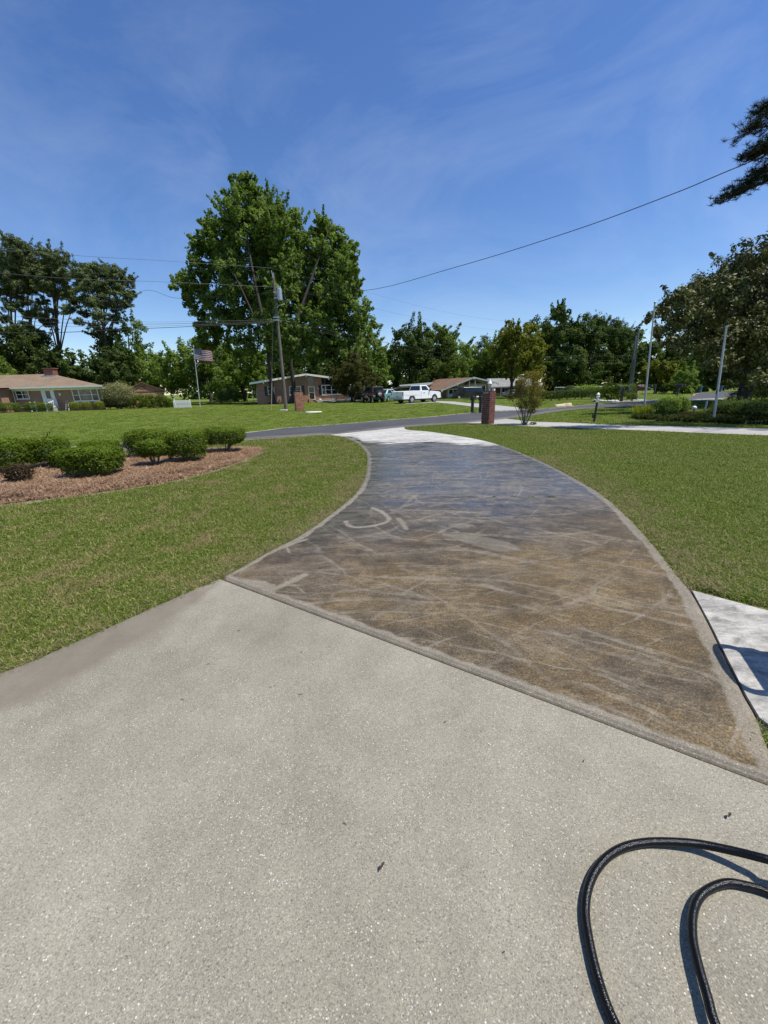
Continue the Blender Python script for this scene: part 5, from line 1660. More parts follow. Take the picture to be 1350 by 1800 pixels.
def wheel(parent, x, y, r, w, side):
    n = 20
    mb = MB()
    prof = [(r * .62, -w / 2), (r * .93, -w / 2), (r, -w * .32), (r, w * .32), (r * .93, w / 2), (r * .62, w / 2)]
    vs, fs = [], []
    for i in range(n):
        a = 2 * math.pi * i / n
        vs += [(q * math.cos(a), yy, q * math.sin(a)) for q, yy in prof]
    k = len(prof)
    for i in range(n):
        for j in range(k):
            a, b = i * k + j, i * k + (j + 1) % k
            c, d_ = ((i + 1) % n) * k + j, ((i + 1) % n) * k + (j + 1) % k
            fs.append((a, b, d_, c))
    mb.add(vs, fs, True)
    o = mb.build('wheel', RUBBER, parent)
    o.location = (x, y, r)
    yy = side * w * .36
    rm = MB().tube([(0, yy - .02, 0), (0, yy + .02, 0)], [r * .62, r * .6], n)
    for i in range(6):
        a = 2 * math.pi * i / 6
        rm.box(-.03, .03, yy + side * .022 - .008, yy + side * .022 + .008, 0, .01)
        rm.tube([(r * .12 * math.cos(a), yy + side * .03, r * .12 * math.sin(a)), (r * .56 * math.cos(a), yy + side * .025, r * .56 * math.sin(a))], .035, 5)
    rm.ball((0, yy + side * .02, 0), r * .14, 8, 5)
    rm.build('rim', RIMM, o)
    return o

def glasshouse(parent, b, t, zb, zt, wb, wt, mat, name='cab'):
    """b,t = (rear x, front x) at belt and roof; window panes are inset children"""
    P = [(b[0], -wb, zb), (b[1], -wb, zb), (b[1], wb, zb), (b[0], wb, zb), (t[0], -wt, zt), (t[1], -wt, zt), (t[1], wt, zt), (t[0], wt, zt)]
    o = MB().hexa(P).build(name, mat, parent, .05)
    return o, [Vector(q) for q in P]

def pane_on(q, parent, u0, u1, v0, v1, name='window', off=.008, mat=GLASS):
    a, b, c, d_ = q   # bottom-left, bottom-right, top-right, top-left
    def pt(u, v):
        return a.lerp(b, u).lerp(d_.lerp(c, u), v)
    n = (b - a).cross(d_ - a).normalized()
    vs = [pt(u0, v0), pt(u1, v0), pt(u1, v1), pt(u0, v1)]
    MB().hexa([tuple(v - n * .01) for v in vs] + [tuple(v + n * off) for v in vs]).build(name, mat, parent)

# white pickup
tk = empty('pickup_truck', (3.928, 43.6, 0), R(39), 'white pickup truck parked on the lawn path in front of the brown roof', 'pickup truck')
wbx = [(-1.62, .38), (1.76, .38)]
prof = arches(-2.85, 2.70, .42, [(2.74, .62), (2.72, .98), (2.45, 1.10), (1.28, 1.19), (-.35, 1.22), (-.35, .80), (-2.85, .80)], wbx, .46)
MB().prism_y(prof, -.96, .96).build('body', TRUCKW, tk, .03)
for s in (-1, 1):
    MB().prism_y([(-2.85, .803), (-.353, .803), (-.353, 1.24), (-2.85, 1.22)], min(s * .96, s * .86), max(s * .96, s * .86)).build('bed_side', TRUCKW, tk, .02)
tg = MB().box(-2.90, -2.80, -.85, .85, .803, 1.20).build('tailgate', TRUCKW, tk, .015)
MB().box(-2.925, -2.903, -.12, .12, 1.05, 1.12).build('handle', DARKPL, tg)
MB().box(-2.90, -2.86, -.96, -.862, .86, 1.15).build('tail_light', REDL, tk)
MB().box(-2.90, -2.86, .862, .96, .86, 1.15).build('tail_light', REDL, tk)
MB().box(-3.02, -2.853, -.95, .95, .42, .60).build('bumper', GALV, tk, .03)
MB().box(2.743, 2.86, -.96, .96, .42, .62).build('bumper', GALV, tk, .04)
MB().box(-2.98, -2.96, -.16, .16, .62, .76).build('licence_plate', RIMM, tk)
cab, P = glasshouse(tk, (-.36, 1.28), (-.22, .72), 1.20, 1.80, .93, .74, TRUCKW)
pane_on((P[0], P[1], P[5], P[4]), cab, .12, .80, .12, .84)
pane_on((P[2], P[3], P[7], P[6]), cab, .2, .88, .12, .84)
pane_on((P[3], P[0], P[4], P[7]), cab, .08, .92, .12, .86)
pane_on((P[1], P[2], P[6], P[5]), cab, .06, .94, .08, .92)
for s in (-1, 1):
    MB().box(.9, 1.02, min(s * .95, s * 1.16), max(s * .95, s * 1.16), 1.2, 1.42).build('mirror', DARKPL, tk, .02)
    MB().box(2.60, 2.735, min(s * .6, s * .94), max(s * .6, s * .94), .80, .98).build('headlight', LENS, tk, .01)
    MB().box(.05, .22, min(s * .962, s * .985), max(s * .962, s * .985), 1.0, 1.04).build('door_handle', DARKPL, tk)
MB().box(2.722, 2.75, -.56, .56, .72, .97).build('grille', DARKPL, tk)
MB().box(-2.7, 2.6, -.8, .8, .30, .418).build('underbody', DARKPL, tk)
for (x, _) in wbx:
    for s in (-1, 1):
        wheel(tk, x, s * .83, .38, .25, s)
for s in (-1, 1):
    for x0, x1 in ((-.30, -.285), (1.15, 1.165)):
        MB().box(x0, x1, min(s * .961, s * .964), max(s * .961, s * .964), .5, 1.2).build('door_seam', DARKPL, tk)

# black minivan
mv = empty('minivan', (12.961, 61, -0.3), R(180 + 12), 'black minivan parked before the white gable of the brown roofed house', 'minivan')
wv = [(-1.45, .34), (1.55, .34)]
prof = arches(-2.5, 2.55, .30, [(2.6, .55), (2.5, .80), (1.75, 1.02), (-2.5, 1.08), (-2.58, .7)], wv, .40)
MB().prism_y(prof, -.97, .97).build('body', BLACKP, mv, .06)
gh, P = glasshouse(mv, (-2.48, 1.85), (-2.2, .72), 1.06, 1.74, .93, .74, BLACKP, 'cabin')
for q, (u0, u1) in (((P[0], P[1], P[5], P[4]), (.05, .3)), ((P[0], P[1], P[5], P[4]), (.32, .55)), ((P[0], P[1], P[5], P[4]), (.57, .84)), ((P[2], P[3], P[7], P[6]), (.16, .43)), ((P[2], P[3], P[7], P[6]), (.45, .68)), ((P[2], P[3], P[7], P[6]), (.70, .95))):
    pane_on(q, gh, u0, u1, .10, .86)
pane_on((P[3], P[0], P[4], P[7]), gh, .08, .92, .1, .86)
pane_on((P[1], P[2], P[6], P[5]), gh, .06, .94, .06, .92)
for (x, _) in wv:
    for s in (-1, 1):
        wheel(mv, x, s * .85, .34, .22, s)
for s in (-1, 1):
    MB().box(2.40, 2.525, min(s * .66, s * .90), max(s * .66, s * .90), .66, .76).build('headlight', LENS, mv, .02)
    MB().box(-2.56, -2.5, min(s * .7, s * .95), max(s * .7, s * .95), .8, 1.1).build('tail_light', REDL, mv)
    MB().box(1.3, 1.45, min(s * .95, s * 1.15), max(s * .95, s * 1.15), 1.05, 1.2).build('mirror', BLACKP, mv, .02)
MB().box(-2.0, .6, -.64, -.60, 1.77, 1.80).box(-2.0, .6, .60, .64, 1.77, 1.80).build('roof_rail', GALV, mv)

# boxy dark off-roader seen from behind
jp = empty('off_road_vehicle', (-1.005, 48, 0), R(112), 'boxy black off road vehicle with a spare wheel on its back door', 'off-road vehicle')
wj = [(-1.2, .4), (1.25, .4)]
prof = arches(-1.9, 1.95, .5, [(1.95, 1.08), (.75, 1.14), (-1.9, 1.14)], wj, .5)
MB().prism_y(prof, -.80, .80).build('body', BLACKP, jp, .02)
hd, P = glasshouse(jp, (-1.88, .75), (-1.82, .45), 1.14, 1.80, .76, .68, DARKPL, 'hard_top')
pane_on((P[3], P[0], P[4], P[7]), hd, .14, .86, .14, .86)
pane_on((P[0], P[1], P[5], P[4]), hd, .06, .5, .14, .86)
pane_on((P[0], P[1], P[5], P[4]), hd, .56, .9, .14, .86)
pane_on((P[2], P[3], P[7], P[6]), hd, .1, .9, .14, .86)
pane_on((P[1], P[2], P[6], P[5]), hd, .06, .94, .1, .9)
for (x, _) in wj:
    for s in (-1, 1):
        wheel(jp, x, s * .78, .4, .27, s)
        MB().prism_y([(x - .55, .82), (x + .55, .82), (x + .45, .98), (x - .45, .98)], min(s * .803, s * .95), max(s * .803, s * .95)).build('fender', DARKPL, jp)
spw = wheel(jp, -2.05, .0, .38, .24, -1)
spw.rotation_euler = (0, 0, R(-90)); spw.location = (-2.05, -.12, 1.0); spw.name = 'spare_wheel'
for s in (-1, 1):
    MB().box(-1.93, -1.903, min(s * .6, s * .78), max(s * .6, s * .78), .85, 1.05).build('tail_light', REDL, jp)
MB().box(-2.02, -1.903, -.78, .78, .5, .66).build('bumper', DARKPL, jp)
MB().box(-1.93, -1.905, .35, .65, .72, .84).build('licence_plate', RIMM, jp)

def hatch(name, loc, rz, paint, roofp, label, cat='car'):
    c = empty(name, loc, rz, label, cat)
    w_ = [(-1.3, .32), (1.3, .32)]
    prof = arches(-2.15, 2.15, .28, [(2.18, .6), (2.0, .78), (1.0, .93), (-1.7, .98), (-2.15, .9), (-2.2, .6)], w_, .38)
    MB().prism_y(prof, -.88, .88).build('body', paint, c, .06)
    g_, P = glasshouse(c, (-1.75, 1.05), (-1.0, .25), .95, 1.46, .83, .64, roofp, 'cabin')
    pane_on((P[0], P[1], P[5], P[4]), g_, .08, .48, .1, .86)
    pane_on((P[0], P[1], P[5], P[4]), g_, .52, .88, .1, .86)
    pane_on((P[2], P[3], P[7], P[6]), g_, .12, .48, .1, .86)
    pane_on((P[2], P[3], P[7], P[6]), g_, .52, .92, .1, .86)
    pane_on((P[3], P[0], P[4], P[7]), g_, .08, .92, .08, .9)
    pane_on((P[1], P[2], P[6], P[5]), g_, .06, .94, .06, .92)
    for x, _ in w_:
        for s in (-1, 1):
            wheel(c, x, s * .78, .32, .2, s)
    for s in (-1, 1):
        MB().box(-2.21, -2.15, min(s * .5, s * .84), max(s * .5, s * .84), .66, .82).build('tail_light', REDL, c)
        MB().box(2.08, 2.2, min(s * .5, s * .84), max(s * .5, s * .84), .6, .73).build('headlight', LENS, c)
    return c
hatch('parked_car', (0.885, 50.5, 0), R(58), TEALP, PALEBL, 'teal car with pale roof parked between the off roader and the truck')
hatch('parked_car', (-2.839, 53, 0), R(100), BLACKP, BLACKP, 'dark car half hidden beside the ornamental tree trunk')
hatch('parked_car', (26.548, 80, -0.7), R(15), SILVP, SILVP, 'pale silver car parked behind the yellow green tree trunk')
hatch('parked_car', (30.016, 84, -0.7), R(30), TRUCKW, TRUCKW, 'white car parked in front of the grey roofed house porch')

# ================================================================== NEAR OBJECTS: hose, pressure washer, leaves
def hose(name, pts, r, label):
    L_ = smooth_line(pts, 14)
    return tag(MB().tube(L_, r, 14).build(name, HOSEM, None), label, 'hose')
def lift(pts, zs):
    return [(a, b, z) for (a, b), z in zip(pts, zs)]
H1 = [(0.5443143252994442, 0.4178504329253894), (0.5277734049012167, 0.46396654758297823), (0.5148825473025166, 0.515067486299496), (0.5176419405679534, 0.5768237824865585), (0.5302533915193014, 0.6409672024545829), (0.5496021222774528, 0.7006181516582586), (0.5829548151325012, 0.7528198421593746), (0.6298911379691159, 0.7991486277447708), (0.6907831401466288, 0.8377046177049072), (0.7596421684142189, 0.8635594282524834), (0.8364609202409758, 0.8750244333248932), (0.9155557348924719, 0.8710790982217808), (0.9980186948587052, 0.8550641380201875), (1.0750978560933258, 0.8218349652655215), (1.1400439867661654, 0.7838161157894149), (1.216724046822858, 0.7460238743963555)] + [(1.62, .72), (2.2, .70), (2.75, .86), (3.0, 1.15), (2.93, 1.31)]
z1 = [.044] * 11 + [.05, .062, .082, .105, .12, .09, .05, .05, .14, .27]
H1 = [(H1[0][0] + .03, H1[0][1] - .05), ] + H1
z1 = [.044] + z1
hose('pressure_hose', lift(H1, z1), .0124, 'thick black hose making the large outer loop on the concrete')
H2 = [(0.7490785109203333, 0.4069590102347654), (0.7445941229172275, 0.4837558602210884), (0.7613808715380485, 0.5321816128034823), (0.7825325073822024, 0.5866601430508196), (0.8076007731506613, 0.6368460843377077), (0.8474081402226912, 0.6865038408988601), (0.8942921537036562, 0.7240111157499254), (0.9460887612082459, 0.747145763826537), (1.0110493300725387, 0.7614737711429244), (1.0603071570263432, 0.7547477173750524), (1.1121051742049384, 0.7370459941959824), (1.1846462809334466, 0.6935013913610868)] + [(1.45, .42), (2.1, .25), (2.9, .12), (3.8, .1)]
z2 = [.07, .072, .072, .070, .066, .060, .055, .050, .044, .044, .044]
z2 = [.058, .06, .06, .059, .057, .054, .050, .047, .044, .044, .044, .044, .044, .03, .03, .03]
hose('pressure_hose', lift(H2, z2), .0112, 'thinner black hose making the small inner loop beside the larger one')

pw = empty('pressure_washer', (2.27, 1.61, .02), R(-24.5), 'petrol pressure washer standing on the side walk just out of frame', 'pressure washer')
fr = MB()
fr.tube(smooth_line([(.03, -.17, .66), (-.06, -.19, .66), (-.12, -.13, .66), (-.13, 0, .66), (-.12, .13, .66), (-.06, .19, .66), (.03, .18, .66)], 4), .022, 8)
for yy in (-.17, .18):
    fr.tube([(.03, yy, .66), (.05, yy, .12)], .016, 8).tube([(.05, yy, .12), (.60, yy, .12)], .016, 8).tube([(.60, yy, .12), (.60, yy, .02)], .016, 8)
fr.tube([(.05, -.17, .14), (.05, .18, .14)], .016, 8).tube([(.60, -.17, .12), (.60, .18, .12)], .016, 8)
fr.build('frame', BLACKM, pw)
MB().box(.02, .50, -.165, .175, .20, .52).build('engine_block', DARKPL, pw, .03)
MB().box(-.015, .44, -.17, .185, .523, .66).build('fuel_tank', REDB, pw, .02)
MB().tube([(.07, .175, .655), (.07, .175, .73)], .05, 10).build('fuel_cap', DARKPL, pw)
MB().tube([(.34, .15, .655), (.34, .15, .72)], .05, 10).build('air_filter', DARKPL, pw)
MB().box(.503, .66, -.1, .1, .18, .36).build('pump', GALV, pw, .02)
MB().tube([(.2, -.166, .38), (.2, -.22, .38)], [.13, .12], 14).build('recoil_starter', DARKPL, pw)
for yy, s in ((-.24, -1), (.25, 1)):
    wheel(pw, .14, yy, .14, .07, s)
for i, (q, lab) in enumerate((((1.184, 0.953), 'small dark curled leaf near the large hose loop'), ((-0.036, 0.828), 'small reddish dry leaf alone on the pale concrete'))):
    mb = MB()
    w_, l_ = .0045, .012
    vs = []
    for k in range(5):
        t_ = k / 4
        ww = w_ * math.sin(math.pi * min(.97, max(.05, t_)))
        zc = .036 + .007 * math.sin(t_ * 3.0) + .004 * (i + 1)
        vs += [(-l_ + 2 * l_ * t_, -ww, zc + .003), (-l_ + 2 * l_ * t_, 0, zc), (-l_ + 2 * l_ * t_, ww, zc + .004)]
    fs = []
    for k in range(4):
        a = k * 3
        fs += [(a, a + 1, a + 4, a + 3), (a + 1, a + 2, a + 5, a + 4)]
    mb.add(vs, fs)
    o = mb.build('fallen_leaf', simple('dry_leaf', (.07, .035, .02), .8), None)
    o.location = (q[0], q[1], 0)
    o.rotation_euler = (0, 0, .6 + i * .4)
    tag(o, lab, 'leaf')
lid = tag(MB().tube([(0, 0, .0), (0, 0, .05)], [.62, .6], 20).build('utility_cover', STONEW, None), 'round pale utility cover in the lawn by the orange brick pillar', 'cover')
lid.location = (-5.017, 29.4, 0)
for i, q in enumerate(((12.555, 27.9, 0), (13.358, 28.6, 0))):
    mb = MB()
    rg = random.Random(i + 3)
    mb.hexa([(-.32, -.15, 0), (.34, -.18, 0), (.42, .2, 0), (-.36, .22, 0), (-.26, -.1, .1 + .1 * i), (.3, -.1, .16), (.38, .16, .2), (-.3, .2, .13)])
    o = mb.build('broken_board', TANW, None, .015)
    o.location = q
    tag(o, ['smaller pale tan broken piece on the far road verge', 'larger pale tan broken piece on the far road verge'][i], 'debris')
for i in range(9):
    px_, Y_ = [(1043, 34.2), (1050, 33.6), (1057, 33.2), (1064, 33.0), (1070, 32.5), (1077, 32.2), (1046, 35), (1061, 34), (1083, 32)][i]
    o = MB().ball((0, 0, .08), (.13 + .03 * (i % 3)), 8, 5, (1.3, .9, .6)).build('white_rock', STONEW, None)
    o.location = [(18.236, 34.2, 0), (18.256, 33.6, 0), (18.373, 33.2, 0), (18.594, 33.0, 0), (18.595, 32.5, 0), (18.748, 32.2, 0), (18.808, 35, 0), (19.005, 34, 0), (18.908, 32, 0)][i]
    o.rotation_euler = (0, 0, i * 1.3)
    tag(o, 'white rock in the bed under the cloud pruned shrubs', 'rock', 'white rocks edging the pruned shrubs')
gs = [(13.612, 17.2, 0), (14.245, 17.4, 0)]
o = tag(MB().tube([(0, 0, 0), (.03, 0, .62)], .035, 8).build('fence_stub', ALUP, None), 'short grey leaning stake in the shaded bed', 'stake'); o.location = gs[1]
sx = empty('solar_light', gs[0], 0, 'small round pale garden light in the shaded bed', 'garden light')
MB().tube([(0, 0, 0), (0, 0, .28)], .015, 6).build('stake', DARKPL, sx)
MB().ball((0, 0, .36), .10).build('globe', LENS, sx)

# ================================================================== CLIPPED BUSHES IN THE STRAW BED
def bush(name, loc, rx, ry, h, n, size, mat, label, seed, boxy=.6, stem=.25, group=None, cat='bush', twiggy=False, wild=.05, taper=.14, lift_=0.0):
    rx, ry = rx * .79, ry * .79
    t = empty(name, loc, 0, label, cat, group)
    rg = np.random.default_rng(seed)
    u = rg.normal(size=(n, 3)); u /= np.linalg.norm(u, axis=1)[:, None]
    u[:, 2] = np.where(u[:, 2] < -.55, -u[:, 2], u[:, 2])
    p_ = 2 + 3.2 * boxy
    s_ = (np.abs(u) ** p_).sum(1) ** (-1 / p_)
    az = np.arctan2(u[:, 1], u[:, 0])
    u2 = u[:, 2]
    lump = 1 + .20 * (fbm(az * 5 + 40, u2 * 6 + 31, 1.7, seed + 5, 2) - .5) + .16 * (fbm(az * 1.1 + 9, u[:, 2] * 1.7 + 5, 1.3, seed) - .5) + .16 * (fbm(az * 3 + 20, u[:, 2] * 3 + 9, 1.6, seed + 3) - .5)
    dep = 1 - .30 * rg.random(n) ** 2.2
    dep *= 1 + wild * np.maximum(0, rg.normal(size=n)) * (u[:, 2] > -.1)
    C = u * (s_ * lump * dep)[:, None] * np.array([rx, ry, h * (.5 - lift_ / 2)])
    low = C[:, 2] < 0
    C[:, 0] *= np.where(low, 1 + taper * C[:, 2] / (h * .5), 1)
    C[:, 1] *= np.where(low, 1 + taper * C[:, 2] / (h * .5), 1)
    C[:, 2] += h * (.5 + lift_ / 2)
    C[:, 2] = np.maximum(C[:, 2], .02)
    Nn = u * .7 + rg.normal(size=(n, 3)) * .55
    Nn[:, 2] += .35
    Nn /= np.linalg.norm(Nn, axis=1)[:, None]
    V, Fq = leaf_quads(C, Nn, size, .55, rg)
    tint = np.clip(.05 + .35 * (dep - .7) / .3 + 1.6 * (lump - 1) + .22 * sstep(.15, .75, u[:, 2]) + rg.normal(size=n) * .2 + .25 * (fbm(az * 2, u[:, 2] * 3, 2.0, seed + 7) - .5), 0, 1)  # tops tinted lighter to paint in light from above; hollows tinted darker
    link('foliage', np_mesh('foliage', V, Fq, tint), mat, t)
    mb = MB()
    rr = random.Random(seed)
    for k in range(9 if not twiggy else 16):
        a = rr.uniform(0, 6.28)
        e = (rx * .6 * math.cos(a), ry * .6 * math.sin(a), h * rr.uniform(.45, .8))
        mb.tube(smooth_line([(.03 * math.cos(a), .03 * math.sin(a), -.03), (e[0] * .45, e[1] * .45, h * .2), e], 3), [.018, .016, .014, .012, .010, .008, .005], 5)
    mb.build('stems', TWIG, t)
    return t
BU = [  # (px centre, depth, base px half width etc.) measured against the bed
 ((-7.48, 7.75, 0), .46, .42, .66, 'large rounded dark bush at the left edge of the straw bed', 4200, .5),
 ((-7.083, 8.25, 0), .42, .40, .62, 'clipped bush behind, with one wild upright twig on top', 3600, .5),
 ((-6.618, 8.0, 0), .27, .26, .38, 'small pale rounded bush tucked behind the broad flat one', 1800, .3),
 ((-5.375, 7.1, 0), .58, .45, .54, 'broad flat topped bush nearest to the lawn edge', 5600, .8),
 ((-6.552, 9.0, 0), .48, .40, .44, 'low wide bush behind the broad flat topped one', 3600, .7),
 ((-5.657, 9.4, 0), .56, .46, .62, 'back bush of the right cluster, light green top', 4800, .7),
 ((-4.769, 8.05, 0), .36, .33, .54, 'small bush with bare stems at the front of the right cluster', 2800, .4),
 ((-4.273, 8.45, 0), .47, .43, .66, 'round full bush between the small one and the mushroom shaped one', 4600, .6),
 ((-3.952, 9.75, 0), .62, .45, .60, 'flat mushroom shaped bush at the right end of the bed', 4800, .85)]
for i, (l, rx, ry, h, lab, n, bx_) in enumerate(BU):
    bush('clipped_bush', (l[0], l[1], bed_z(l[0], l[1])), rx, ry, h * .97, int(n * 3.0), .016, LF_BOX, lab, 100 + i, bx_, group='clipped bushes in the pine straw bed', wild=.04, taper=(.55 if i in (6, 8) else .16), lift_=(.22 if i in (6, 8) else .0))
tw = tag(MB().tube([(0, 0, 0), (.02, 0, .15), (.05, .01, .28)], [.006, .005, .002], 5).build('wild_twig', TWIG, None), 'upright shoot growing out of the clipped bush top', 'twig')
l = BU[1][0]
tw.parent = [o for o in bpy.data.objects if o.get('label') == BU[1][4]][0]
tw.location = (-.05, 0, .52)
for k_ in ('label', 'category'):
    del tw[k_]
V, Fq = leaf_quads(np.array([(.012 * k + .02 * math.sin(k * 2.4), .02 * math.cos(k * 2.4), .03 + k * .013) for k in range(22)]), np.random.default_rng(1).normal(size=(22, 3)), .022, .5, np.random.default_rng(2))
link('twig_leaves', np_mesh('twig_leaves', V, Fq, np.full(22, .35)), LF_DEAD, tw)
q = (-6.454, 6.75, 0)
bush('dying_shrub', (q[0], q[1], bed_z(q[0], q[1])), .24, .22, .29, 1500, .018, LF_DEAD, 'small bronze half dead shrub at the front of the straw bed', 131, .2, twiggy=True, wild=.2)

# ================================================================== SHRUBS ROUND THE HOUSES
def big_bush(loc, rx, ry, h, n, size, mat, lab, seed, boxy=.4, group=None, name='shrub', wild=.08):
    if size > .03:
        size, n = size * .6, int(n * 2.4)
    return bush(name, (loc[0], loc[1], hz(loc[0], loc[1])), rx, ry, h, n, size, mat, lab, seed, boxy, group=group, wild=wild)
G1 = 'shrubs along the front of the left brick house'
big_bush((-43.569, 46.8, 0), 1.55, .9, 1.10, 2600, .06, LF_BOX, 'long dark clipped shrub at the far left house wall', 140, .5, G1)
big_bush((-40.436, 46.8, 0), 1.25, .8, 1.05, 2200, .06, LF_BOX, 'dark dome shrub left of the house steps', 141, .4, G1)
big_bush((-39.667, 47.4, 0), .9, .7, 1.0, 1600, .06, LF_BOX, 'smaller dark dome shrub touching the house steps', 142, .4, G1)
for i, (l, s) in enumerate((((-36.527, 47.8, 0), .68), ((-35.098, 47.8, 0), .58), ((-33.6, 47.8, 0), .58))):
    big_bush(l, s, s, .98, 1500, .055, LF_LIME, ['largest yellow green ball shrub under the picture window', 'middle yellow green ball shrub under the picture window', 'yellow green ball shrub at the house corner'][i], 143 + i, .4, G1)
big_bush((-32.175, 49.5, 0), 2.1, 1.6, 2.75, 4200, .10, LF_VARI, 'large cream and green variegated shrub beside the left house', 150, .2, wild=.18)
big_bush((-33.249, 49.0, 0), .9, .9, 1.2, 1200, .08, LF_OLIVE, 'low olive shrub at the corner of the left house', 151, .3)
hg = empty('clipped_hedge', (-29.864, 50, 0), 0, 'long dark clipped hedge in front of the tan shed', 'hedge')
link('foliage', crown_mesh('foliage', [(-2.6, 0, .72, .85), (-1.4, 0, .78, .9), (0, 0, .8, .92), (1.3, 0, .8, .92), (2.5, .2, .75, .88), (3.3, .3, .6, .72)], 14000, .065, 152, sub=40, sub_r=.30, shell=(.5, 1.0), zsq=.9, feather=0), LF_BOX, hg)
MB().tube([(-1, 0, -.05), (-1, 0, .8)], .06, 6).tube([(1.4, 0, -.05), (1.4, 0, .8)], .06, 6).build('stems', TWIG, hg)
big_bush((-21.895, 58, 0), 1.7, 1.4, 2.0, 2600, .10, LF_DARK, 'dark shrub at the left corner of the white gabled house', 153, .3)
big_bush((-24.623, 62, 0), 1.5, 1.4, 1.6, 1800, .10, LF_MID, 'mid green shrub behind the dark corner shrub', 154, .3)
G2 = 'row of round clipped shrubs beyond the road'
for i, (l, s, lab) in enumerate((((15.869, 39, 0), .44, 'leftmost ball of the round shrub row, half behind the bronze tree'), ((16.171, 38, 0), .48, 'second ball from the left in the round shrub row'), ((17.195, 38.6, 0), .42, 'third and smallest ball of the round shrub row'), ((18.611, 40, 0), .54, 'fourth ball of the round shrub row, near the tan debris'), ((19.65, 40.5, 0), .50, 'fifth ball of the round shrub row'), ((20.741, 41.3, 0), .52, 'sixth ball of the round shrub row, tallest'), ((20.748, 39.5, 0),  .85, 'widest clipped shrub at the right end of the round row'))):
    big_bush(l, s, s, (.88 if s < .6 else .98), 1500, .05, LF_DARK, lab, 160 + i, .7, G2, wild=.02)
cpk = empty('cloud_pruned_shrub', (19.346, 34, 0), 0, 'cloud pruned shrub of stacked green pads by the double mailbox', 'shrub')
link('foliage', crown_mesh('foliage', [(-.5, 0, 1.0, .62), (.2, 0, 1.08, .62), (.75, 0, .95, .5), (-.75, -.1, .45, .42), (.25, -.2, .42, .48), (1.0, 0, .5, .38)], 5200, .05, 170, sub=40, sub_r=.28, shell=(.8, 1.0), zsq=.62), LF_BOX, cpk)
MB().tube([(0, 0, 0), (-.3, 0, .5), (-.5, 0, 1)], .04, 6).tube([(.1, 0, 0), (.3, 0, .5), (.7, 0, .9)], .04, 6).build('stems', TWIG, cpk)
big_bush((21.396, 36, 0), .55, .55, 1.35, 900, .05, LF_BOX, 'upright clipped shrub just left of the double mailbox', 171, .6)
big_bush((22.68, 36.5, 0), .55, .55, 1.3, 900, .05, LF_BOX, 'upright clipped shrub just right of the double mailbox', 172, .6)
big_bush((21.076, 33.5, 0), .48, .48, .62, 800, .05, LF_BOX, 'low ball shrub on the verge right of the double mailbox', 173, .5)
big_bush((24.621, 48, 0), 1.6, 1.1, 1.15, 2200, .12, LF_MID, 'loose leafy shrub behind the round shrub row', 174, .2, wild=.2)
big_bush((23.504, 50, 0), .8, .8, 1.25, 900, .08, LF_DARK, 'small dark shrub before the chain link fence', 175, .3)
big_bush((36.643, 52, 0), 1.3, 1.2, 1.3, 1300, .10, LF_DARK, 'low dark shrub under the light green tree', 176, .2)

# grass clump, shaded shrubs under the magnolia
gc = empty('ornamental_grass', (11.562, 17.5, 0), 0, 'bright green feathery grass clump at the foot of the bare pole', 'ornamental grass')
rg = np.random.default_rng(3)
mbv, mbf, tn = [], [], []
for i in range(420):
    a, r_ = rg.uniform(0, 6.283), .36 * math.sqrt(rg.random())
    bx_, by_ = r_ * math.cos(a) * 1.15, r_ * math.sin(a) * .8
    h_ = rg.uniform(.32, .62)
    ln_ = rg.uniform(.02, .2)
    dd_ = rg.uniform(0, 6.283)
    w_ = .009
    px_, py_ = -math.sin(dd_) * w_, math.cos(dd_) * w_
    o_ = len(mbv)
    mbv += [(bx_ - px_, by_ - py_, 0), (bx_ + px_, by_ + py_, 0), (bx_ + px_ + ln_ * .4 * math.cos(dd_), by_ + py_ + ln_ * .4 * math.sin(dd_), h_ * .6), (bx_ - px_ + ln_ * .4 * math.cos(dd_), by_ - py_ + ln_ * .4 * math.sin(dd_), h_ * .6),
            (bx_ + ln_ * math.cos(dd_) + px_ * .2, by_ + ln_ * math.sin(dd_) + py_ * .2, h_), (bx_ + ln_ * math.cos(dd_) - px_ * .2, by_ + ln_ * math.sin(dd_) - py_ * .2, h_)]
    mbf += [(o_, o_ + 1, o_ + 2, o_ + 3), (o_ + 3, o_ + 2, o_ + 4, o_ + 5)]
    t_ = rg.uniform(.3, 1)
    tn += [t_, t_]
link('blades', np_mesh('blades', np.array(mbv), np.array(mbf), np.array(tn)), LF_LIME, gc)
G3_ = 'shrubs in the shaded bed under the magnolia'
big_bush((12.299, 17.0, 0), .52, .45, .82, 2200, .045, LF_MID, 'dense dark shrub right of the bright grass clump', 180, .2, G3_, wild=.2)
big_bush((13.014, 17.2, 0), .34, .34, .80, 1200, .045, LF_MID, 'taller shrub touching the dense dark one', 181, .2, G3_, wild=.25)
big_bush((12.859, 16.6, 0), .4, .3, .24, 700, .035, LF_DEAD, 'low dry plants at the bed edge', 182, .1, G3_, wild=.3)
big_bush((14.438, 16.2, 0), .8, .6, .62, 2200, .05, LF_DARK, 'dark low shrub right of the shorter bare pole', 183, .1, G3_, wild=.3)
big_bush((14.454, 15.2, 0), .7, .6, .62, 2000, .05, LF_DARK, 'dark leafy shrub at the right edge of the frame', 184, .1, G3_, wild=.3)
big_bush((14.482, 16.9, 0), .55, .5, .35, 1000, .045, LF_DARK, 'low dark plant behind the shorter bare pole', 185, .1, G3_, wild=.3)
big_bush((24.813, 26, 0), 1.3, 1.0, 1.5, 1600, .09, LF_MID, 'sunlit bush behind the magnolia trunk, right edge', 186, .1, None, wild=.3)
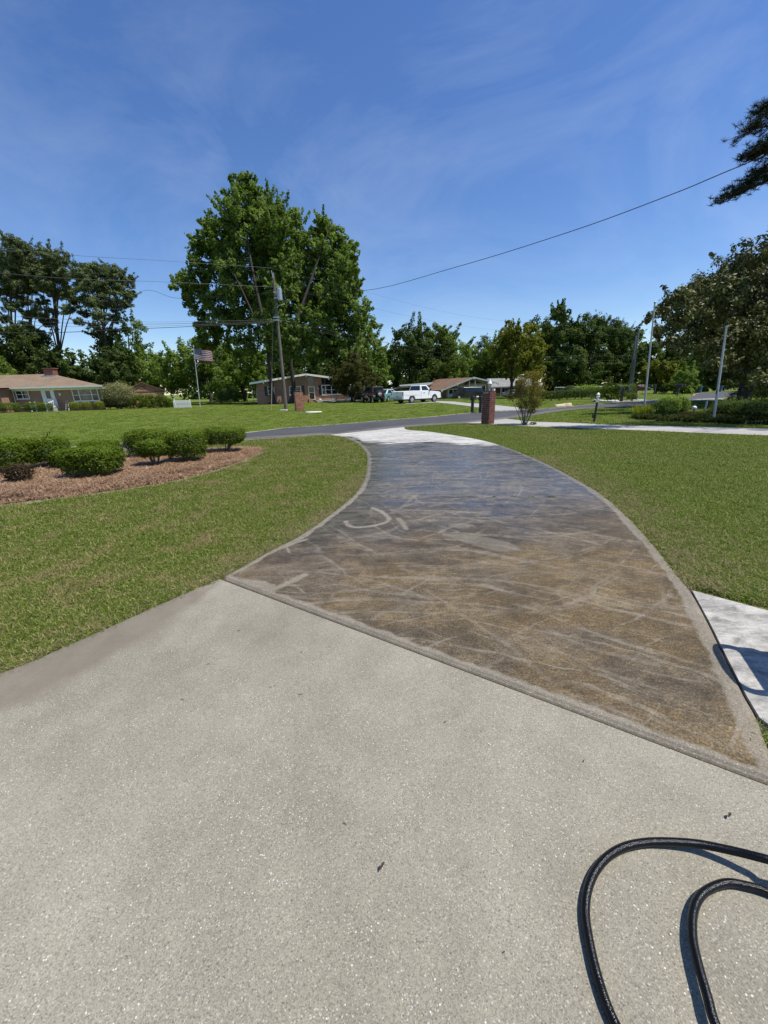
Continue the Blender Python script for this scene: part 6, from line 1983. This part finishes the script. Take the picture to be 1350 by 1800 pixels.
big_bush((22.154, 24.8, 0), .55, .5, .75, 800, .05, LF_DARK, 'dark shoots at the foot of the magnolia trunk', 187, .1, None, wild=.3)

# bronze young tree near the side drive
cm = empty('crape_myrtle', (5.618, 15.4, 0), 0, 'bare stemmed young tree with bronze green leaves beside the side driveway', 'tree')
rr = random.Random(5)
mb = MB()
tips = []
for k in range(15):
    a = 6.283 * k / 15 + rr.uniform(-.2, .2)
    sp = rr.uniform(.12, .74)
    h_ = rr.uniform(1.1, 2.1) - sp * .75
    e = Vector((sp * math.cos(a), sp * math.sin(a) * .8, h_))
    m1 = Vector((e.x * .45, e.y * .45, h_ * .42))
    mb.tube(smooth_line([(.05 * math.cos(a), .05 * math.sin(a), -.03), m1, e], 5), [.017 - .0013 * j for j in range(11)], 5)
    tips.append((m1.lerp(e, .6), e))
    for j in range(4):
        s_ = m1.lerp(e, rr.uniform(.2, .9))
        f_ = s_ + Vector((rr.uniform(-.22, .22), rr.uniform(-.22, .22), rr.uniform(.02, .25)))
        mb.tube([s_, f_], [.006, .003], 4)
        tips.append((s_, f_))
mb.build('trunk', TWIG, cm)
rg = np.random.default_rng(8)
Cc = []
for s_, e in tips:
    for _ in range(70):
        t_ = rg.random()
        q = s_.lerp(e, t_) + Vector(rg.normal(size=3) * .055)
        Cc.append(tuple(q))
for _ in range(2600):
    z_ = rg.uniform(.8, 2.0)
    Cc.append((rg.normal() * (.30 - .1 * abs(z_ - 1.1)) + .06 + .06 * z_, rg.normal() * .24, z_))
Cc = np.array([c for c in Cc if c[2] > .42])
V, Fq = leaf_quads(Cc, rg.normal(size=Cc.shape), .026, .5, rg)
link('crown', np_mesh('crown', V, Fq, np.clip(.2 + .5 * Cc[:, 2] / 1.6 + rg.normal(size=len(Cc)) * .2, 0, 1)), LF_CRAPE, cm)
bn3 = big_bush((5.916, 15.3, 0), .16, .14, .12, 200, .02, LF_DARK, 'tiny dark weed clump at the foot of the bronze young tree', 190, .1)

# ================================================================== TREES
make_tree('pecan_tree', 'tallest broad tree with a spreading left side behind the utility pole', (-14.173, 53.1, 0), [(-12.37, 51.3, 9.92, 1.08), (-12.21, 51.8, 8.1, 1.02), (-13.47, 52.3, 6.88, 0.95), (-11.8, 51.55, 6.12, 1.01), (-12.17, 52.05, 11.59, 1.1), (-11.1, 51.3, 8.95, 0.93), (-12.32, 51.8, 13.37, 1.02), (-11.07, 52.3, 16.12, 1.03), (-13.65, 51.55, 8.42, 0.93), (-14.15, 52.05, 10.08, 0.94), (-12.59, 51.3, 4.8, 0.77), (-11.42, 55.6, 20.97, 1.26), (-11.6, 56.6, 19.49, 1.45), (-11.86, 57.6, 17.91, 1.48), (-11.46, 56.1, 15.59, 1.35), (-12.59, 57.1, 16.83, 1.29), (-11.23, 55.6, 13.87, 1.09), (-13.87, 56.6, 13.49, 1.2), (-14.48, 57.6, 15.71, 1.22), (-16.56, 58.0, 26.51, 1.14), (-16.06, 60.0, 26.63, 1.27), (-18.39, 62.0, 26.56, 1.68), (-15.04, 59.0, 25.29, 1.6), (-13.98, 61.0, 24.81, 1.84), (-16.55, 58.0, 23.44, 2.28), (-19.12, 60.0, 23.3, 1.99), (-15.52, 62.0, 23.93, 2.43), (-12.18, 59.0, 22.97, 1.96), (-11.22, 61.0, 22.18, 2.02), (-16.2, 58.0, 20.67, 2.8), (-13.78, 60.0, 20.93, 2.9), (-20.87, 62.0, 21.74, 2.43), (-22.2, 59.0, 22.39, 0.8), (-22.08, 61.0, 23.72, 0.83), (-20.84, 58.0, 21.4, 1.14), (-23.56, 60.0, 20.51, 1.27), (-23.1, 62.0, 20.1, 1.87), (-24.08, 59.0, 20.09, 0.8), (-24.57, 61.0, 18.15, 1.66), (-19.54, 58.0, 17.89, 2.63), (-17.15, 60.0, 18.38, 2.9), (-13.79, 62.0, 18.5, 2.99), (-9.95, 59.0, 19.24, 1.96), (-26.75, 61.0, 16.96, 1.1), (-26.83, 58.0, 15.57, 0.96), (-25.29, 60.0, 15.86, 1.63), (-23.32, 62.0, 16.27, 2.43), (-18.84, 59.0, 14.79, 2.85), (-15.54, 61.0, 14.79, 3.13), (-11.27, 58.0, 15.06, 2.45), (-26.32, 60.0, 14.49, 1.45), (-25.89, 62.0, 13.06, 1.68), (-21.91, 59.0, 12.44, 2.31), (-19.13, 61.0, 11.99, 2.76), (-23.99, 58.0, 17.99, 0.88), (-14.74, 59.5, 11.28, 2.87), (-25.24, 61.5, 10.73, 1.39), (-23.27, 63.5, 9.79, 1.92), (-25.8, 60.5, 8.74, 0.91), (-25.12, 62.5, 8.0, 1.13), (-18.3, 59.5, 8.44, 2.15), (-14.79, 61.5, 8.19, 2.41), (-21.49, 63.5, 7.2, 1.15), (-13.87, 60.5, 6.77, 1.46)],
          100000, .19, LF_PECAN, 201, .32, limbs=4, sub=36, sub_r=.29, shell=(.3, 1.1), feather=.3, group='broad trees around the white gabled house')
make_tree('pecan_tree', 'broad tree with a separate pointed top right of the tallest one', (-12.116, 53.7, 0), [(-10.78, 51.3, 7.36, 0.93), (-9.47, 51.8, 8.98, 1.02), (-10.43, 52.3, 5.81, 0.95), (-8.47, 51.55, 7.97, 1.01), (-9.03, 52.05, 10.58, 1.02), (-7.24, 51.3, 9.79, 0.93), (-6.1, 51.8, 12.31, 0.94), (-5.01, 52.3, 14.2, 0.95), (-3.84, 51.55, 15.74, 0.93), (-8.48, 52.05, 6.4, 0.86), (-3.2, 56.5, 18.34, 1.02), (-3.78, 57.5, 17.05, 1.3), (-4.54, 58.5, 15.68, 1.41), (-5.12, 57.0, 13.69, 1.29), (-6.14, 58.0, 12.56, 1.23), (-7.13, 59.5, 22.65, 1.08), (-6.68, 61.5, 22.24, 1.48), (-8.15, 63.5, 22.26, 1.53), (-5.47, 60.5, 21.22, 1.28), (-4.52, 62.5, 20.97, 1.04), (-7.0, 59.5, 19.32, 1.98), (-5.3, 61.5, 19.53, 1.67), (-9.37, 63.5, 19.15, 2.11), (-6.12, 60.5, 17.23, 2.37), (-4.29, 62.5, 18.06, 1.32), (-8.46, 59.5, 15.34, 2.51), (-5.56, 61.5, 15.37, 2.6), (-3.67, 63.5, 15.77, 1.72), (-10.03, 60.5, 12.77, 2.56), (-7.08, 62.5, 12.69, 3.02), (-3.74, 59.5, 12.08, 2.33), (-8.47, 59.0, 9.24, 2.85), (-5.05, 61.0, 9.41, 2.95), (-2.21, 63.0, 10.37, 2.09), (-10.39, 60.0, 7.55, 1.81), (-7.37, 62.0, 7.51, 2.06), (-3.83, 59.0, 6.39, 2.31), (-1.41, 61.0, 7.8, 1.84), (-0.21, 63.0, 6.38, 1.52), (-2.34, 60.0, 4.27, 1.99), (0.34, 62.0, 4.69, 1.31), (-1.46, 59.0, 4.96, 2.14), (0.3, 61.0, 3.28, 1.38), (-3.18, 63.0, 4.01, 1.71), (-1.14, 60.0, 2.82, 1.18), (-5.45, 62.0, 5.56, 1.22), (-11.27, 59.0, 9.09, 1.78)],
          84000, .19, LF_PECAN, 202, .32, limbs=3, sub=36, sub_r=.29, shell=(.3, 1.1), feather=.3, group='broad trees around the white gabled house')
make_tree('oak_tree', 'mid sized leafy tree behind the flagpole', (-31.233, 74, 0), [(-28.62, 70.0, 9.85, 2.32), (-33.16, 74.0, 8.07, 3.35), (-31.47, 78.0, 6.84, 4.0), (-34.98, 72.0, 6.58, 3.04), (-34.23, 76.0, 4.32, 3.44), (-27.23, 70.0, 3.52, 2.75), (-37.43, 74.0, 4.35, 2.46), (-28.5, 78.0, 8.76, 2.12)], 18000, .2, LF_MID, 203, .3)
make_tree('oak_tree', 'narrow leafy tree between the flag and the white gabled house', (-25.144, 74, 0), [(-24.26, 71.0, 6.25, 2.79), (-23.57, 74.0, 3.99, 2.46), (-28.88, 77.0, 3.7, 2.79), (-21.78, 72.5, 6.27, 2.41), (-27.03, 75.5, 1.61, 2.05)], 13000, .19, LF_MID, 204, .25)
make_tree('oak_tree', 'sunlit green tree rising behind the tan shed', (-44.487, 73, 0), [(-40.11, 69.0, 12.15, 1.87), (-43.83, 73.0, 9.65, 3.08), (-44.05, 77.0, 8.09, 2.56), (-42.1, 71.0, 5.32, 3.64), (-47.97, 75.0, 6.12, 3.39), (-38.06, 69.0, 5.14, 2.71), (-39.08, 73.0, 3.69, 2.42), (-49.01, 77.0, 2.69, 3.02), (-41.33, 71.0, 2.02, 2.57), (-39.52, 75.0, 6.87, 1.36), (-44.44, 69.0, 8.41, 2.29)], 24000, .19, LF_MID, 205, .3)
make_tree('oak_tree', 'dark shaded tree between the pines and the tan shed', (-43.406, 64, 0), [(-41.2, 61.0, 4.92, 2.02), (-45.09, 64.0, 3.03, 2.12), (-45.09, 67.0, 2.15, 2.22), (-39.5, 62.5, 7.34, 1.89), (-42.13, 65.5, 10.11, 1.98), (-39.2, 61.0, 4.47, 2.02)], 14000, .19, LF_DARK, 206, .3)
for i, (b, bl, lab) in enumerate((
    ((-57.409, 63, 0), [(-52.54, 60.0, 10.1, 2.17), (-52.88, 63.0, 9.7, 2.28), (-57.51, 66.0, 7.65, 2.79), (-51.32, 61.5, 6.39, 2.23), (-51.83, 64.5, 8.87, 1.95), (-54.57, 60.0, 6.38, 2.17)], 'dark broadleaf tree behind the left end of the tan hip roof'),
    ((-51.413, 63, 0), [(-47.32, 60.0, 5.81, 1.81), (-51.52, 63.0, 5.67, 1.71), (-50.75, 66.0, 5.35, 1.99), (-45.94, 61.5, 5.06, 1.3), (-47.59, 64.5, 4.12, 1.17), (-47.69, 60.0, 7.36, 1.27)], 'dark tree below the middle pine'),
    ((-58.364, 60, 0), [(-53.24, 57.0, 5.44, 2.58), (-57.16, 60.0, 7.22, 3.08), (-56.83, 63.0, 5.4, 1.71), (-55.52, 58.5, 10.0, 3.0)], 'rounded mid green tree at the far left edge'))):
    make_tree('oak_tree', lab, b, bl, 16000, .17, LF_DARK if i < 2 else LF_MID, 210 + i, .25, group='dark trees behind the left house')
# tall pines
def pine(label, base, blobs, n, seed, r0=.28, group='tall pines behind the left brick house', mat=LF_PINE):
    bx, by, bz = base
    t = empty('pine_tree', base, 0, label, 'pine tree', group)
    loc = [(x - bx, y - by, z - bz, r * 1.1) for x, y, z, r in blobs]
    link('crown', crown_mesh('crown', loc, n, .22, seed, elong=.22, sub=40, sub_r=.27, shell=(.3, 1.0), flat=.7, upw=.5, zsq=.75, feather=.1), mat, t)
    trunk_mb((0, 0, -.1), loc, r0, seed, 12, .6, .2, max(q[2] for q in loc) * .97).build('trunk', BARKP, t)
pine('tall pine at the left edge with a dense flat crown', (-58.246, 66, 0), [(-51.08, 63.0, 21.95, 1.52), (-51.87, 66.0, 22.31, 1.59), (-58.07, 69.0, 22.21, 2.08), (-52.32, 64.5, 20.31, 1.95), (-52.86, 67.5, 21.14, 1.63), (-52.97, 63.0, 18.08, 1.9), (-52.91, 66.0, 18.95, 1.79), (-57.42, 69.0, 17.9, 1.46), (-55.8, 64.5, 16.74, 1.36), (-53.81, 67.5, 17.49, 1.22), (-53.53, 63.0, 14.3, 1.14), (-53.95, 66.0, 13.91, 1.1), (-60.61, 69.0, 13.92, 1.04)], 30000, 221, .30)
pine('second tall pine with two leaning trunks seen through gaps', (-56.553, 67, 0), [(-49.82, 64.0, 18.97, 1.16), (-52.32, 67.0, 18.11, 1.42), (-56.98, 70.0, 16.64, 1.27), (-51.73, 65.5, 14.08, 1.19), (-52.91, 68.5, 13.15, 1.14), (-52.69, 64.0, 11.77, 1.26), (-57.12, 67.0, 11.73, 1.01), (-56.1, 70.0, 11.58, 0.95)], 15000, 222, .26)
pine('middle tall pine with bare lower trunk against the sky', (-51.124, 66, 0), [(-46.34, 63.0, 20.73, 1.43), (-47.17, 66.0, 20.89, 1.59), (-51.77, 69.0, 20.9, 1.67), (-45.76, 64.5, 19.0, 1.46), (-49.79, 67.5, 19.25, 1.73), (-48.06, 63.0, 17.1, 1.24), (-47.34, 66.0, 17.54, 1.49), (-51.01, 69.0, 17.35, 1.35), (-45.78, 64.5, 15.89, 1.07), (-52.18, 67.5, 15.88, 0.92), (-45.53, 63.0, 13.8, 1.05), (-50.04, 66.0, 14.13, 0.8), (-48.34, 69.0, 15.91, 0.94)], 26000, 223, .28)
pine('right tall pine with wide rounded crown above the tan shed', (-42.134, 64, 0), [(-41.76, 62.0, 18.26, 1.31), (-42.06, 65.0, 19.25, 1.47), (-42.15, 68.0, 19.8, 1.64), (-37.56, 63.5, 18.26, 1.44), (-38.09, 66.5, 18.11, 1.2), (-41.77, 62.0, 16.71, 1.5), (-41.94, 65.0, 17.11, 1.67), (-41.8, 68.0, 17.62, 1.74), (-37.28, 63.5, 15.92, 1.34), (-37.81, 66.5, 16.27, 0.9), (-41.49, 62.0, 14.69, 1.31), (-41.29, 65.0, 14.97, 1.57), (-41.13, 68.0, 15.22, 1.44), (-37.04, 63.5, 14.43, 0.86), (-45.43, 66.5, 13.78, 1.0), (-40.31, 62.0, 12.6, 1.22), (-40.06, 65.0, 12.93, 0.98), (-47.66, 68.0, 12.95, 0.82), (-42.51, 63.5, 11.37, 0.86)], 32000, 224, .30)
make_tree('oak_tree', 'deep shaded tree behind the roof of the white gabled house', (-15.051, 82, 0), [(-21.68, 79.0, 5.62, 2.62), (-18.99, 82.0, 6.75, 3.22), (-15.59, 85.0, 6.84, 3.59), (-10.88, 80.5, 6.46, 3.4), (-7.31, 83.5, 5.45, 3.28), (-3.13, 79.0, 4.11, 2.62), (-17.02, 82.0, 3.7, 2.47), (-10.53, 85.0, 3.6, 2.57)], 15000, .24, LF_DARK, 232, .35)
# ornamental tree by house two
make_tree('ornamental_tree', 'small round headed dark olive tree at the right end of white gabled house', (-3.858, 52.5, 0), [(-3.36, 50.5, 4.19, 1.68), (-5.0, 52.5, 3.31, 1.58), (-2.15, 54.5, 3.44, 1.64), (-0.99, 51.5, 2.36, 1.09), (-4.04, 53.5, 2.25, 1.78), (-2.41, 50.5, 1.84, 1.22), (-5.23, 52.5, 2.06, 0.95)], 16000, .12, LF_OLIVE, 231, .13, sub_r=.3)
# behind the truck
make_tree('oak_tree', 'large dark round tree directly behind the white truck', (6.554, 88, -0.5), [(5.51, 84.0, 10.51, 3.3), (8.77, 88.0, 10.87, 3.45), (4.09, 92.0, 6.74, 3.89), (7.99, 86.0, 6.29, 5.19), (12.06, 90.0, 8.73, 4.07), (3.69, 84.0, 3.21, 3.55), (9.41, 88.0, 3.14, 3.72)], 24000, .24, LF_DARK, 241, .4, group='trees behind the brown roofed house')
make_tree('oak_tree', 'sunlit green tree above the brown roof', (15.08, 92, -0.5), [(11.75, 88.0, 11.89, 2.39), (14.81, 92.0, 10.92, 3.05), (17.51, 96.0, 8.48, 3.48), (13.34, 90.0, 6.39, 4.07), (17.89, 94.0, 5.28, 2.84), (14.33, 88.0, 3.71, 3.19)], 22000, .22, LF_MID, 242, .35, group='trees behind the brown roofed house')
make_tree('oak_tree', 'low green tree right of the brown roof gable', (24.425, 104, -0.7), [(22.4, 100.0, 8.03, 3.32), (21.24, 104.0, 5.64, 3.45), (26.53, 108.0, 6.39, 3.91), (27.82, 102.0, 7.37, 3.08), (26.89, 106.0, 4.2, 3.2), (29.48, 100.0, 5.25, 3.32)], 18000, .24, LF_MID, 243, .35, group='trees behind the brown roofed house')
pine('distant small pine top above the low green tree', (28.481, 110, -0.7), [(27.23, 108.0, 12.99, 1.47), (26.75, 110.0, 11.98, 1.49), (29.53, 112.0, 12.12, 1.52), (25.5, 109.0, 11.09, 0.99), (28.15, 111.0, 10.36, 1.34)], 2500, 244, .25, 'trees behind the brown roofed house', LF_PINEDK)
make_tree('yellow_green_tree', 'yellow green tree with loose upper sprays over the grey roof', (16.336, 50.5, 0), [(15.65, 48.5, 7.72, 0.73), (15.89, 50.5, 6.92, 1.22), (18.43, 52.5, 7.41, 1.58), (18.51, 49.5, 5.68, 1.34), (16.47, 51.5, 5.39, 2.02), (17.58, 48.5, 4.37, 1.76), (14.81, 50.5, 4.58, 1.07), (20.21, 52.5, 3.69, 1.03), (16.48, 49.5, 3.95, 1.79), (19.53, 51.5, 2.98, 0.93), (14.96, 48.5, 8.21, 0.44), (14.37, 50.5, 6.0, 0.76), (15.92, 52.5, 7.61, 0.95), (16.75, 49.5, 6.47, 1.64)], 20000, .13, LF_YEL, 251, .22, sub_r=.26)
# right hand woods
make_tree('oak_tree', 'green tree between the low green one and the yellow green tree', (28.742, 100, -0.7), [(26.71, 97.0, 9.56, 2.63), (29.96, 100.0, 8.47, 3.02), (27.42, 103.0, 6.78, 3.11), (31.06, 98.5, 5.79, 3.27), (29.3, 101.5, 3.99, 3.37)], 12000, .24, LF_MID, 245, .35, group='trees behind the brown roofed house')
for i, (b, bl, m_, lab, n) in enumerate((
    ((32.151, 74, -0.7), [(29.92, 70.0, 12.51, 1.48), (31.37, 74.0, 11.07, 2.46), (31.73, 78.0, 9.2, 2.82), (32.25, 72.0, 8.53, 2.82), (31.8, 76.0, 5.59, 3.21), (32.26, 70.0, 4.74, 2.96), (32.37, 74.0, 2.05, 2.46)], LF_DARK, 'tallest dark wood tree right of the yellow green tree', 13000),
    ((39.501, 76, -0.7), [(35.89, 72.0, 10.68, 2.39), (36.64, 76.0, 8.86, 2.98), (41.86, 80.0, 9.16, 3.14), (37.65, 74.0, 5.31, 3.57), (43.02, 78.0, 4.93, 3.06), (35.5, 72.0, 2.41, 2.61), (40.73, 76.0, 2.07, 2.52)], LF_DARK, 'wide dark tree filling the wood behind the round shrubs', 14000),
    ((46.683, 80, -0.7), [(43.31, 77.0, 9.76, 2.56), (47.35, 80.0, 9.02, 2.66), (47.92, 83.0, 6.17, 3.26), (48.14, 78.5, 5.34, 2.84), (48.23, 81.5, 2.32, 2.71), (48.73, 77.0, 2.71, 2.32)], LF_DARK, 'dark tree left of the twin far poles', 10000),
    ((31.692, 84, -0.75), [(30.54, 81.0, 11.57, 2.44), (30.24, 84.0, 8.83, 2.79), (34.31, 87.0, 9.02, 2.89), (31.13, 82.5, 5.49, 2.74), (34.33, 85.5, 2.78, 2.32)], LF_DARK, 'dark tree behind the yellow green tree', 8000),
    ((47.868, 70, -0.7), [(43.73, 67.0, 5.57, 2.22), (48.03, 70.0, 6.14, 2.53), (49.2, 73.0, 3.05, 2.64), (49.26, 68.5, 4.22, 2.27), (51.49, 71.5, 1.51, 2.16), (50.53, 67.0, 4.1, 2.63)], LF_DARK, 'dark tree behind the light green tree', 9000),
    ((49.935, 62, -0.6), [(46.15, 59.0, 3.74, 2.31), (50.48, 62.0, 4.61, 2.62), (55.15, 65.0, 3.01, 2.35), (48.72, 60.5, 1.37, 1.64), (53.88, 63.5, 1.13, 1.53), (51.94, 59.0, 3.6, 2.67)], LF_DARK, 'deep shaded tree seen under the magnolia branches', 9000))):
    make_tree('woodland_tree', lab, b, bl, int(n * 1.7), .2, m_, 260 + i, .32, group='dark wood beyond the road on the right')
for i, (b, bl, lab) in enumerate((((47.566, 88, -0.7), [(43.32, 86.0, 13.4, 1.82), (46.05, 88.0, 14.06, 1.59), (44.25, 90.0, 12.99, 1.63), (46.89, 87.0, 12.61, 1.58), (46.04, 89.0, 12.04, 2.15)], 'pine crown showing above the wood behind the round shrubs'), ((53.115, 90, -0.7), [(48.88, 88.0, 13.35, 1.59), (51.58, 90.0, 12.81, 1.63), (50.32, 92.0, 12.55, 1.67), (50.75, 89.0, 11.25, 1.88)], 'rounded pine crown left of the twin far poles'), ((56.901, 92, -0.7), [(53.59, 90.0, 11.76, 1.36), (56.53, 92.0, 11.25, 1.39), (55.26, 94.0, 11.06, 1.42)], 'low pine crown just behind the twin far poles'))):
    pine(lab, b, bl, 3500, 270 + i, .25, 'pine crowns above the right wood', LF_PINEDK)
make_tree('small_tree', 'small light green tree with pale trunk right of the bare pole', (36.946, 54, -0.3), [(35.64, 52.0, 3.27, 1.1), (36.01, 54.0, 2.65, 1.3), (39.71, 56.0, 2.64, 1.18), (36.64, 53.0, 1.69, 1.28), (36.49, 55.0, 1.59, 0.83), (37.29, 52.0, 3.02, 0.63)], 6500, .17, LF_YEL, 281, .1, sub_r=.3)
make_tree('small_tree', 'low round dark green bushy tree at the bend of the road', (37.778, 50, -0.2), [(36.16, 48.0, 1.97, 1.16), (37.14, 50.0, 1.14, 1.36), (39.96, 52.0, 0.74, 1.1), (36.96, 49.0, 0.14, 1.04), (38.75, 51.0, 2.8, 0.77)], 6500, .16, LF_MID, 282, .12, sub_r=.3)
# magnolia
make_tree('magnolia_tree', 'huge dark glossy magnolia overhanging the lawn on the right', (22.169, 24.3, 0), [(17.13, 19.5, 6.77, 1.0), (20.3, 24.5, 7.33, 1.26), (23.06, 29.5, 7.87, 1.34), (16.27, 22.0, 5.89, 0.86), (24.09, 27.0, 6.79, 2.04), (13.61, 19.5, 4.95, 0.71), (18.84, 24.5, 5.35, 1.33), (24.76, 29.5, 5.73, 1.96), (14.72, 22.0, 4.88, 0.53), (24.9, 27.0, 4.49, 2.04), (12.44, 19.5, 4.28, 0.29), (17.18, 24.5, 4.65, 0.89), (22.45, 29.5, 4.52, 1.16), (18.23, 22.0, 3.16, 1.13), (24.43, 27.0, 2.79, 1.63), (14.14, 19.5, 3.02, 0.53), (23.9, 24.5, 5.96, 2.96), (28.73, 29.5, 9.57, 2.67), (24.18, 22.0, 4.38, 2.99), (27.45, 27.0, 2.72, 2.85), (18.61, 19.5, 1.38, 0.71), (23.89, 24.5, 1.99, 1.48), (19.79, 29.5, 4.77, 0.62), (20.37, 22.0, 1.97, 1.0), (29.31, 27.0, 1.61, 2.44), (15.64, 19.5, 5.13, 1.0), (20.63, 24.5, 6.04, 1.26), (22.4, 29.5, 7.37, 1.16), (19.24, 22.0, 3.96, 1.2), (21.32, 27.0, 4.91, 1.22), (14.23, 19.5, 4.47, 0.71), (20.91, 24.5, 3.64, 1.11), (26.21, 29.5, 6.23, 1.78), (20.14, 22.0, 3.39, 1.33), (18.95, 27.0, 3.96, 0.65), (16.07, 19.5, 2.22, 0.65)],
          135000, .085, LF_MAG, 291, .42, limbs=4, sub=44, sub_r=.32, shell=(.2, 1.02), feather=.12)
# near pine at the right edge
pn = empty('pine_tree', (16.5, 12.5, 0), 0, 'near pine whose dark boughs reach in at the upper right edge', 'pine tree')
MB().tube([(0, 0, -.1), (.1, 0, 5), (0, .1, 11), (.1, 0, 15)], [.3, .24, .14, .04], 10).build('trunk', BARKP, pn)
rg = np.random.default_rng(17)
BR = [[(12.079, 13, 7.931), (10.672, 13, 7.999), (10.125, 13, 7.851)], [(12.178, 13, 7.62), (10.832, 13, 7.423), (10.321, 13, 7.282)], [(12.468, 13.2, 7.391), (11.182, 13.2, 6.855), (10.436, 13.2, 6.604), (9.98, 13.2, 6.465)], [(12.049, 13.2, 8.707), (10.726, 13.2, 8.495), (10.682, 13.2, 8.374)], [(11.851, 12.6, 7.284), (10.61, 12.6, 7.385), (10.25, 12.6, 7.32)],
      [(12.383, 13, 6.978), (10.946, 13, 7.011), (10.531, 13, 6.785)]]
Cn, Nq, Tn = [], [], []
mbb = MB()
for bi, br in enumerate(BR):
    L_ = [Vector(q) - pn.location for q in br]
    root = Vector((0, 0, L_[0].z + .3))
    LL = smooth_line([root] + L_, 8)
    mbb.tube(LL, [.05 * (1 - .85 * k / (len(LL) - 1)) for k in range(len(LL))], 5)
    for k in range(len(LL) // 3, len(LL)):
        for _ in range(7):
            tip = LL[k] + Vector((rg.normal() * .13, rg.normal() * .22, rg.normal() * .08 + .06))
            mbb.tube([LL[k], tip], [.010, .005], 4, False)
            for _ in range(30):
                dv = rg.normal(size=3); dv /= np.linalg.norm(dv); dv[2] = dv[2] * .7 + .25
                Cn.append((np.array(tip), dv))
mbb.build('boughs', BARKP, pn)
Vn, Fn = [], []
for i, (c, dv) in enumerate(Cn):
    l_ = .13 * rg.uniform(.7, 1.2)
    sd_ = np.cross(dv, rg.normal(size=3)); sd_ /= np.linalg.norm(sd_) + 1e-9
    sd_ *= .0045
    e_ = c + dv * l_
    Vn += [c - sd_, c + sd_, e_ + sd_ * .5, e_ - sd_ * .5]
link('needles', np_mesh('needles', np.array(Vn), np.arange(len(Vn)).reshape(-1, 4), rg.random(len(Cn))), LF_PINEDK, pn)
# loose extra crown out of frame
link('crown', crown_mesh('crown', [(1.5, 1, 9, 1.8), (1, -1, 11, 1.8), (.3, .4, 13.2, 1.5), (2.2, .3, 7, 1.5), (.2, .2, 14.8, 1.0)], 9000, .16, 301, elong=.12, sub=40, sub_r=.3, shell=(.4, 1)), LF_PINEDK, pn)

# far treeline that reads as one mass
rg = np.random.default_rng(99)
bl = []
for x in np.arange(-150, 190, 7.0):
    y = 118 + 6 * math.sin(x * .07) + rg.uniform(-4, 4)
    hh = rg.uniform(8.0, 11.0) + (2.5 if x < -40 else (1.8 if x > -10 else 0))
    bl += [(x, y, hh * .3 - .75, 5.0), (x + 2, y + 1, hh * .7 - .75, 4.4), (x + rg.uniform(-2, 2), y, hh - .75, 3.2)]
tl = tag(link('distant_woods', crown_mesh('distant_woods', bl, 60000, .55, 401, sub=16, sub_r=.4), LF_DARK), 'continuous far wood closing the view behind the houses', 'woods', None, 'stuff')

# small debris on the pale concrete: twig bits and specks
rg = np.random.default_rng(55)
mb = MB()
for i in range(70):
    x_, y_ = rg.uniform(-1.6, 1.6), rg.uniform(.55, 2.4)
    if y_ > 2.9 - .655 * (x_ + 1.37) - .12 or x_ < -1.5 + .9 * (1.9 - y_) * 0:
        continue
    l_, a_ = rg.uniform(.002, .011), rg.uniform(0, 6.28)
    c_, s_ = math.cos(a_), math.sin(a_)
    r_ = rg.uniform(.0008, .0022)
    if i % 2: continue
    mb.tube([(x_ - l_ * c_, y_ - l_ * s_, .034), (x_, y_, .036), (x_ + l_ * c_, y_ + l_ * s_, .034)], [r_ * .6, r_, r_ * .5], 4)
go_ = tag(mb.build('grit', simple('dark_grit', (.05, .035, .022), .9), None), 'tiny twig bits and dark specks lying on the pale concrete', None, None, 'stuff')
